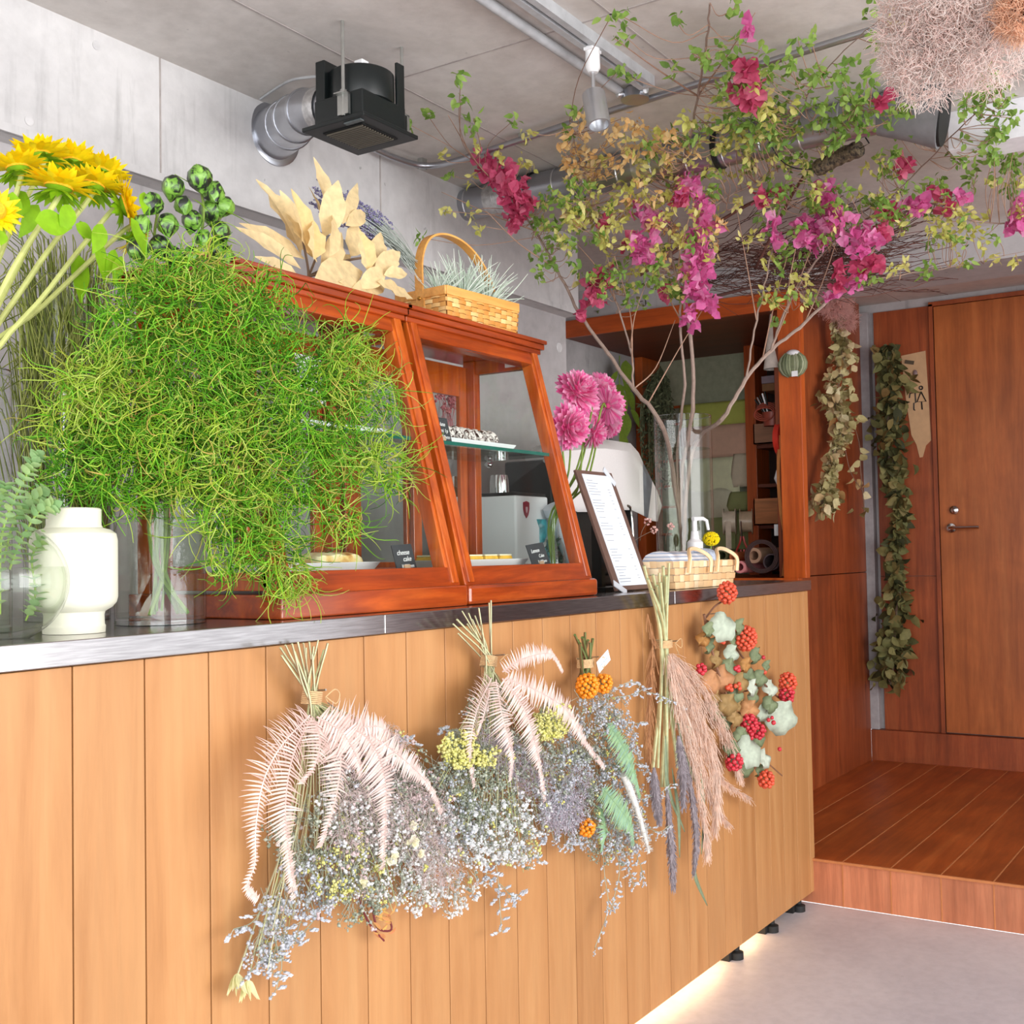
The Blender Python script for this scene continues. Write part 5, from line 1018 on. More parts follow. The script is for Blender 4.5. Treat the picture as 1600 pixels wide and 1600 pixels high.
b = MB(); b.ball(sp2(1430, 583, 0.006), 0.014, 12, 8, (0.4, 0.8, 1.2)); b.build('pebble', plain('mauve_pebble', (136, 110, 108), 0.4), t)
b = MB(); b.obox(sp2(1421, 566, 0.004), (0, -1, -0.25), (0, -0.25, 1), (1, 0, 0), 0.022, 0.009, 0.002); b.build('dark_chip', plain('dark_chip', (84, 70, 52), 0.7), t)
# ---------------- garlands ----------------
def garland(path, plane, wid, n, cols, lab, seed, size, extra=()):
    g = random.Random(seed); P = bez([plane(x, y) for x, y in path], 8); t = thing('leaf_garland', lab, 'garland', tuple(P[0])); M = leafy('garland_leaf_%d' % seed, cols, 0.65, 0.2)
    for k_ in range(3):
        b = MB(); b.tube([p + rv(g, 0.012) for p in P[::3]] + [P[-1]], 0.0025, 5); b.build('vine', M_bark, t)
    b = MB()
    for i in range(n):
        f = g.random(); k_ = int(f * (len(P) - 2)); p = P[k_].lerp(P[k_ + 1], g.random()); w_ = wid * (0.55 + 0.45 * sin(f * 9 + seed)); off = V((g.gauss(0, 0.4), g.gauss(0, 0.4), g.uniform(-0.4, 0.4))) * w_
        p = p + off
        if seed == 5: p.y = min(p.y, 1.715)
        else: p.x = min(p.x, 5.90)
        d = (rv(g) + V((0, 0, -0.7))).normalized(); b.leaf(p, d, rv(g), size * g.uniform(0.7, 1.3), size * g.uniform(0.55, 0.9), g.uniform(0.2, 1.2), g.uniform(0, 0.5), 4, 0.8)
    b.build('leaves', M, t)
    for e in extra:
        Q = bez([plane(x, y) for x, y in e], 5); b = MB(); b.tube(Q, 0.0016, 4); b.build('tendril', M_bark, t); b = MB()
        for q in Q[3:]:
            if g.random() < 0.55: b.leaf(q, rv(g) + V((0, 0, -0.5)), rv(g), size * 1.1, size * 0.9, 0.5, 0.3, 4, 0.8)
        b.build('tendril_leaves', M, t)
garland([(1308, 492), (1318, 560), (1305, 620), (1318, 670), (1300, 720), (1292, 770), (1285, 795)], lambda x, y: ony(x, y, 1.66), 0.10, 760, [(120, 110, 66), (160, 150, 100), (196, 184, 130), (212, 200, 160), (180, 140, 86)], 'long garland of pale dried leaves hanging on the plywood wall beside the post', 5, 0.045, [[(1325, 640), (1342, 690), (1345, 740), (1350, 790), (1348, 810)], [(1320, 700), (1330, 740), (1350, 770)]])
garland([(1384, 540), (1394, 600), (1388, 670), (1396, 740), (1408, 800), (1398, 860), (1404, 930), (1396, 1000), (1392, 1070)], lambda x, y: onx(x, y, 5.83), 0.10, 900, [(52, 56, 34), (84, 84, 50), (116, 116, 70), (140, 134, 84), (124, 96, 54)], 'long dark green dried leaf garland hanging on the panel left of the door', 6, 0.062)
# ---------------- pink smoke-bush clouds ----------------
def smoke(cs, lab, seed, cols, n, L, name='smoke_bush_plume'):
    g = random.Random(seed); b = MB(); M = leafy('smoke_%d' % seed, cols, 0.9, 0.65, 0.1); t = thing(name, lab, 'plume', tuple(cs[0][0])); tot = sum(r ** 2 for c, r in cs)
    for (c, r) in cs:
        for i in range(int(n * r * r / tot)):
            d = rv(g); p = c + V((d.x, d.y, d.z)) * r * (0.62 + 0.36 * g.random()); v = (rv(g) + d * 0.5).normalized(); Q = []
            for k_ in range(4): Q.append(p.copy()); p = p + v * (L / 3); v = (v + rv(g, 0.45)).normalized()
            b.tube(Q, [0.0007, 0.00065, 0.0006, 0.0004], 3, False)
    b.build('plume_hairs', M, t); b = MB()
    for (c, r) in cs: b.tube(bez([cs[0][0] + V((0, 0, 0.1)), (c + cs[0][0]) / 2, c], 4), 0.003, 6)
    b.build('twigs', M_bark, t); return t
PK = [(255, 238, 232), (255, 246, 242), (255, 250, 246), (255, 232, 226)]
smoke([(atd(1500, -10, 2.2), 0.12), (atd(1420, 60, 2.25), 0.065), (atd(1450, 110, 2.25), 0.07), (atd(1500, 60, 2.22), 0.085), (atd(1545, 85, 2.2), 0.07), (atd(1540, 20, 2.2), 0.08), (atd(1410, 110, 2.25), 0.035), (atd(1405, 20, 2.25), 0.04)], 'big fluffy pale pink plume hanging from the ceiling in the upper right corner', 3, PK, 9500, 0.028)
smoke([(atd(1600, 20, 2.1), 0.05), (atd(1625, -20, 2.1), 0.06)], 'warmer peach plume cut by the right edge of the photo', 4, [(255, 222, 196), (255, 232, 212)], 3000, 0.026)
smoke([(ony(1305, 470, 1.63), 0.075), (ony(1320, 500, 1.63), 0.05)], 'small dusty pink plume at the top of the pale garland', 8, [(250, 214, 208), (255, 228, 222)], 2400, 0.035)

# ---------------- tall flowering branches in the big vase ----------------
def bd(y, far=3.75): return min(far - max(0, 640 - y) * 0.0004, 2160.0 / (867 - min(y, 700)))
def bp(x, y, o=0.0): return atd(x, y, bd(y) + o)
M_br = leafy('grey_brown_branch', [(138, 118, 106), (160, 140, 128)], 0.7, 0.0); M_tw = leafy('pale_brown_twig', [(150, 116, 96), (178, 144, 122)], 0.7, 0.0)
M_lg = leafy('small_green_leaf', [(108, 144, 64), (142, 178, 84), (170, 198, 104)], 0.5, 0.5)
M_ly = leafy('yellow_green_leaf', [(204, 208, 104), (222, 220, 128), (236, 228, 154)], 0.5, 0.5)
M_lo = leafy('faded_apricot_leaf', [(232, 184, 118), (240, 204, 142), (242, 218, 162)], 0.6, 0.5)
M_fp = leafy('magenta_bract', [(218, 92, 160), (232, 128, 184), (242, 170, 208)], 0.55, 0.5)
M_fr2 = leafy('crimson_bract', [(198, 66, 108), (216, 96, 132), (228, 126, 154)], 0.55, 0.5)
BRS = [([(1092, 850), (1072, 745), (1032, 660), (990, 608), (950, 552), (905, 490), (870, 420), (835, 360), (790, 300), (740, 252)], 5.0, 'bare grey branch leaning far left, ending in crimson flowers above the woven basket', None),
       ([(1092, 850), (1087, 740), (1082, 640), (1078, 520), (1062, 450), (1046, 380), (1055, 300), (1075, 230), (1090, 150), (1104, 60), (1110, 5)], 4.4, 'nearly upright branch reaching the ceiling, the tallest of all', None),
       ([(1096, 850), (1078, 720), (1070, 600), (1062, 510), (1070, 440), (1084, 370), (1120, 320), (1180, 285), (1250, 240), (1310, 190), (1360, 150)], 3.0, 'thinner branch beside the upright one, bending right under the duct', None),
       ([(1090, 840), (1108, 700), (1128, 655), (1165, 594), (1205, 547), (1250, 512), (1292, 470), (1345, 415), (1400, 345), (1450, 318), (1520, 345), (1605, 350)], 4.8, 'thick pale branch leaning right across the wooden post', None),
       ([(990, 608), (985, 545), (962, 470), (948, 400), (930, 320), (905, 250), (890, 190)], 2.2, '', 0),
       ([(1205, 547), (1225, 490), (1262, 425), (1300, 380), (1370, 330), (1440, 260), (1510, 190), (1590, 110)], 2.4, '', 3),
       ([(1165, 594), (1182, 500), (1200, 420), (1216, 340), (1235, 250), (1262, 150), (1310, 90), (1375, 28)], 2.0, '', 3),
       ([(1250, 512), (1300, 462), (1350, 440), (1420, 428), (1500, 415), (1605, 392)], 2.0, '', 3)]
g = random.Random(201); BR = []
for (pp, r, lab, par) in BRS:
    P3 = [bp(x, y, g.uniform(-0.03, 0.03)) for i, (x, y) in enumerate(pp)]
    if par is None: P3[0] = V((BV.x + (pp[1][0] - 1085) / -900.0, BV.y + g.uniform(-0.03, 0.03), ZC + 0.02)); P3[1] = V((BV.x + (pp[1][0] - 1092) / 700.0, BV.y - (pp[1][0] - 1092) / 900.0, P3[1].z))
    else: P3[0] = min(BR[par]['P'], key=lambda c_: (c_ - P3[0]).length)
    C_ = bez(P3, 6); n = len(C_); t = thing('flowering_branch', lab, 'branch', tuple(P3[0])) if par is None else BR[par]['t']
    k_ = r / 590.0; b = MB(); b.tube([c + (rv(g, 0.0025) if i_ else V((0, 0, 0))) for i_, c in enumerate(C_)], [k_ * (1 - 0.72 * i / (n - 1)) * (1.12 if i % 6 == 0 else 1) for i in range(n)], 7); b.build('main_stem' if par is None else 'side_stem', M_br, t)
    px = []
    for c in C_: q = c - CAM; px.append((800 + FPX * q.dot(RGT) / q.dot(FWD), 800 + FPX * q.dot(DWN) / q.dot(FWD)))
    B_ = dict(t=t, P=C_, px=px, tw=MB(), lf={'g': MB(), 'y': MB(), 'o': MB()})
    if par is not None: B_['tw'] = BR[par]['tw']; B_['lf'] = BR[par]['lf']; B_['sub'] = True
    BR.append(B_)
def attach(x, y):
    best = None
    for B in BR:
        for i, (a, c) in enumerate(B['px']):
            if c > 640: continue
            d = math.hypot(a - x, (c - y) * 0.8) + (60 if c < y - 10 else 0)
            if best is None or d < best[0]: best = (d, B, i)
    return best
def twig(B, i, p):
    a = B['P'][i]; m = a.lerp(p, 0.5) + V((g.uniform(-0.03, 0.03), g.uniform(-0.02, 0.02), -0.02 + g.uniform(-0.02, 0.03))); B['tw'].tube(bez([a, m, p], 4), 0.0011, 4, False)
def leaves_at(x, y, kind, nl=8, s=0.021):
    d, B, i = attach(x, y); p = bp(x, y, g.uniform(-0.14, 0.04)); 
    if d > 4: twig(B, i, p)
    for k_ in range(nl):
        q = p + rv(g, 0.016); B['lf'][kind].leaf(q, rv(g) + V((0, 0, -0.35)), rv(g), s * g.uniform(0.7, 1.25), s * g.uniform(0.45, 0.65), g.uniform(0, 0.9), 0.3, 4, 0.8)
for (cx, cy, rx_, ry_, n, kinds) in ((965, 235, 100, 55, 58, 'oooyo'), (1030, 275, 110, 50, 42, 'oyyy'), (1000, 340, 130, 50, 60, 'yyyyo'), (900, 330, 70, 60, 44, 'gggy'), (860, 390, 60, 50, 14, 'g'), (1090, 240, 90, 60, 46, 'ygy'), (1215, 215, 95, 55, 62, 'ggyg'), (1160, 180, 60, 60, 26, 'gy'), (1300, 180, 80, 40, 34, 'g'), (1260, 110, 70, 50, 16, 'g'), (1230, 330, 90, 70, 42, 'gyg'), (1330, 300, 70, 70, 34, 'gyg'), (1420, 290, 60, 60, 18, 'g'), (1470, 350, 70, 35, 26, 'yyg'), (1530, 240, 60, 50, 26, 'g'), (1540, 150, 50, 60, 20, 'g'), (1420, 190, 50, 30, 12, 'g'), (1000, 440, 90, 40, 40, 'ggy'), (1220, 440, 60, 40, 14, 'gy'), (1060, 400, 60, 60, 30, 'yog'), (1580, 290, 40, 60, 14, 'yg'), (1130, 110, 60, 50, 12, 'g')):
    for i in range(n):
        a = g.uniform(0, 2 * pi); q = math.sqrt(g.random()); leaves_at(cx + rx_ * q * cos(a), cy + ry_ * q * sin(a), g.choice(kinds), 8, 0.024)
for (x, y, k_) in ((720, 155, 'g'), (740, 185, 'g'), (735, 205, 'g'), (668, 180, 'g'), (690, 245, 'y'), (702, 272, 'g'), (735, 330, 'y'), (748, 352, 'y'), (800, 190, 'g'), (822, 205, 'y'), (830, 258, 'y'), (640, 195, 'g'), (720, 118, 'g'), (748, 228, 'y'), (782, 240, 'y'), (818, 250, 'y'), (700, 330, 'y'), (660, 372, 'g'), (735, 280, 'y'), (951, 32, 'g'), (975, 27, 'g'), (974, 55, 'g'), (1055, 30, 'g'), (1150, 12, 'g'), (1187, 80, 'g'), (1145, 88, 'g'), (1100, 95, 'g'), (1050, 112, 'g'), (965, 112, 'g'), (985, 122, 'g'), (895, 175, 'g'), (1360, 18, 'g'), (1395, 28, 'y'), (1365, 60, 'g'), (1330, 100, 'g'), (1280, 112, 'g'), (1262, 115, 'g'), (885, 210, 'g'), (1360, 110, 'g'), (1362, 135, 'g'), (1345, 435, 'g'), (1395, 420, 'y'), (1445, 425, 'g'), (1452, 418, 'g'), (1500, 408, 'y'), (1515, 412, 'g'), (1550, 405, 'y'), (1590, 405, 'y'), (1410, 408, 'y'), (1365, 430, 'g'), (1455, 360, 'y'), (1480, 372, 'g'), (1520, 365, 'y'), (1555, 368, 'g'), (1535, 380, 'y'), (1210, 470, 'y'), (1215, 500, 'g'), (1235, 455, 'g'), (1270, 470, 'g'), (1095, 200, 'g'), (1090, 260, 'g')):
    leaves_at(x, y, k_, 9, 0.025)
def flowers_at(x, y, r, mat, i_):
    d, B, i = attach(x, y); c = bp(x, y, g.uniform(-0.12, -0.02)); sc_ = (c - CAM).dot(FWD) / FPX; R = r * 1.12 * sc_
    if d > 4: twig(B, i, c)
    b = MB()
    for k_ in range(int(5 + (r / 10.0) ** 2 * 4.6)):
        q = c + rv(g, R * 0.85 * g.random() ** 0.4); d_ = (rv(g) + V((0, -0.2, -0.2))).normalized(); nn_ = rv(g); s = g.uniform(0.028, 0.042); b.leaf(q, d_, nn_, s, s * 0.95, g.uniform(0.1, 0.9), g.uniform(-0.1, 0.5), 5, 0.7, 0.0, 0.25)
    b.build('flower_cluster', mat, B['t'])
for i_, (x, y, r, c_) in enumerate([(765, 257, 22, 1), (785, 280, 26, 1), (806, 300, 26, 1), (820, 318, 20, 1), (802, 345, 16, 1), (812, 335, 14, 1), (1167, 46, 9, 0), (1163, 108, 16, 1), (1168, 138, 24, 1), (1168, 150, 18, 1), (1376, 160, 12, 1), (1000, 332, 20, 0), (1003, 378, 24, 0), (1002, 395, 18, 0), (1025, 347, 14, 0), (935, 438, 24, 1), (925, 468, 16, 1), (912, 490, 8, 1), (1036, 456, 8, 1), (940, 340, 8, 1), (975, 380, 8, 1), (1072, 295, 20, 0), (1096, 315, 16, 0), (1100, 348, 22, 0), (1084, 380, 16, 0), (1092, 405, 24, 0), (1086, 440, 24, 0), (1086, 470, 24, 0), (1110, 472, 16, 0), (1080, 500, 14, 0), (1060, 312, 12, 1), (1098, 425, 18, 0), (1185, 310, 16, 1), (1210, 302, 9, 1), (1204, 350, 8, 0), (1213, 372, 10, 0), (1292, 305, 20, 0), (1290, 335, 28, 0), (1265, 358, 28, 0), (1308, 345, 20, 0), (1275, 384, 18, 0), (1250, 370, 16, 0), (1345, 365, 17, 0), (1334, 385, 15, 0), (1362, 378, 16, 0), (1388, 335, 18, 1), (1380, 358, 14, 1), (1420, 322, 14, 0), (1437, 326, 12, 0), (1412, 260, 16, 1), (1470, 302, 13, 1), (1500, 305, 12, 0), (1476, 325, 7, 1), (1590, 328, 18, 0), (1578, 350, 12, 0), (1600, 350, 14, 0), (1348, 418, 14, 1), (1340, 440, 16, 0), (1365, 408, 14, 1), (1312, 440, 12, 1), (1300, 460, 9, 0), (1310, 425, 9, 1)]):
    flowers_at(x, y, r, M_fr2 if c_ else M_fp, i_)
for (a, c) in (((905, 490), (1060, 340)), ((990, 610), (1055, 500)), ((1010, 560), (960, 400)), ((1018, 620), (1100, 480)), ((1200, 540), (1290, 330)), ((1185, 500), (1150, 320)), ((1060, 500), (990, 380)), ((1250, 500), (1330, 300)), ((1190, 560), (1230, 400)), ((870, 420), (760, 330)), ((1290, 470), (1420, 300)), ((1055, 300), (980, 240)), ((960, 470), (900, 380)), ((1000, 540), (1010, 440)), ((1045, 440), (1080, 330)), ((1225, 480), (1245, 380)), ((835, 360), (690, 300)), ((790, 300), (700, 180)), ((1090, 150), (1180, 20)), ((1090, 150), (960, 60))):
    _, B, i = attach(*a); e = bp(c[0], c[1], g.uniform(-0.1, 0.05)); s_ = B['P'][i]; m = s_.lerp(e, 0.45) + V((g.uniform(-0.04, 0.04), 0, g.uniform(-0.03, 0.03))); Q = bez([s_, m, e], 5); B['tw'].tube(Q, [0.0026 - 0.0016 * k_ / (len(Q) - 1) for k_ in range(len(Q))], 5)
for B in [b_ for b_ in BR if 'sub' not in b_]:
    if B['tw'].v: B['tw'].build('twigs', M_tw, B['t'])
    for k_, m in (('g', M_lg), ('y', M_ly), ('o', M_lo)):
        if B['lf'][k_].v: B['lf'][k_].build({'g': 'green_leaves', 'y': 'yellow_leaves', 'o': 'apricot_leaves'}[k_], m, B['t'])
# brush of dark twigs and a bark log hanging above the hood
g = random.Random(211); M_dt = leafy('dark_reddish_twig', [(70, 44, 38), (98, 62, 54), (126, 84, 74)], 0.8, 0.0)
def tdp(x, y): return atd(x, y, min(4.15, 2175.0 / (867 - y)))
t = thing('twig_bundle', 'wide bundle of thin dark reddish twigs hung under the ceiling above the wooden hood', 'twigs', tuple(tdp(1200, 430)))
b = MB()
for i in range(170):
    f = g.random(); a = (1010 + 240 * g.random() ** 0.6, 432 + g.uniform(-50, 20)); e = (a[0] + g.uniform(90, 270), a[1] - g.uniform(-25, 130) * f); m = ((a[0] + e[0]) / 2, (a[1] + e[1]) / 2 + g.uniform(-6, 26))
    P = bez([tdp(*a), tdp(*m), tdp(*e)], 4); P = [p + rv(g, 0.012) for p in P]; b.tube(P, 0.0014, 3, False)
    q = P[5]; b.tube([q, q + (P[6] - P[5]).normalized() * 0.08 + rv(g, 0.06)], 0.0010, 3, False); q = P[3]; b.tube([q, q + (P[4] - P[3]).normalized() * 0.07 + rv(g, 0.05)], 0.0010, 3, False)
for (a, m, e) in (((1090, 470), (1200, 445), (1330, 440)), ((1000, 430), (1150, 330), (1240, 290)), ((1180, 420), (1240, 300), (1280, 250))): b.tube(bez([tdp(*a), tdp(*m), tdp(*e)], 6), 0.006, 6)
b.build('twigs', M_dt, t)
M_logb = NT('rough_dark_bark'); n_ = M_logb.noise(M_logb.mapping(), 90, 5, 0.7); M_logb.l(M_logb.ramp(n_, [(0.4, lin((36, 28, 22))), (0.62, lin((120, 104, 78)))]), M_logb.b.inputs['Base Color']); M_logb.bump(n_, 0.8, 0.01); M_logb = M_logb.m
a = atd(1276, 264, 3.42); c = atd(1344, 232, 3.30); P = bez([a, a.lerp(c, 0.5) + V((0, 0, 0.004)), c], 5); t = thing('bark_log', 'short bark-covered log hung by a wire under the spiral duct', 'log', tuple(a))
b = MB(); b.tube(P, [0.022 + 0.003 * (i % 2) for i in range(len(P))], 12); b.build('bark', M_logb, t)
b = MB(); b.tube(bez([a, atd(1240, 262, 3.4), atd(1212, 240, 3.3), V((3.1, 1.2, 2.44))], 5), 0.002, 5); b.tube([c, atd(1358, 224, 3.25), V((3.2, 0.98, 2.44))], 0.002, 5); b.build('hanging_wire', M_black, t)
g2 = random.Random(5); t = thing('dark_shrub_bunch', 'dark twiggy dried greenery lying on top of the wooden hood', 'dried greenery', tuple(onx(960, 500, 4.9)))
b = MB(); b2 = MB()
for i in range(120):
    s_ = V((4.85 + g2.uniform(-0.06, 0.12), onx(g2.uniform(910, 1080), 490, 4.85).y, 2.31)); e = s_ + V((g2.uniform(-0.05, 0.08), g2.uniform(-0.15, 0.15), g2.uniform(0.03, 0.10))); e.z = min(e.z, 2.42); P = bez([s_, (s_ + e) / 2 + rv(g2, 0.02), e], 3); b.tube(P, 0.002, 3, False)
    for k_ in range(5): b2.leaf(e + rv(g2, 0.02), rv(g2), rv(g2), 0.035, 0.018, 0.5, 0.3, 3)
b.build('twigs', M_dt, t); b2.build('leaves', leafy('dark_olive_leaf', [(60, 66, 40), (96, 102, 56), (140, 136, 80)], 0.7, 0.2), t)

# ---------------- dried bouquets hanging on the counter front ----------------
YF = 1.376
def hp(x, y, o=0.03): return ony(x, y, YF - o)
M_twine = plain('jute_twine', (206, 172, 128), 0.9, 0, 0.15, scale=200)
M_fern = leafy('blush_pink_fern', [(224, 196, 188), (234, 212, 204), (243, 226, 220)], 0.6, 0.35)
M_gstem = leafy('pale_green_cut_stem', [(150, 158, 104), (184, 190, 136), (206, 208, 168), (150, 120, 90)], 0.6, 0.1)
M_stat = leafy('grey_green_filler', [(150, 160, 140), (180, 188, 170), (206, 212, 196), (128, 136, 108)], 0.7, 0.3)
M_wht = leafy('papery_white_floret', [(244, 246, 244), (252, 252, 252), (236, 240, 240)], 0.7, 0.4)
M_ylw = leafy('pale_yellow_floret', [(226, 220, 130), (236, 232, 160), (214, 214, 110)], 0.7, 0.2)
M_lil = leafy('bluish_lilac_floret', [(200, 206, 214), (216, 222, 230), (230, 230, 236)], 0.7, 0.35)
M_org = plain('orange_berry', (236, 140, 20), 0.45, 0, 0.12, scale=80); M_berry = plain('coral_red_berry', (212, 84, 56), 0.35, 0, 0.15, scale=60); M_berry2 = plain('crimson_berry', (196, 48, 62), 0.35, 0, 0.15, scale=60)
def frond(parent, path, W, seed, o=0.05, mat=None, name='fern_frond', dens=0.0054):
    g = random.Random(seed); m = len(path); P = bez([hp(x, y, o + 0.028 * sin(pi * i / (m - 1))) for i, (x, y) in enumerate(path)], 8); b = MB(); b.tube(P, [0.0017 * (1 - 0.7 * i / (len(P) - 1)) for i in range(len(P))], 4)
    L = [0.0]
    for i in range(1, len(P)): L.append(L[-1] + (P[i] - P[i - 1]).length)
    s = 0.006; W = W / 600.0
    while s < L[-1]:
        i = max(k_ for k_ in range(len(L)) if L[k_] <= s); i = min(i, len(P) - 2); f = (s - L[i]) / max(1e-6, L[i + 1] - L[i]); p = P[i].lerp(P[i + 1], f); t_ = (P[i + 1] - P[i]).normalized(); q = s / L[-1]
        w_ = W * (0.35 + 0.65 * sin(pi * min(1, q * 1.25 + 0.12))) * (1 - q * 0.45) * g.uniform(0.85, 1.1)
        for sd in (-1, 1):
            side = t_.cross(V((0, -1, 0))).normalized() * sd; d = (side + t_ * 0.15 + V((0, g.uniform(-0.15, 0.15), 0))).normalized(); b.leaf(p, d, V((0, -1, 0)) + t_ * -0.5, w_, 0.0040, g.uniform(0.1, 0.8), 0.2, 4, 0.55, 0.2)
        s += dens
    return b.build(name, mat or M_fern, parent)
def spray(parent, blobs_, mats, seed, dens=0.05, fl=0.0028, o=0.045, thick=0.03, name='filler_flowers', stems=None):
    """airy filler: short forked stalks each carrying a few florets"""
    g = random.Random(seed); b = MB(); n_m = len(mats)
    for (x, y, r, mi) in blobs_:
        for i in range(int(r * r * dens) + 3):
            a = g.uniform(0, 2 * pi); q = math.sqrt(g.random()) * r * 1.12; xx = x + q * cos(a); yy = y + q * sin(a); p = hp(xx, yy, o + g.uniform(-thick, thick)); d = (V((cos(a) * 0.5, -0.2, -0.8 - 0.3 * sin(a))) + rv(g, 0.6)).normalized(); e = p + d * g.uniform(0.012, 0.026)
            b.cur = 0; b.tube([p - d * 0.012, p, e], 0.0005, 3, False)
            b.cur = mi if g.random() < 0.8 else g.randrange(1, n_m)
            for k_ in range(5): b.octa(e + rv(g, 0.0055), fl * g.choice((0.55, 0.7, 0.9, 1.3)), rv(g), 1.3)
    return b.build(name, mats, parent)
def sprig(parent, path, seed, mat=None, o=0.04, fl=0.0033, w_=20, name='dangling_sprig', step=2):
    g = random.Random(seed); P = bez([hp(x, y, o) for x, y in path], 6); b = MB(); b.tube(P, 0.0009, 4, False)
    for i in range(2, len(P), step):
        for sd in (-1, 1):
            d = (V((sd * g.uniform(0.5, 1), g.uniform(-0.5, 0.3), g.uniform(-0.7, 0.1)))).normalized(); L = w_ / 760.0 * g.uniform(0.5, 1.1); e = P[i] + d * L; b.cur = 0; b.tube([P[i], e], 0.0006, 3, False); b.cur = 1
            for k_ in range(5): c = P[i].lerp(e, 0.45 + 0.13 * k_); b.octa(c + rv(g, 0.002), fl * g.uniform(0.7, 1.1), d + V((0, 0, 0.5)), 1.7)
    return b.build(name, [M_stat, mat or M_wht], parent)
def bundle(parent, tie, tops, fans, seed, r=0.0018, mat=None):
    """cut stems fan out above the twine and spread below it"""
    g = random.Random(seed)
    for i, (x, y) in enumerate(tops):
        fx, fy_ = fans[i % len(fans)]; b = MB(); T = hp(tie[0] + g.uniform(-7, 7), tie[1] + g.uniform(-4, 4), 0.032 + g.uniform(-0.012, 0.012)); b.tube(bez([hp(x, y, 0.025 + g.uniform(0, 0.03)), T, hp(fx + g.uniform(-6, 6), fy_, 0.04)], 5), r * g.uniform(0.8, 1.2), 6); b.build('cut_stem', mat or M_gstem, parent)
def twine(parent, x, y, R, h=0.02, tilt=(0, 0, 1)):
    c = hp(x, y, 0.032); b = MB(); ax = V(tilt).normalized(); u = ax.orthogonal().normalized(); v = ax.cross(u); P = [c + ax * (h * (k_ / 50.0 - 0.5)) + (u * cos(k_ * 0.9) + v * sin(k_ * 0.9)) * R for k_ in range(51)]; b.tube(P, 0.0015, 5); b.build('twine', M_twine, parent)
    b = MB(); q = c + V((R, -R, 0)); b.tube(bez([q, q + V((0.012, -0.01, 0.012)), q + V((0.028, -0.006, 0.002)), q + V((0.014, -0.01, -0.012)), q, q + V((0.02, 0, -0.03))], 4), 0.001, 4); b.build('twine_bow', M_twine, parent)
def berries(parent, x, y, r, mat, n, seed, o=0.06, name='berry_cluster', R=0.006, flat=0.6):
    g = random.Random(seed); c = hp(x, y, o); s = (c - CAM).dot(FWD) / FPX; b = MB(); C0 = c + V((0, 0.004, 0.004)); b.cur = 0
    if n > 12: n = int(n * 1.5)
    for i in range(n):
        a = i * 2.39996; zz = 1 - 2 * (i + 0.5) / n; q = math.sqrt(max(0, 1 - zz * zz)); e = c + V((cos(a) * q, sin(a) * q * 0.8, zz * 0.95)) * (r * s * 0.92 if n > 2 else 0.001) + rv(g, 0.0012)
        b.ball(e, R * g.uniform(0.85, 1.1), 8, 6)
        b.cur = 1; b.tube([C0, e], 0.0006, 3, False); b.cur = 0
    return b.build(name, [mat, M_gstem], parent)

def haze(parent, blobs_, n, mat, seed, o=0.055, L=0.02, name='hair_haze'):
    """fine tangled hairs between the flowers"""
    g = random.Random(seed); b = MB(); tot = sum(r * r for _, _, r in blobs_)
    for (x, y, r) in blobs_:
        for i in range(int(n * r * r / tot)):
            a = g.uniform(0, 2 * pi); q = math.sqrt(g.random()) * r; p = hp(x + q * cos(a), y + q * sin(a), o + g.uniform(-0.025, 0.03)); v = rv(g); Q = [p]
            for k_ in range(3): p = p + v * (L / 3); v = (v + rv(g, 0.5)).normalized(); Q.append(p)
            b.tube(Q, 0.00035, 3, False)
    return b.build(name, mat, parent)
def stalks(parent, tie, targets, n, seed, mat=None):
    g = random.Random(seed); b = MB()
    for i in range(n):
        x, y = g.choice(targets); x += g.uniform(-22, 22); y += g.uniform(-25, 25); T = hp(tie[0] + g.uniform(-7, 7), tie[1], 0.03 + g.uniform(-0.01, 0.012)); e = hp(x, y, 0.04 + g.uniform(-0.02, 0.035)); m = T.lerp(e, 0.5) + V((g.uniform(-0.015, 0.015), -0.012, 0.006)); b.tube(bez([T, m, e], 6), 0.0008, 4, False)
    b.build('thin_stalks', mat or M_gstem, parent)
# bouquet one
t = thing('dried_bouquet', 'largest hanging bouquet of blush pink fern and white filler, tied with jute at the left', 'bouquet', tuple(hp(487, 1090, 0.0)))
b = MB(); q = hp(485, 1080, 0.0); b.tube([V((q.x, 1.385, q.z)), q + V((0, -0.035, 0.004))], 0.0018, 6); b.build('nail', M_zinc, t)
bundle(t, (487, 1090), [(438, 1012), (446, 1008), (440, 1024), (456, 1006), (465, 1003), (474, 1005), (483, 1003), (490, 1010), (497, 1000), (512, 1005), (506, 1015), (460, 1018), (452, 1020), (478, 1012), (488, 1022)], [(470, 1180), (490, 1170), (520, 1150), (540, 1140), (500, 1180)], 301)
twine(t, 487, 1090, 0.016, 0.022, (0.2, 0, 1))
spray(t, [(560, 1240, 60, 1), (610, 1220, 50, 2), (650, 1290, 50, 1), (600, 1330, 60, 1), (540, 1340, 45, 3), (490, 1370, 45, 4), (650, 1200, 30, 2), (600, 1180, 40, 5), (560, 1170, 30, 5), (560, 1290, 40, 5), (650, 1250, 40, 5), (690, 1300, 36, 1), (700, 1370, 42, 1), (650, 1380, 30, 1), (560, 1400, 30, 2), (430, 1410, 20, 4), (425, 1460, 22, 4), (470, 1300, 40, 2), (400, 1490, 14, 4)], [M_stat, M_wht, M_stat, M_ylw, M_lil, leafy('pinkish_haze', [(226, 206, 206), (240, 224, 224)], 0.8, 0.4)], 302, 0.062)
M_hz = leafy('pale_pink_haze', [(240, 224, 222), (248, 236, 234)], 0.9, 0.5); M_hl = leafy('pale_lilac_haze', [(214, 202, 216), (230, 222, 232)], 0.9, 0.5)
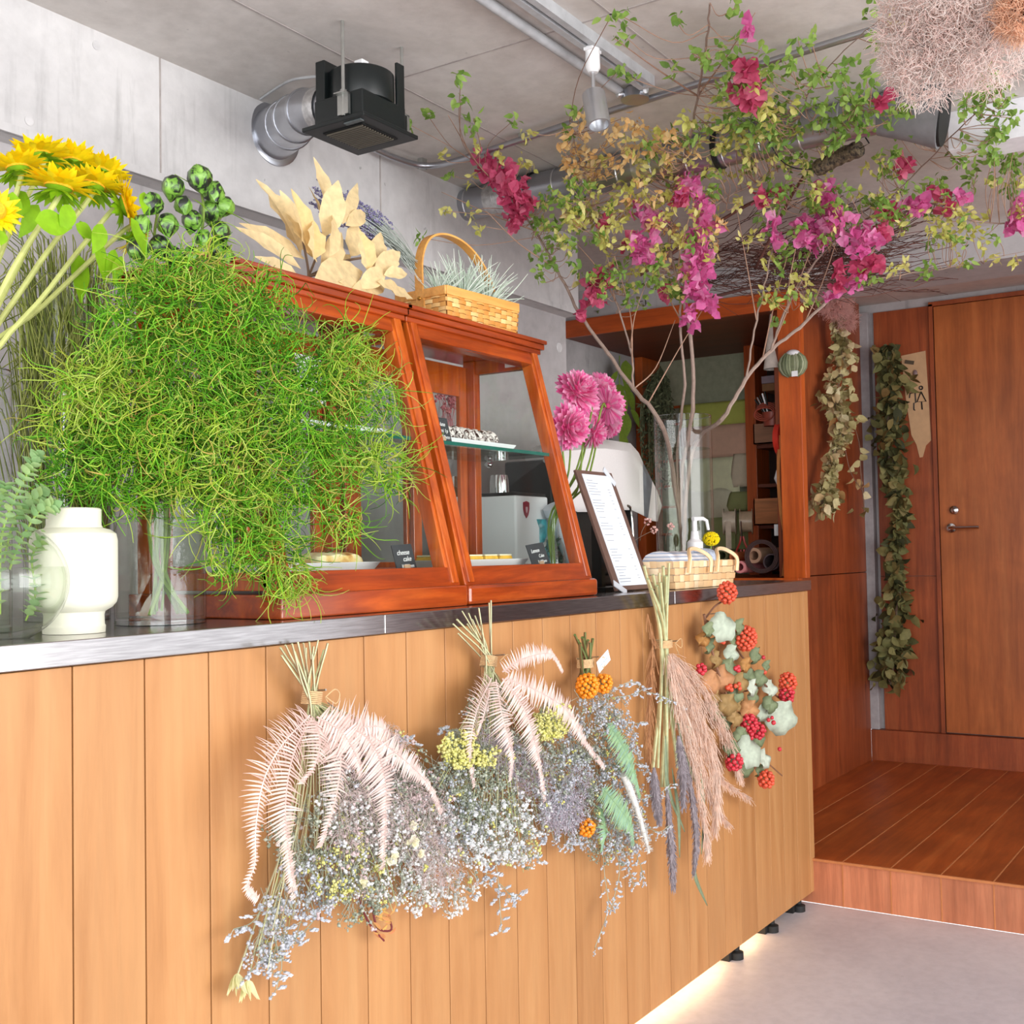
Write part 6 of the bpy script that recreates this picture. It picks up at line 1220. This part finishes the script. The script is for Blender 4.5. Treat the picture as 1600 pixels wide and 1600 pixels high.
haze(t, [(560, 1200, 46), (610, 1230, 50), (560, 1280, 46), (660, 1290, 50), (680, 1350, 40), (600, 1170, 34)], 5200, M_hz, 303)
stalks(t, (490, 1095), [(560, 1320), (620, 1300), (660, 1340), (500, 1380), (440, 1440), (420, 1500), (600, 1400), (700, 1370), (540, 1350), (600, 1180)], 90, 304)
for i, (p_, w_) in enumerate((([(484, 1118), (440, 1165), (412, 1220), (400, 1290), (398, 1350), (386, 1385), (402, 1405)], 30), ([(488, 1120), (458, 1180), (446, 1260), (452, 1340), (462, 1402)], 40), ([(498, 1122), (530, 1170), (528, 1230), (512, 1290), (500, 1325)], 36), ([(510, 1128), (570, 1150), (600, 1210), (602, 1280), (598, 1360)], 42), ([(495, 1120), (535, 1145), (560, 1190), (565, 1215)], 30), ([(520, 1138), (580, 1150), (640, 1195), (672, 1230), (690, 1270)], 26), ([(490, 1122), (500, 1160), (490, 1200), (470, 1225)], 30), ([(540, 1140), (590, 1135), (610, 1150)], 18))): frond(t, p_, w_, 310 + i, 0.07)
for i, p_ in enumerate(([(500, 1120), (450, 1300), (400, 1440), (372, 1520)], [(505, 1125), (462, 1310), (408, 1450), (388, 1530)])):
    b = MB(); P = bez([hp(x, y, 0.03) for x, y in p_], 6); b.tube(P, 0.0018, 6); e = P[-1]; d = (P[-1] - P[-2]).normalized(); b.cur = 1
    for k_ in range(9): a = k_ * 0.7; b.leaf(e, d + V((cos(a) * 0.6, sin(a) * 0.5, 0.15 * sin(a * 2))), (0, -1, 0.3), 0.036, 0.010, -0.6, 0.3, 5, 0.6)
    b.build('long_stemmed_flower', [M_gstem, leafy('cream_petal%d' % i, [(222, 222, 160), (236, 234, 190)], 0.6, 0.3)], t)
for i, p_ in enumerate(([(430, 1380), (420, 1440), (440, 1500), (432, 1545)], [(520, 1390), (480, 1450), (420, 1490), (380, 1530)], [(500, 1380), (470, 1440), (460, 1475)], [(420, 1400), (395, 1440), (365, 1452)], [(600, 1150), (625, 1150), (640, 1155)], [(440, 1400), (432, 1470), (425, 1520)])): sprig(t, p_, 330 + i, M_lil)
g = random.Random(340); M_kp = leafy('ochre_kangaroo_flower', [(206, 170, 90), (190, 120, 80)], 0.6, 0.1); M_kp2 = plain('maroon_stalk', (110, 36, 44), 0.5)
b = MB(); b.cur = 1; b.tube(bez([hp(560, 1380), hp(580, 1415), hp(590, 1450), hp(612, 1452), hp(602, 1425), hp(588, 1432)], 5), 0.002, 5); b.tube(bez([hp(560, 1400), hp(575, 1440), hp(600, 1470)], 5), 0.0018, 5); b.cur = 0
for i in range(16): p = hp(592 + g.uniform(-10, 16), 1435 + g.uniform(-14, 26)); b.leaf(p, V((g.uniform(0.2, 1), -0.3, g.uniform(-0.6, 0.4))), (0, -1, 0), 0.024, 0.007, 0.6, 0.4, 4)
b.build('claw_flowers', [M_kp, M_kp2], t)
M_cb = leafy('cream_bloom', [(248, 246, 230), (238, 234, 196)], 0.7, 0.3)
for x, y, r in ((612, 1340, 12), (645, 1315, 11), (655, 1332, 9), (645, 1290, 8), (566, 1380, 9)):
    c = hp(x, y, 0.075); b = MB()
    for k_ in range(14): b.leaf(c, rv(g) + V((0, -0.6, 0)), rv(g), r / 800.0, r / 900.0, 0.6, 0.3, 3)
    b.build('cream_bloom', M_cb, t)
b = MB(); b.tube([hp(512, 1098, 0.05), hp(570, 1140, 0.06)], 0.0009, 5); b.build('silver_wire', M_zinc, t)

# bouquet two
t = thing('dried_bouquet', 'second hanging bouquet, pink fern over grey filler with white strawflowers and yellow yarrow', 'bouquet', tuple(hp(765, 1035, 0.0)))
b = MB(); q = hp(766, 1025, 0.0); b.tube([V((q.x, 1.385, q.z)), q + V((0, -0.035, 0.004))], 0.0018, 6); b.build('nail', M_zinc, t)
bundle(t, (763, 1034), [(708, 975), (714, 968), (722, 955), (732, 958), (742, 962), (748, 950), (764, 942), (767, 938), (716, 990), (730, 975), (738, 968), (752, 975)], [(750, 1110), (765, 1100), (780, 1090), (800, 1100), (740, 1130)], 401)
twine(t, 763, 1033, 0.017, 0.022, (0.25, 0, 1))
spray(t, [(730, 1170, 30, 2), (720, 1220, 36, 2), (760, 1240, 42, 2), (720, 1270, 30, 4), (780, 1290, 44, 1), (750, 1310, 26, 1), (810, 1320, 26, 1), (830, 1260, 30, 1), (760, 1100, 26, 2), (700, 1200, 20, 4), (840, 1180, 36, 2), (880, 1190, 30, 4), (860, 1230, 26, 4), (790, 1180, 40, 2), (705, 1300, 18, 4), (870, 1280, 26, 4), (880, 1150, 24, 4)], [M_stat, M_wht, M_stat, M_ylw, M_lil], 402, 0.085)
spray(t, [(716, 1163, 17, 1), (862, 1118, 17, 1), (850, 1130, 10, 1), (755, 1172, 8, 1)], [M_stat, M_ylw, M_ylw], 403, 0.9, 0.0032, 0.075, 0.008, 'yellow_yarrow')
haze(t, [(790, 1180, 30), (830, 1210, 34), (880, 1265, 34), (770, 1160, 26), (905, 1220, 24)], 2000, M_hl, 405)
stalks(t, (765, 1040), [(740, 1300), (780, 1320), (700, 1230), (820, 1300), (860, 1230), (720, 1170), (740, 1200), (800, 1340)], 80, 406)
for i, (p_, w_) in enumerate((([(768, 1060), (745, 1110), (735, 1170), (742, 1230)], 26), ([(775, 1062), (785, 1120), (800, 1180), (798, 1218)], 30), ([(785, 1060), (820, 1110), (840, 1180), (852, 1250)], 30), ([(785, 1050), (815, 1030), (860, 1022), (880, 1050)], 20), ([(790, 1060), (840, 1080), (885, 1110), (915, 1160), (945, 1200)], 28), ([(765, 1080), (755, 1120), (745, 1150)], 22))): frond(t, p_, w_, 410 + i, 0.072)
for i, p_ in enumerate(([(760, 1300), (775, 1350), (780, 1400), (784, 1455)], [(780, 1380), (800, 1400), (810, 1398)], [(830, 1250), (836, 1320), (842, 1345)], [(715, 1140), (700, 1140), (688, 1136)], [(770, 1330), (760, 1365), (765, 1375)])): sprig(t, p_, 430 + i, M_lil)
g = random.Random(441); M_sw = leafy('white_straw', [(250, 250, 248), (240, 244, 246)], 0.7, 0.4)
for i in range(26):
    b = MB(); x, y = 775 + g.uniform(-40, 50), 1300 + g.uniform(-45, 45); c = hp(x, y, 0.075)
    for k_ in range(9): b.leaf(c, rv(g) + V((0, -0.6, -0.2)), rv(g), 0.0095, 0.008, 0.6, 0.3, 3)
    b.build('strawflower', M_sw, t)
spray(t, [(880, 1260, 26, 1)], [M_lil, leafy('lilac_haze', [(206, 196, 206), (214, 206, 214)], 0.8, 0.3)], 444, 0.4, 0.0018, 0.05, 0.03, 'lilac_haze')

# bouquet three
t = thing('dried_bouquet', 'third hanging bouquet with orange berries, a white card tag, teal feathers and long trailing sprigs', 'bouquet', tuple(hp(912, 1036, 0.0)))
b = MB(); q = hp(915, 1028, 0.0); b.tube([V((q.x, 1.385, q.z)), q + V((0, -0.035, 0.004))], 0.0018, 6); b.build('nail', M_zinc, t)
bundle(t, (914, 1036), [(898, 992), (903, 1000), (910, 996), (914, 988), (919, 1000), (926, 998), (922, 1004), (906, 1005)], [(905, 1070), (915, 1070), (925, 1070)], 501, 0.0034, leafy('dark_green_cut_stem', [(60, 90, 50), (96, 124, 66), (120, 92, 60)], 0.6, 0.1))
twine(t, 914, 1036, 0.020, 0.020)
b = MB(); c = hp(943, 1033, 0.06); b.obox(c, (0.9, 0, 0.42), (-0.42, 0, 0.9), (0, -1, 0), 0.030, 0.014, 0.0005); tg = b.build('card_tag', M_white, t); text('dried flower', 0.0085, c + V((0.9, 0, 0.42)) * -0.024 + V((0.002, -0.0008, -0.003)), (0.9, 0, 0.42), (-0.42, 0, 0.9), plain('pale_print', (170, 190, 210), 0.7), 'print', tg, 0.0002)
berries(t, 918, 1072, 20, M_org, 46, 502, 0.075, 'orange_berries', 0.0052); berries(t, 943, 1068, 15, M_org, 26, 503, 0.07, 'orange_berries', 0.0052); berries(t, 918, 1294, 13, M_org, 20, 504, 0.07, 'orange_berries', 0.0052)
spray(t, [(920, 1110, 28, 4), (950, 1100, 24, 4), (960, 1140, 28, 4), (915, 1160, 26, 2), (930, 1200, 34, 4), (960, 1230, 34, 4), (950, 1280, 32, 4), (980, 1290, 26, 4), (900, 1230, 24, 2), (975, 1180, 24, 4), (970, 1320, 20, 4), (905, 1300, 16, 4), (990, 1250, 16, 4), (940, 1320, 14, 2)], [M_stat, M_lil, M_stat, M_ylw, M_lil], 505, 0.10)
M_teal = leafy('teal_green_feather', [(140, 176, 138), (168, 200, 152), (150, 188, 172)], 0.7, 0.35)
frond(t, [(950, 1130), (975, 1170), (990, 1210), (1000, 1245)], 26, 506, 0.075, M_teal, 'green_feather', 0.0022); frond(t, [(940, 1230), (965, 1260), (985, 1290), (990, 1320)], 30, 507, 0.07, M_teal, 'green_feather', 0.0022); frond(t, [(940, 1260), (945, 1300), (940, 1330)], 24, 508, 0.06, M_teal, 'green_feather', 0.0022)
M_fuz = leafy('woolly_white_leaf', [(222, 220, 214), (236, 234, 228)], 0.95, 0.1)
g = random.Random(510); P = bez([hp(975, 1210, 0.08), hp(990, 1250, 0.085), hp(1003, 1290, 0.085), hp(1014, 1332, 0.08)], 8); b = MB(); b.tube(P, [0.010 * (1 - 0.7 * i / (len(P) - 1)) for i in range(len(P))], 10)
for i in range(420): k_ = g.randrange(len(P) - 1); b.tube([P[k_] + rv(g, 0.006), P[k_] + rv(g, 0.013)], 0.0005, 3, False)
b.build('woolly_tail', M_fuz, t)
for i, p_ in enumerate(([(940, 1310), (945, 1370), (950, 1420), (930, 1480)], [(960, 1320), (968, 1360), (960, 1400), (955, 1420)], [(985, 1320), (1000, 1350), (1005, 1375)], [(960, 1090), (990, 1085), (1008, 1075)], [(960, 1120), (990, 1130), (1008, 1128)], [(985, 1190), (1010, 1200), (1018, 1215)], [(975, 1330), (985, 1365), (990, 1385)], [(905, 1300), (895, 1320), (885, 1318)], [(955, 1080), (985, 1065), (1000, 1072)])): sprig(t, p_, 520 + i, M_lil, 0.05, 0.0028)

# bouquet four: grasses
t = thing('grass_bouquet', 'hanging bunch of long green stems with a beige pampas plume and dark purple foxtails', 'bouquet', tuple(hp(1040, 1010, 0.0)))
b = MB(); q = hp(1040, 1003, 0.0); b.tube([V((q.x, 1.385, q.z)), q + V((0, -0.035, 0.004))], 0.0018, 6); b.build('nail', M_zinc, t)
bundle(t, (1037, 1003), [(1006, 884), (1012, 905), (1020, 898), (1026, 915), (1030, 895), (1036, 885), (1041, 900), (1045, 880), (1018, 920), (1032, 910)], [(1025, 1200), (1032, 1230), (1040, 1240), (1046, 1220), (1058, 1200)], 601, 0.0044, leafy('pale_green_reed', [(168, 188, 140), (190, 206, 160), (206, 190, 140)], 0.5, 0.15))
twine(t, 1037, 1006, 0.022, 0.020)
M_pamp = leafy('beige_pink_pampas', [(240, 212, 192), (246, 224, 208), (252, 236, 224)], 0.8, 0.4); g = random.Random(610)
def plume(path, W, n, mat, name, seed, o=0.05, L=0.05, rad=0.0006):
    g = random.Random(seed); P = bez([hp(x, y, o) for x, y in path], 8); b = MB(); b.tube(P, 0.0014, 4)
    for i in range(n):
        f = g.random(); k_ = min(len(P) - 2, int(f * (len(P) - 1))); p = P[k_].lerp(P[k_ + 1], g.random()); t_ = (P[k_ + 1] - P[k_]).normalized(); d = (t_ * 1.6 + rv(g, 0.55)).normalized(); l_ = L * g.uniform(0.5, 1.1) * (1.15 - 0.5 * f); pp = p + rv(g, W / 500.0 * sin(pi * min(1, f + 0.12)) * g.random()); b.tube([pp, pp + d * l_ * 0.5, pp + d * l_ + V((0, 0, -0.006))], rad, 3, False)
    return b.build(name, mat, t)
for i, p_ in enumerate(([(1046, 1022), (1075, 1080), (1100, 1150), (1125, 1215), (1170, 1248)], [(1046, 1022), (1070, 1100), (1095, 1180), (1110, 1250), (1135, 1285)], [(1048, 1022), (1085, 1060), (1120, 1120), (1145, 1175), (1155, 1210)], [(1044, 1025), (1065, 1120), (1085, 1200), (1100, 1280), (1105, 1330)], [(1046, 1022), (1080, 1090), (1112, 1170), (1120, 1240), (1118, 1290)])): plume(p_, 12, 620, M_pamp, 'pampas_plume', 620 + i, 0.045 + 0.008 * i, 0.06)
plume([(1020, 1010), (1016, 1080), (1014, 1150), (1016, 1220)], 5, 260, leafy('tan_grass_plume', [(186, 132, 90), (204, 154, 112)], 0.8, 0.2), 'thin_side_plume', 630, 0.03); plume([(1012, 960), (1018, 990), (1024, 1005)], 3, 50, leafy('tan_grass_tip', [(186, 132, 90), (204, 154, 112)], 0.8, 0.2), 'thin_side_plume', 631, 0.03, 0.03)
M_fox = leafy('purple_foxtail', [(126, 116, 120), (158, 148, 154), (190, 182, 188)], 0.8, 0.25)
for i, (p_, R) in enumerate((([(1042, 1230), (1046, 1290), (1050, 1340), (1052, 1388)], 0.012), ([(1070, 1180), (1082, 1250), (1088, 1310), (1084, 1365)], 0.010), ([(1022, 1200), (1024, 1240), (1030, 1285)], 0.012), ([(1060, 1150), (1066, 1200), (1068, 1260)], 0.014))):
    P = bez([hp(x, y, 0.055 + 0.01 * i) for x, y in p_], 8); b = MB(); n = len(P); b.tube(P, [R * 0.75 * sin(pi * min(1, (k_ + 1.2) / (n + 1))) ** 0.6 for k_ in range(n)], 8)
    for q in range(700): k_ = g.randrange(n - 1); rr = R * sin(pi * min(1, (k_ + 1.2) / (n + 1))) ** 0.6; d = rv(g); t_ = (P[k_ + 1] - P[k_]).normalized(); s_ = P[k_].lerp(P[k_ + 1], g.random()); b.tube([s_ + d * rr * 0.6, s_ + d * rr * 1.3 + t_ * 0.012], 0.0006, 3, False)
    b.build('foxtail_head', M_fox, t)
M_blade = leafy('grey_green_blade', [(116, 134, 104), (146, 160, 128), (90, 110, 84)], 0.5, 0.2)
for i, p_ in enumerate(([(1058, 1120), (1070, 1180), (1098, 1250), (1100, 1310)], [(1050, 1200), (1060, 1270), (1062, 1340)], [(1085, 1350), (1088, 1375), (1105, 1415)], [(1040, 1150), (1044, 1230), (1070, 1300)], [(1055, 1130), (1078, 1138), (1074, 1150)], [(1095, 1200), (1100, 1270), (1096, 1335)])):
    P = bez([hp(x, y, 0.06) for x, y in p_], 6); b = MB(); n = len(P); b.strip(P, [V((0.9, -0.3, 0.2))] * n, [0.006 * sin(pi * (k_ + 0.6) / (n + 0.4)) + 0.0004 for k_ in range(n)]); b.build('grass_blade', M_blade, t, solid=0.0003)
for i, p_ in enumerate(([(1008, 1080), (1040, 1090), (1070, 1105)], [(1000, 1250), (1030, 1240), (1048, 1225)], [(1005, 1290), (1030, 1300), (1045, 1290)])): sprig(t, p_, 650 + i, M_lil, 0.07, 0.0026)

# bouquet five: berries and leaves
t = thing('berry_branch', 'hanging branch of coral red berry clusters with pale and brown leaves at the right end', 'bouquet', tuple(hp(1105, 965, 0.0)))
b = MB(); q = hp(1106, 960, 0.0); b.tube([V((q.x, 1.385, q.z)), q + V((0, -0.035, 0.004))], 0.0018, 6); b.build('nail', M_zinc, t)
for i, (p_, r) in enumerate((([(1100, 960), (1108, 1000), (1122, 1050), (1140, 1100), (1160, 1160), (1180, 1200)], 0.0045), ([(1103, 965), (1120, 945), (1150, 930)], 0.0028), ([(1105, 970), (1140, 1000), (1170, 1040), (1205, 1080), (1230, 1100)], 0.003), ([(1120, 1050), (1100, 1060), (1092, 1072)], 0.0022), ([(1150, 1130), (1190, 1120), (1225, 1105)], 0.0022), ([(1165, 1180), (1195, 1190), (1222, 1212)], 0.0022), ([(1140, 945), (1136, 935), (1136, 925)], 0.0012), ([(1130, 1060), (1160, 1080), (1190, 1070)], 0.0022), ([(1180, 1190), (1192, 1205), (1197, 1215)], 0.0012))):
    b = MB(); b.tube(bez([hp(x, y, 0.035) for x, y in p_], 5), r, 6); b.build('woody_stem', leafy('brown_woody_stem%d' % i, [(104, 70, 56), (150, 110, 84)], 0.7, 0), t)
for i, (x, y, r, n, m) in enumerate(((1136, 926, 17, 30, 0), (1165, 997, 20, 44, 0), (1231, 1066, 15, 26, 0), (1229, 1085, 13, 18, 1), (1170, 1130, 15, 24, 1), (1185, 1142, 12, 14, 1), (1197, 1218, 14, 22, 0), (1147, 1190, 15, 20, 1), (1128, 998, 8, 6, 0), (1095, 1045, 8, 8, 1), (1168, 1150, 10, 8, 1), (1192, 1027, 3, 1, 1), (1218, 1170, 3, 1, 1), (1153, 1072, 5, 3, 0), (1140, 1075, 5, 3, 0), (1152, 1045, 4, 3, 1), (1195, 1050, 4, 2, 0), (1205, 1125, 6, 3, 1))): berries(t, x, y, r, M_berry2 if m else M_berry, n, 700 + i, 0.06, 'berry_cluster', 0.0072)
M_pl = leafy('pale_grey_green_leaf', [(168, 182, 160), (190, 202, 182), (208, 216, 200)], 0.7, 0.2); M_bl = leafy('bronze_brown_leaf', [(170, 110, 60), (190, 140, 80), (206, 150, 110), (140, 130, 70)], 0.6, 0.25); M_gl = leafy('grey_green_ivy', [(110, 124, 90), (140, 152, 116)], 0.6, 0.2)
def lobed(x, y, r, m, seed, o=0.07):
    g = random.Random(seed); c = hp(x, y, o); s = (c - CAM).dot(FWD) / FPX; R = r * s; n = 26; rot = g.uniform(-0.6, 0.6); tl = V((g.uniform(-0.85, 0.0), -1, g.uniform(-0.3, 0.3))).normalized(); u = V((1, 0, 0)) - tl * tl.x; u.normalize(); v = tl.cross(u); vs = [c - tl * 0.003]; b = MB()
    for ring in (0.5, 1.0):
        for k_ in range(n):
            a = 2 * pi * k_ / n + rot; rr = R * ring * (0.91 + 0.075 * cos(5 * (a - rot)) + 0.035 * cos(11 * a)); vs.append(c + u * rr * cos(a) + v * rr * sin(a) + tl * (-0.007 * ring * ring * (1 + sin(3 * a)) + 0.004 * cos(5 * a) * ring))
    fs = [(0, 1 + k_, 1 + (k_ + 1) % n) for k_ in range(n)] + [(1 + k_, 1 + n + k_, 1 + n + (k_ + 1) % n, 1 + (k_ + 1) % n) for k_ in range(n)]; b.add(vs, fs); return b.build('leaf', m, t, solid=0.0004)
for i, (x, y, r, m) in enumerate(((1222, 1122, 24, M_pl), (1172, 1175, 22, M_pl), (1196, 1185, 13, M_pl), (1130, 980, 20, M_pl), (1145, 1022, 13, M_pl), (1112, 1068, 17, M_bl), (1130, 1060, 18, M_bl), (1138, 1102, 16, M_bl), (1160, 1100, 14, M_bl), (1150, 1120, 13, M_bl), (1180, 1090, 13, M_gl), (1183, 1025, 12, M_gl), (1170, 1060, 14, M_gl), (1200, 1042, 9, M_gl), (1195, 1115, 14, M_pl), (1160, 1150, 12, M_gl), (1170, 1200, 14, M_gl), (1110, 985, 11, M_gl), (1205, 1075, 12, M_pl), (1118, 1090, 12, M_bl), (1150, 1000, 12, M_gl), (1145, 1170, 12, M_gl), (1122, 1030, 12, M_bl), (1160, 1065, 14, M_bl), (1140, 1045, 14, M_gl), (1172, 1110, 14, M_bl), (1135, 1125, 14, M_gl), (1190, 1060, 12, M_gl), (1150, 1085, 12, M_gl), (1168, 1040, 11, M_bl), (1120, 1110, 12, M_gl), (1205, 1100, 12, M_gl), (1185, 1155, 12, M_gl), (1158, 980, 12, M_gl), (1112, 1010, 12, M_gl), (1178, 1075, 12, M_pl), (1100, 1000, 10, M_bl), (1152, 1185, 12, M_gl), (1190, 1205, 10, M_gl))): lobed(x, y, r * 1.3, m, 750 + i, 0.045 + 0.02 * (i % 2) + (0.02 if i < 4 else 0))
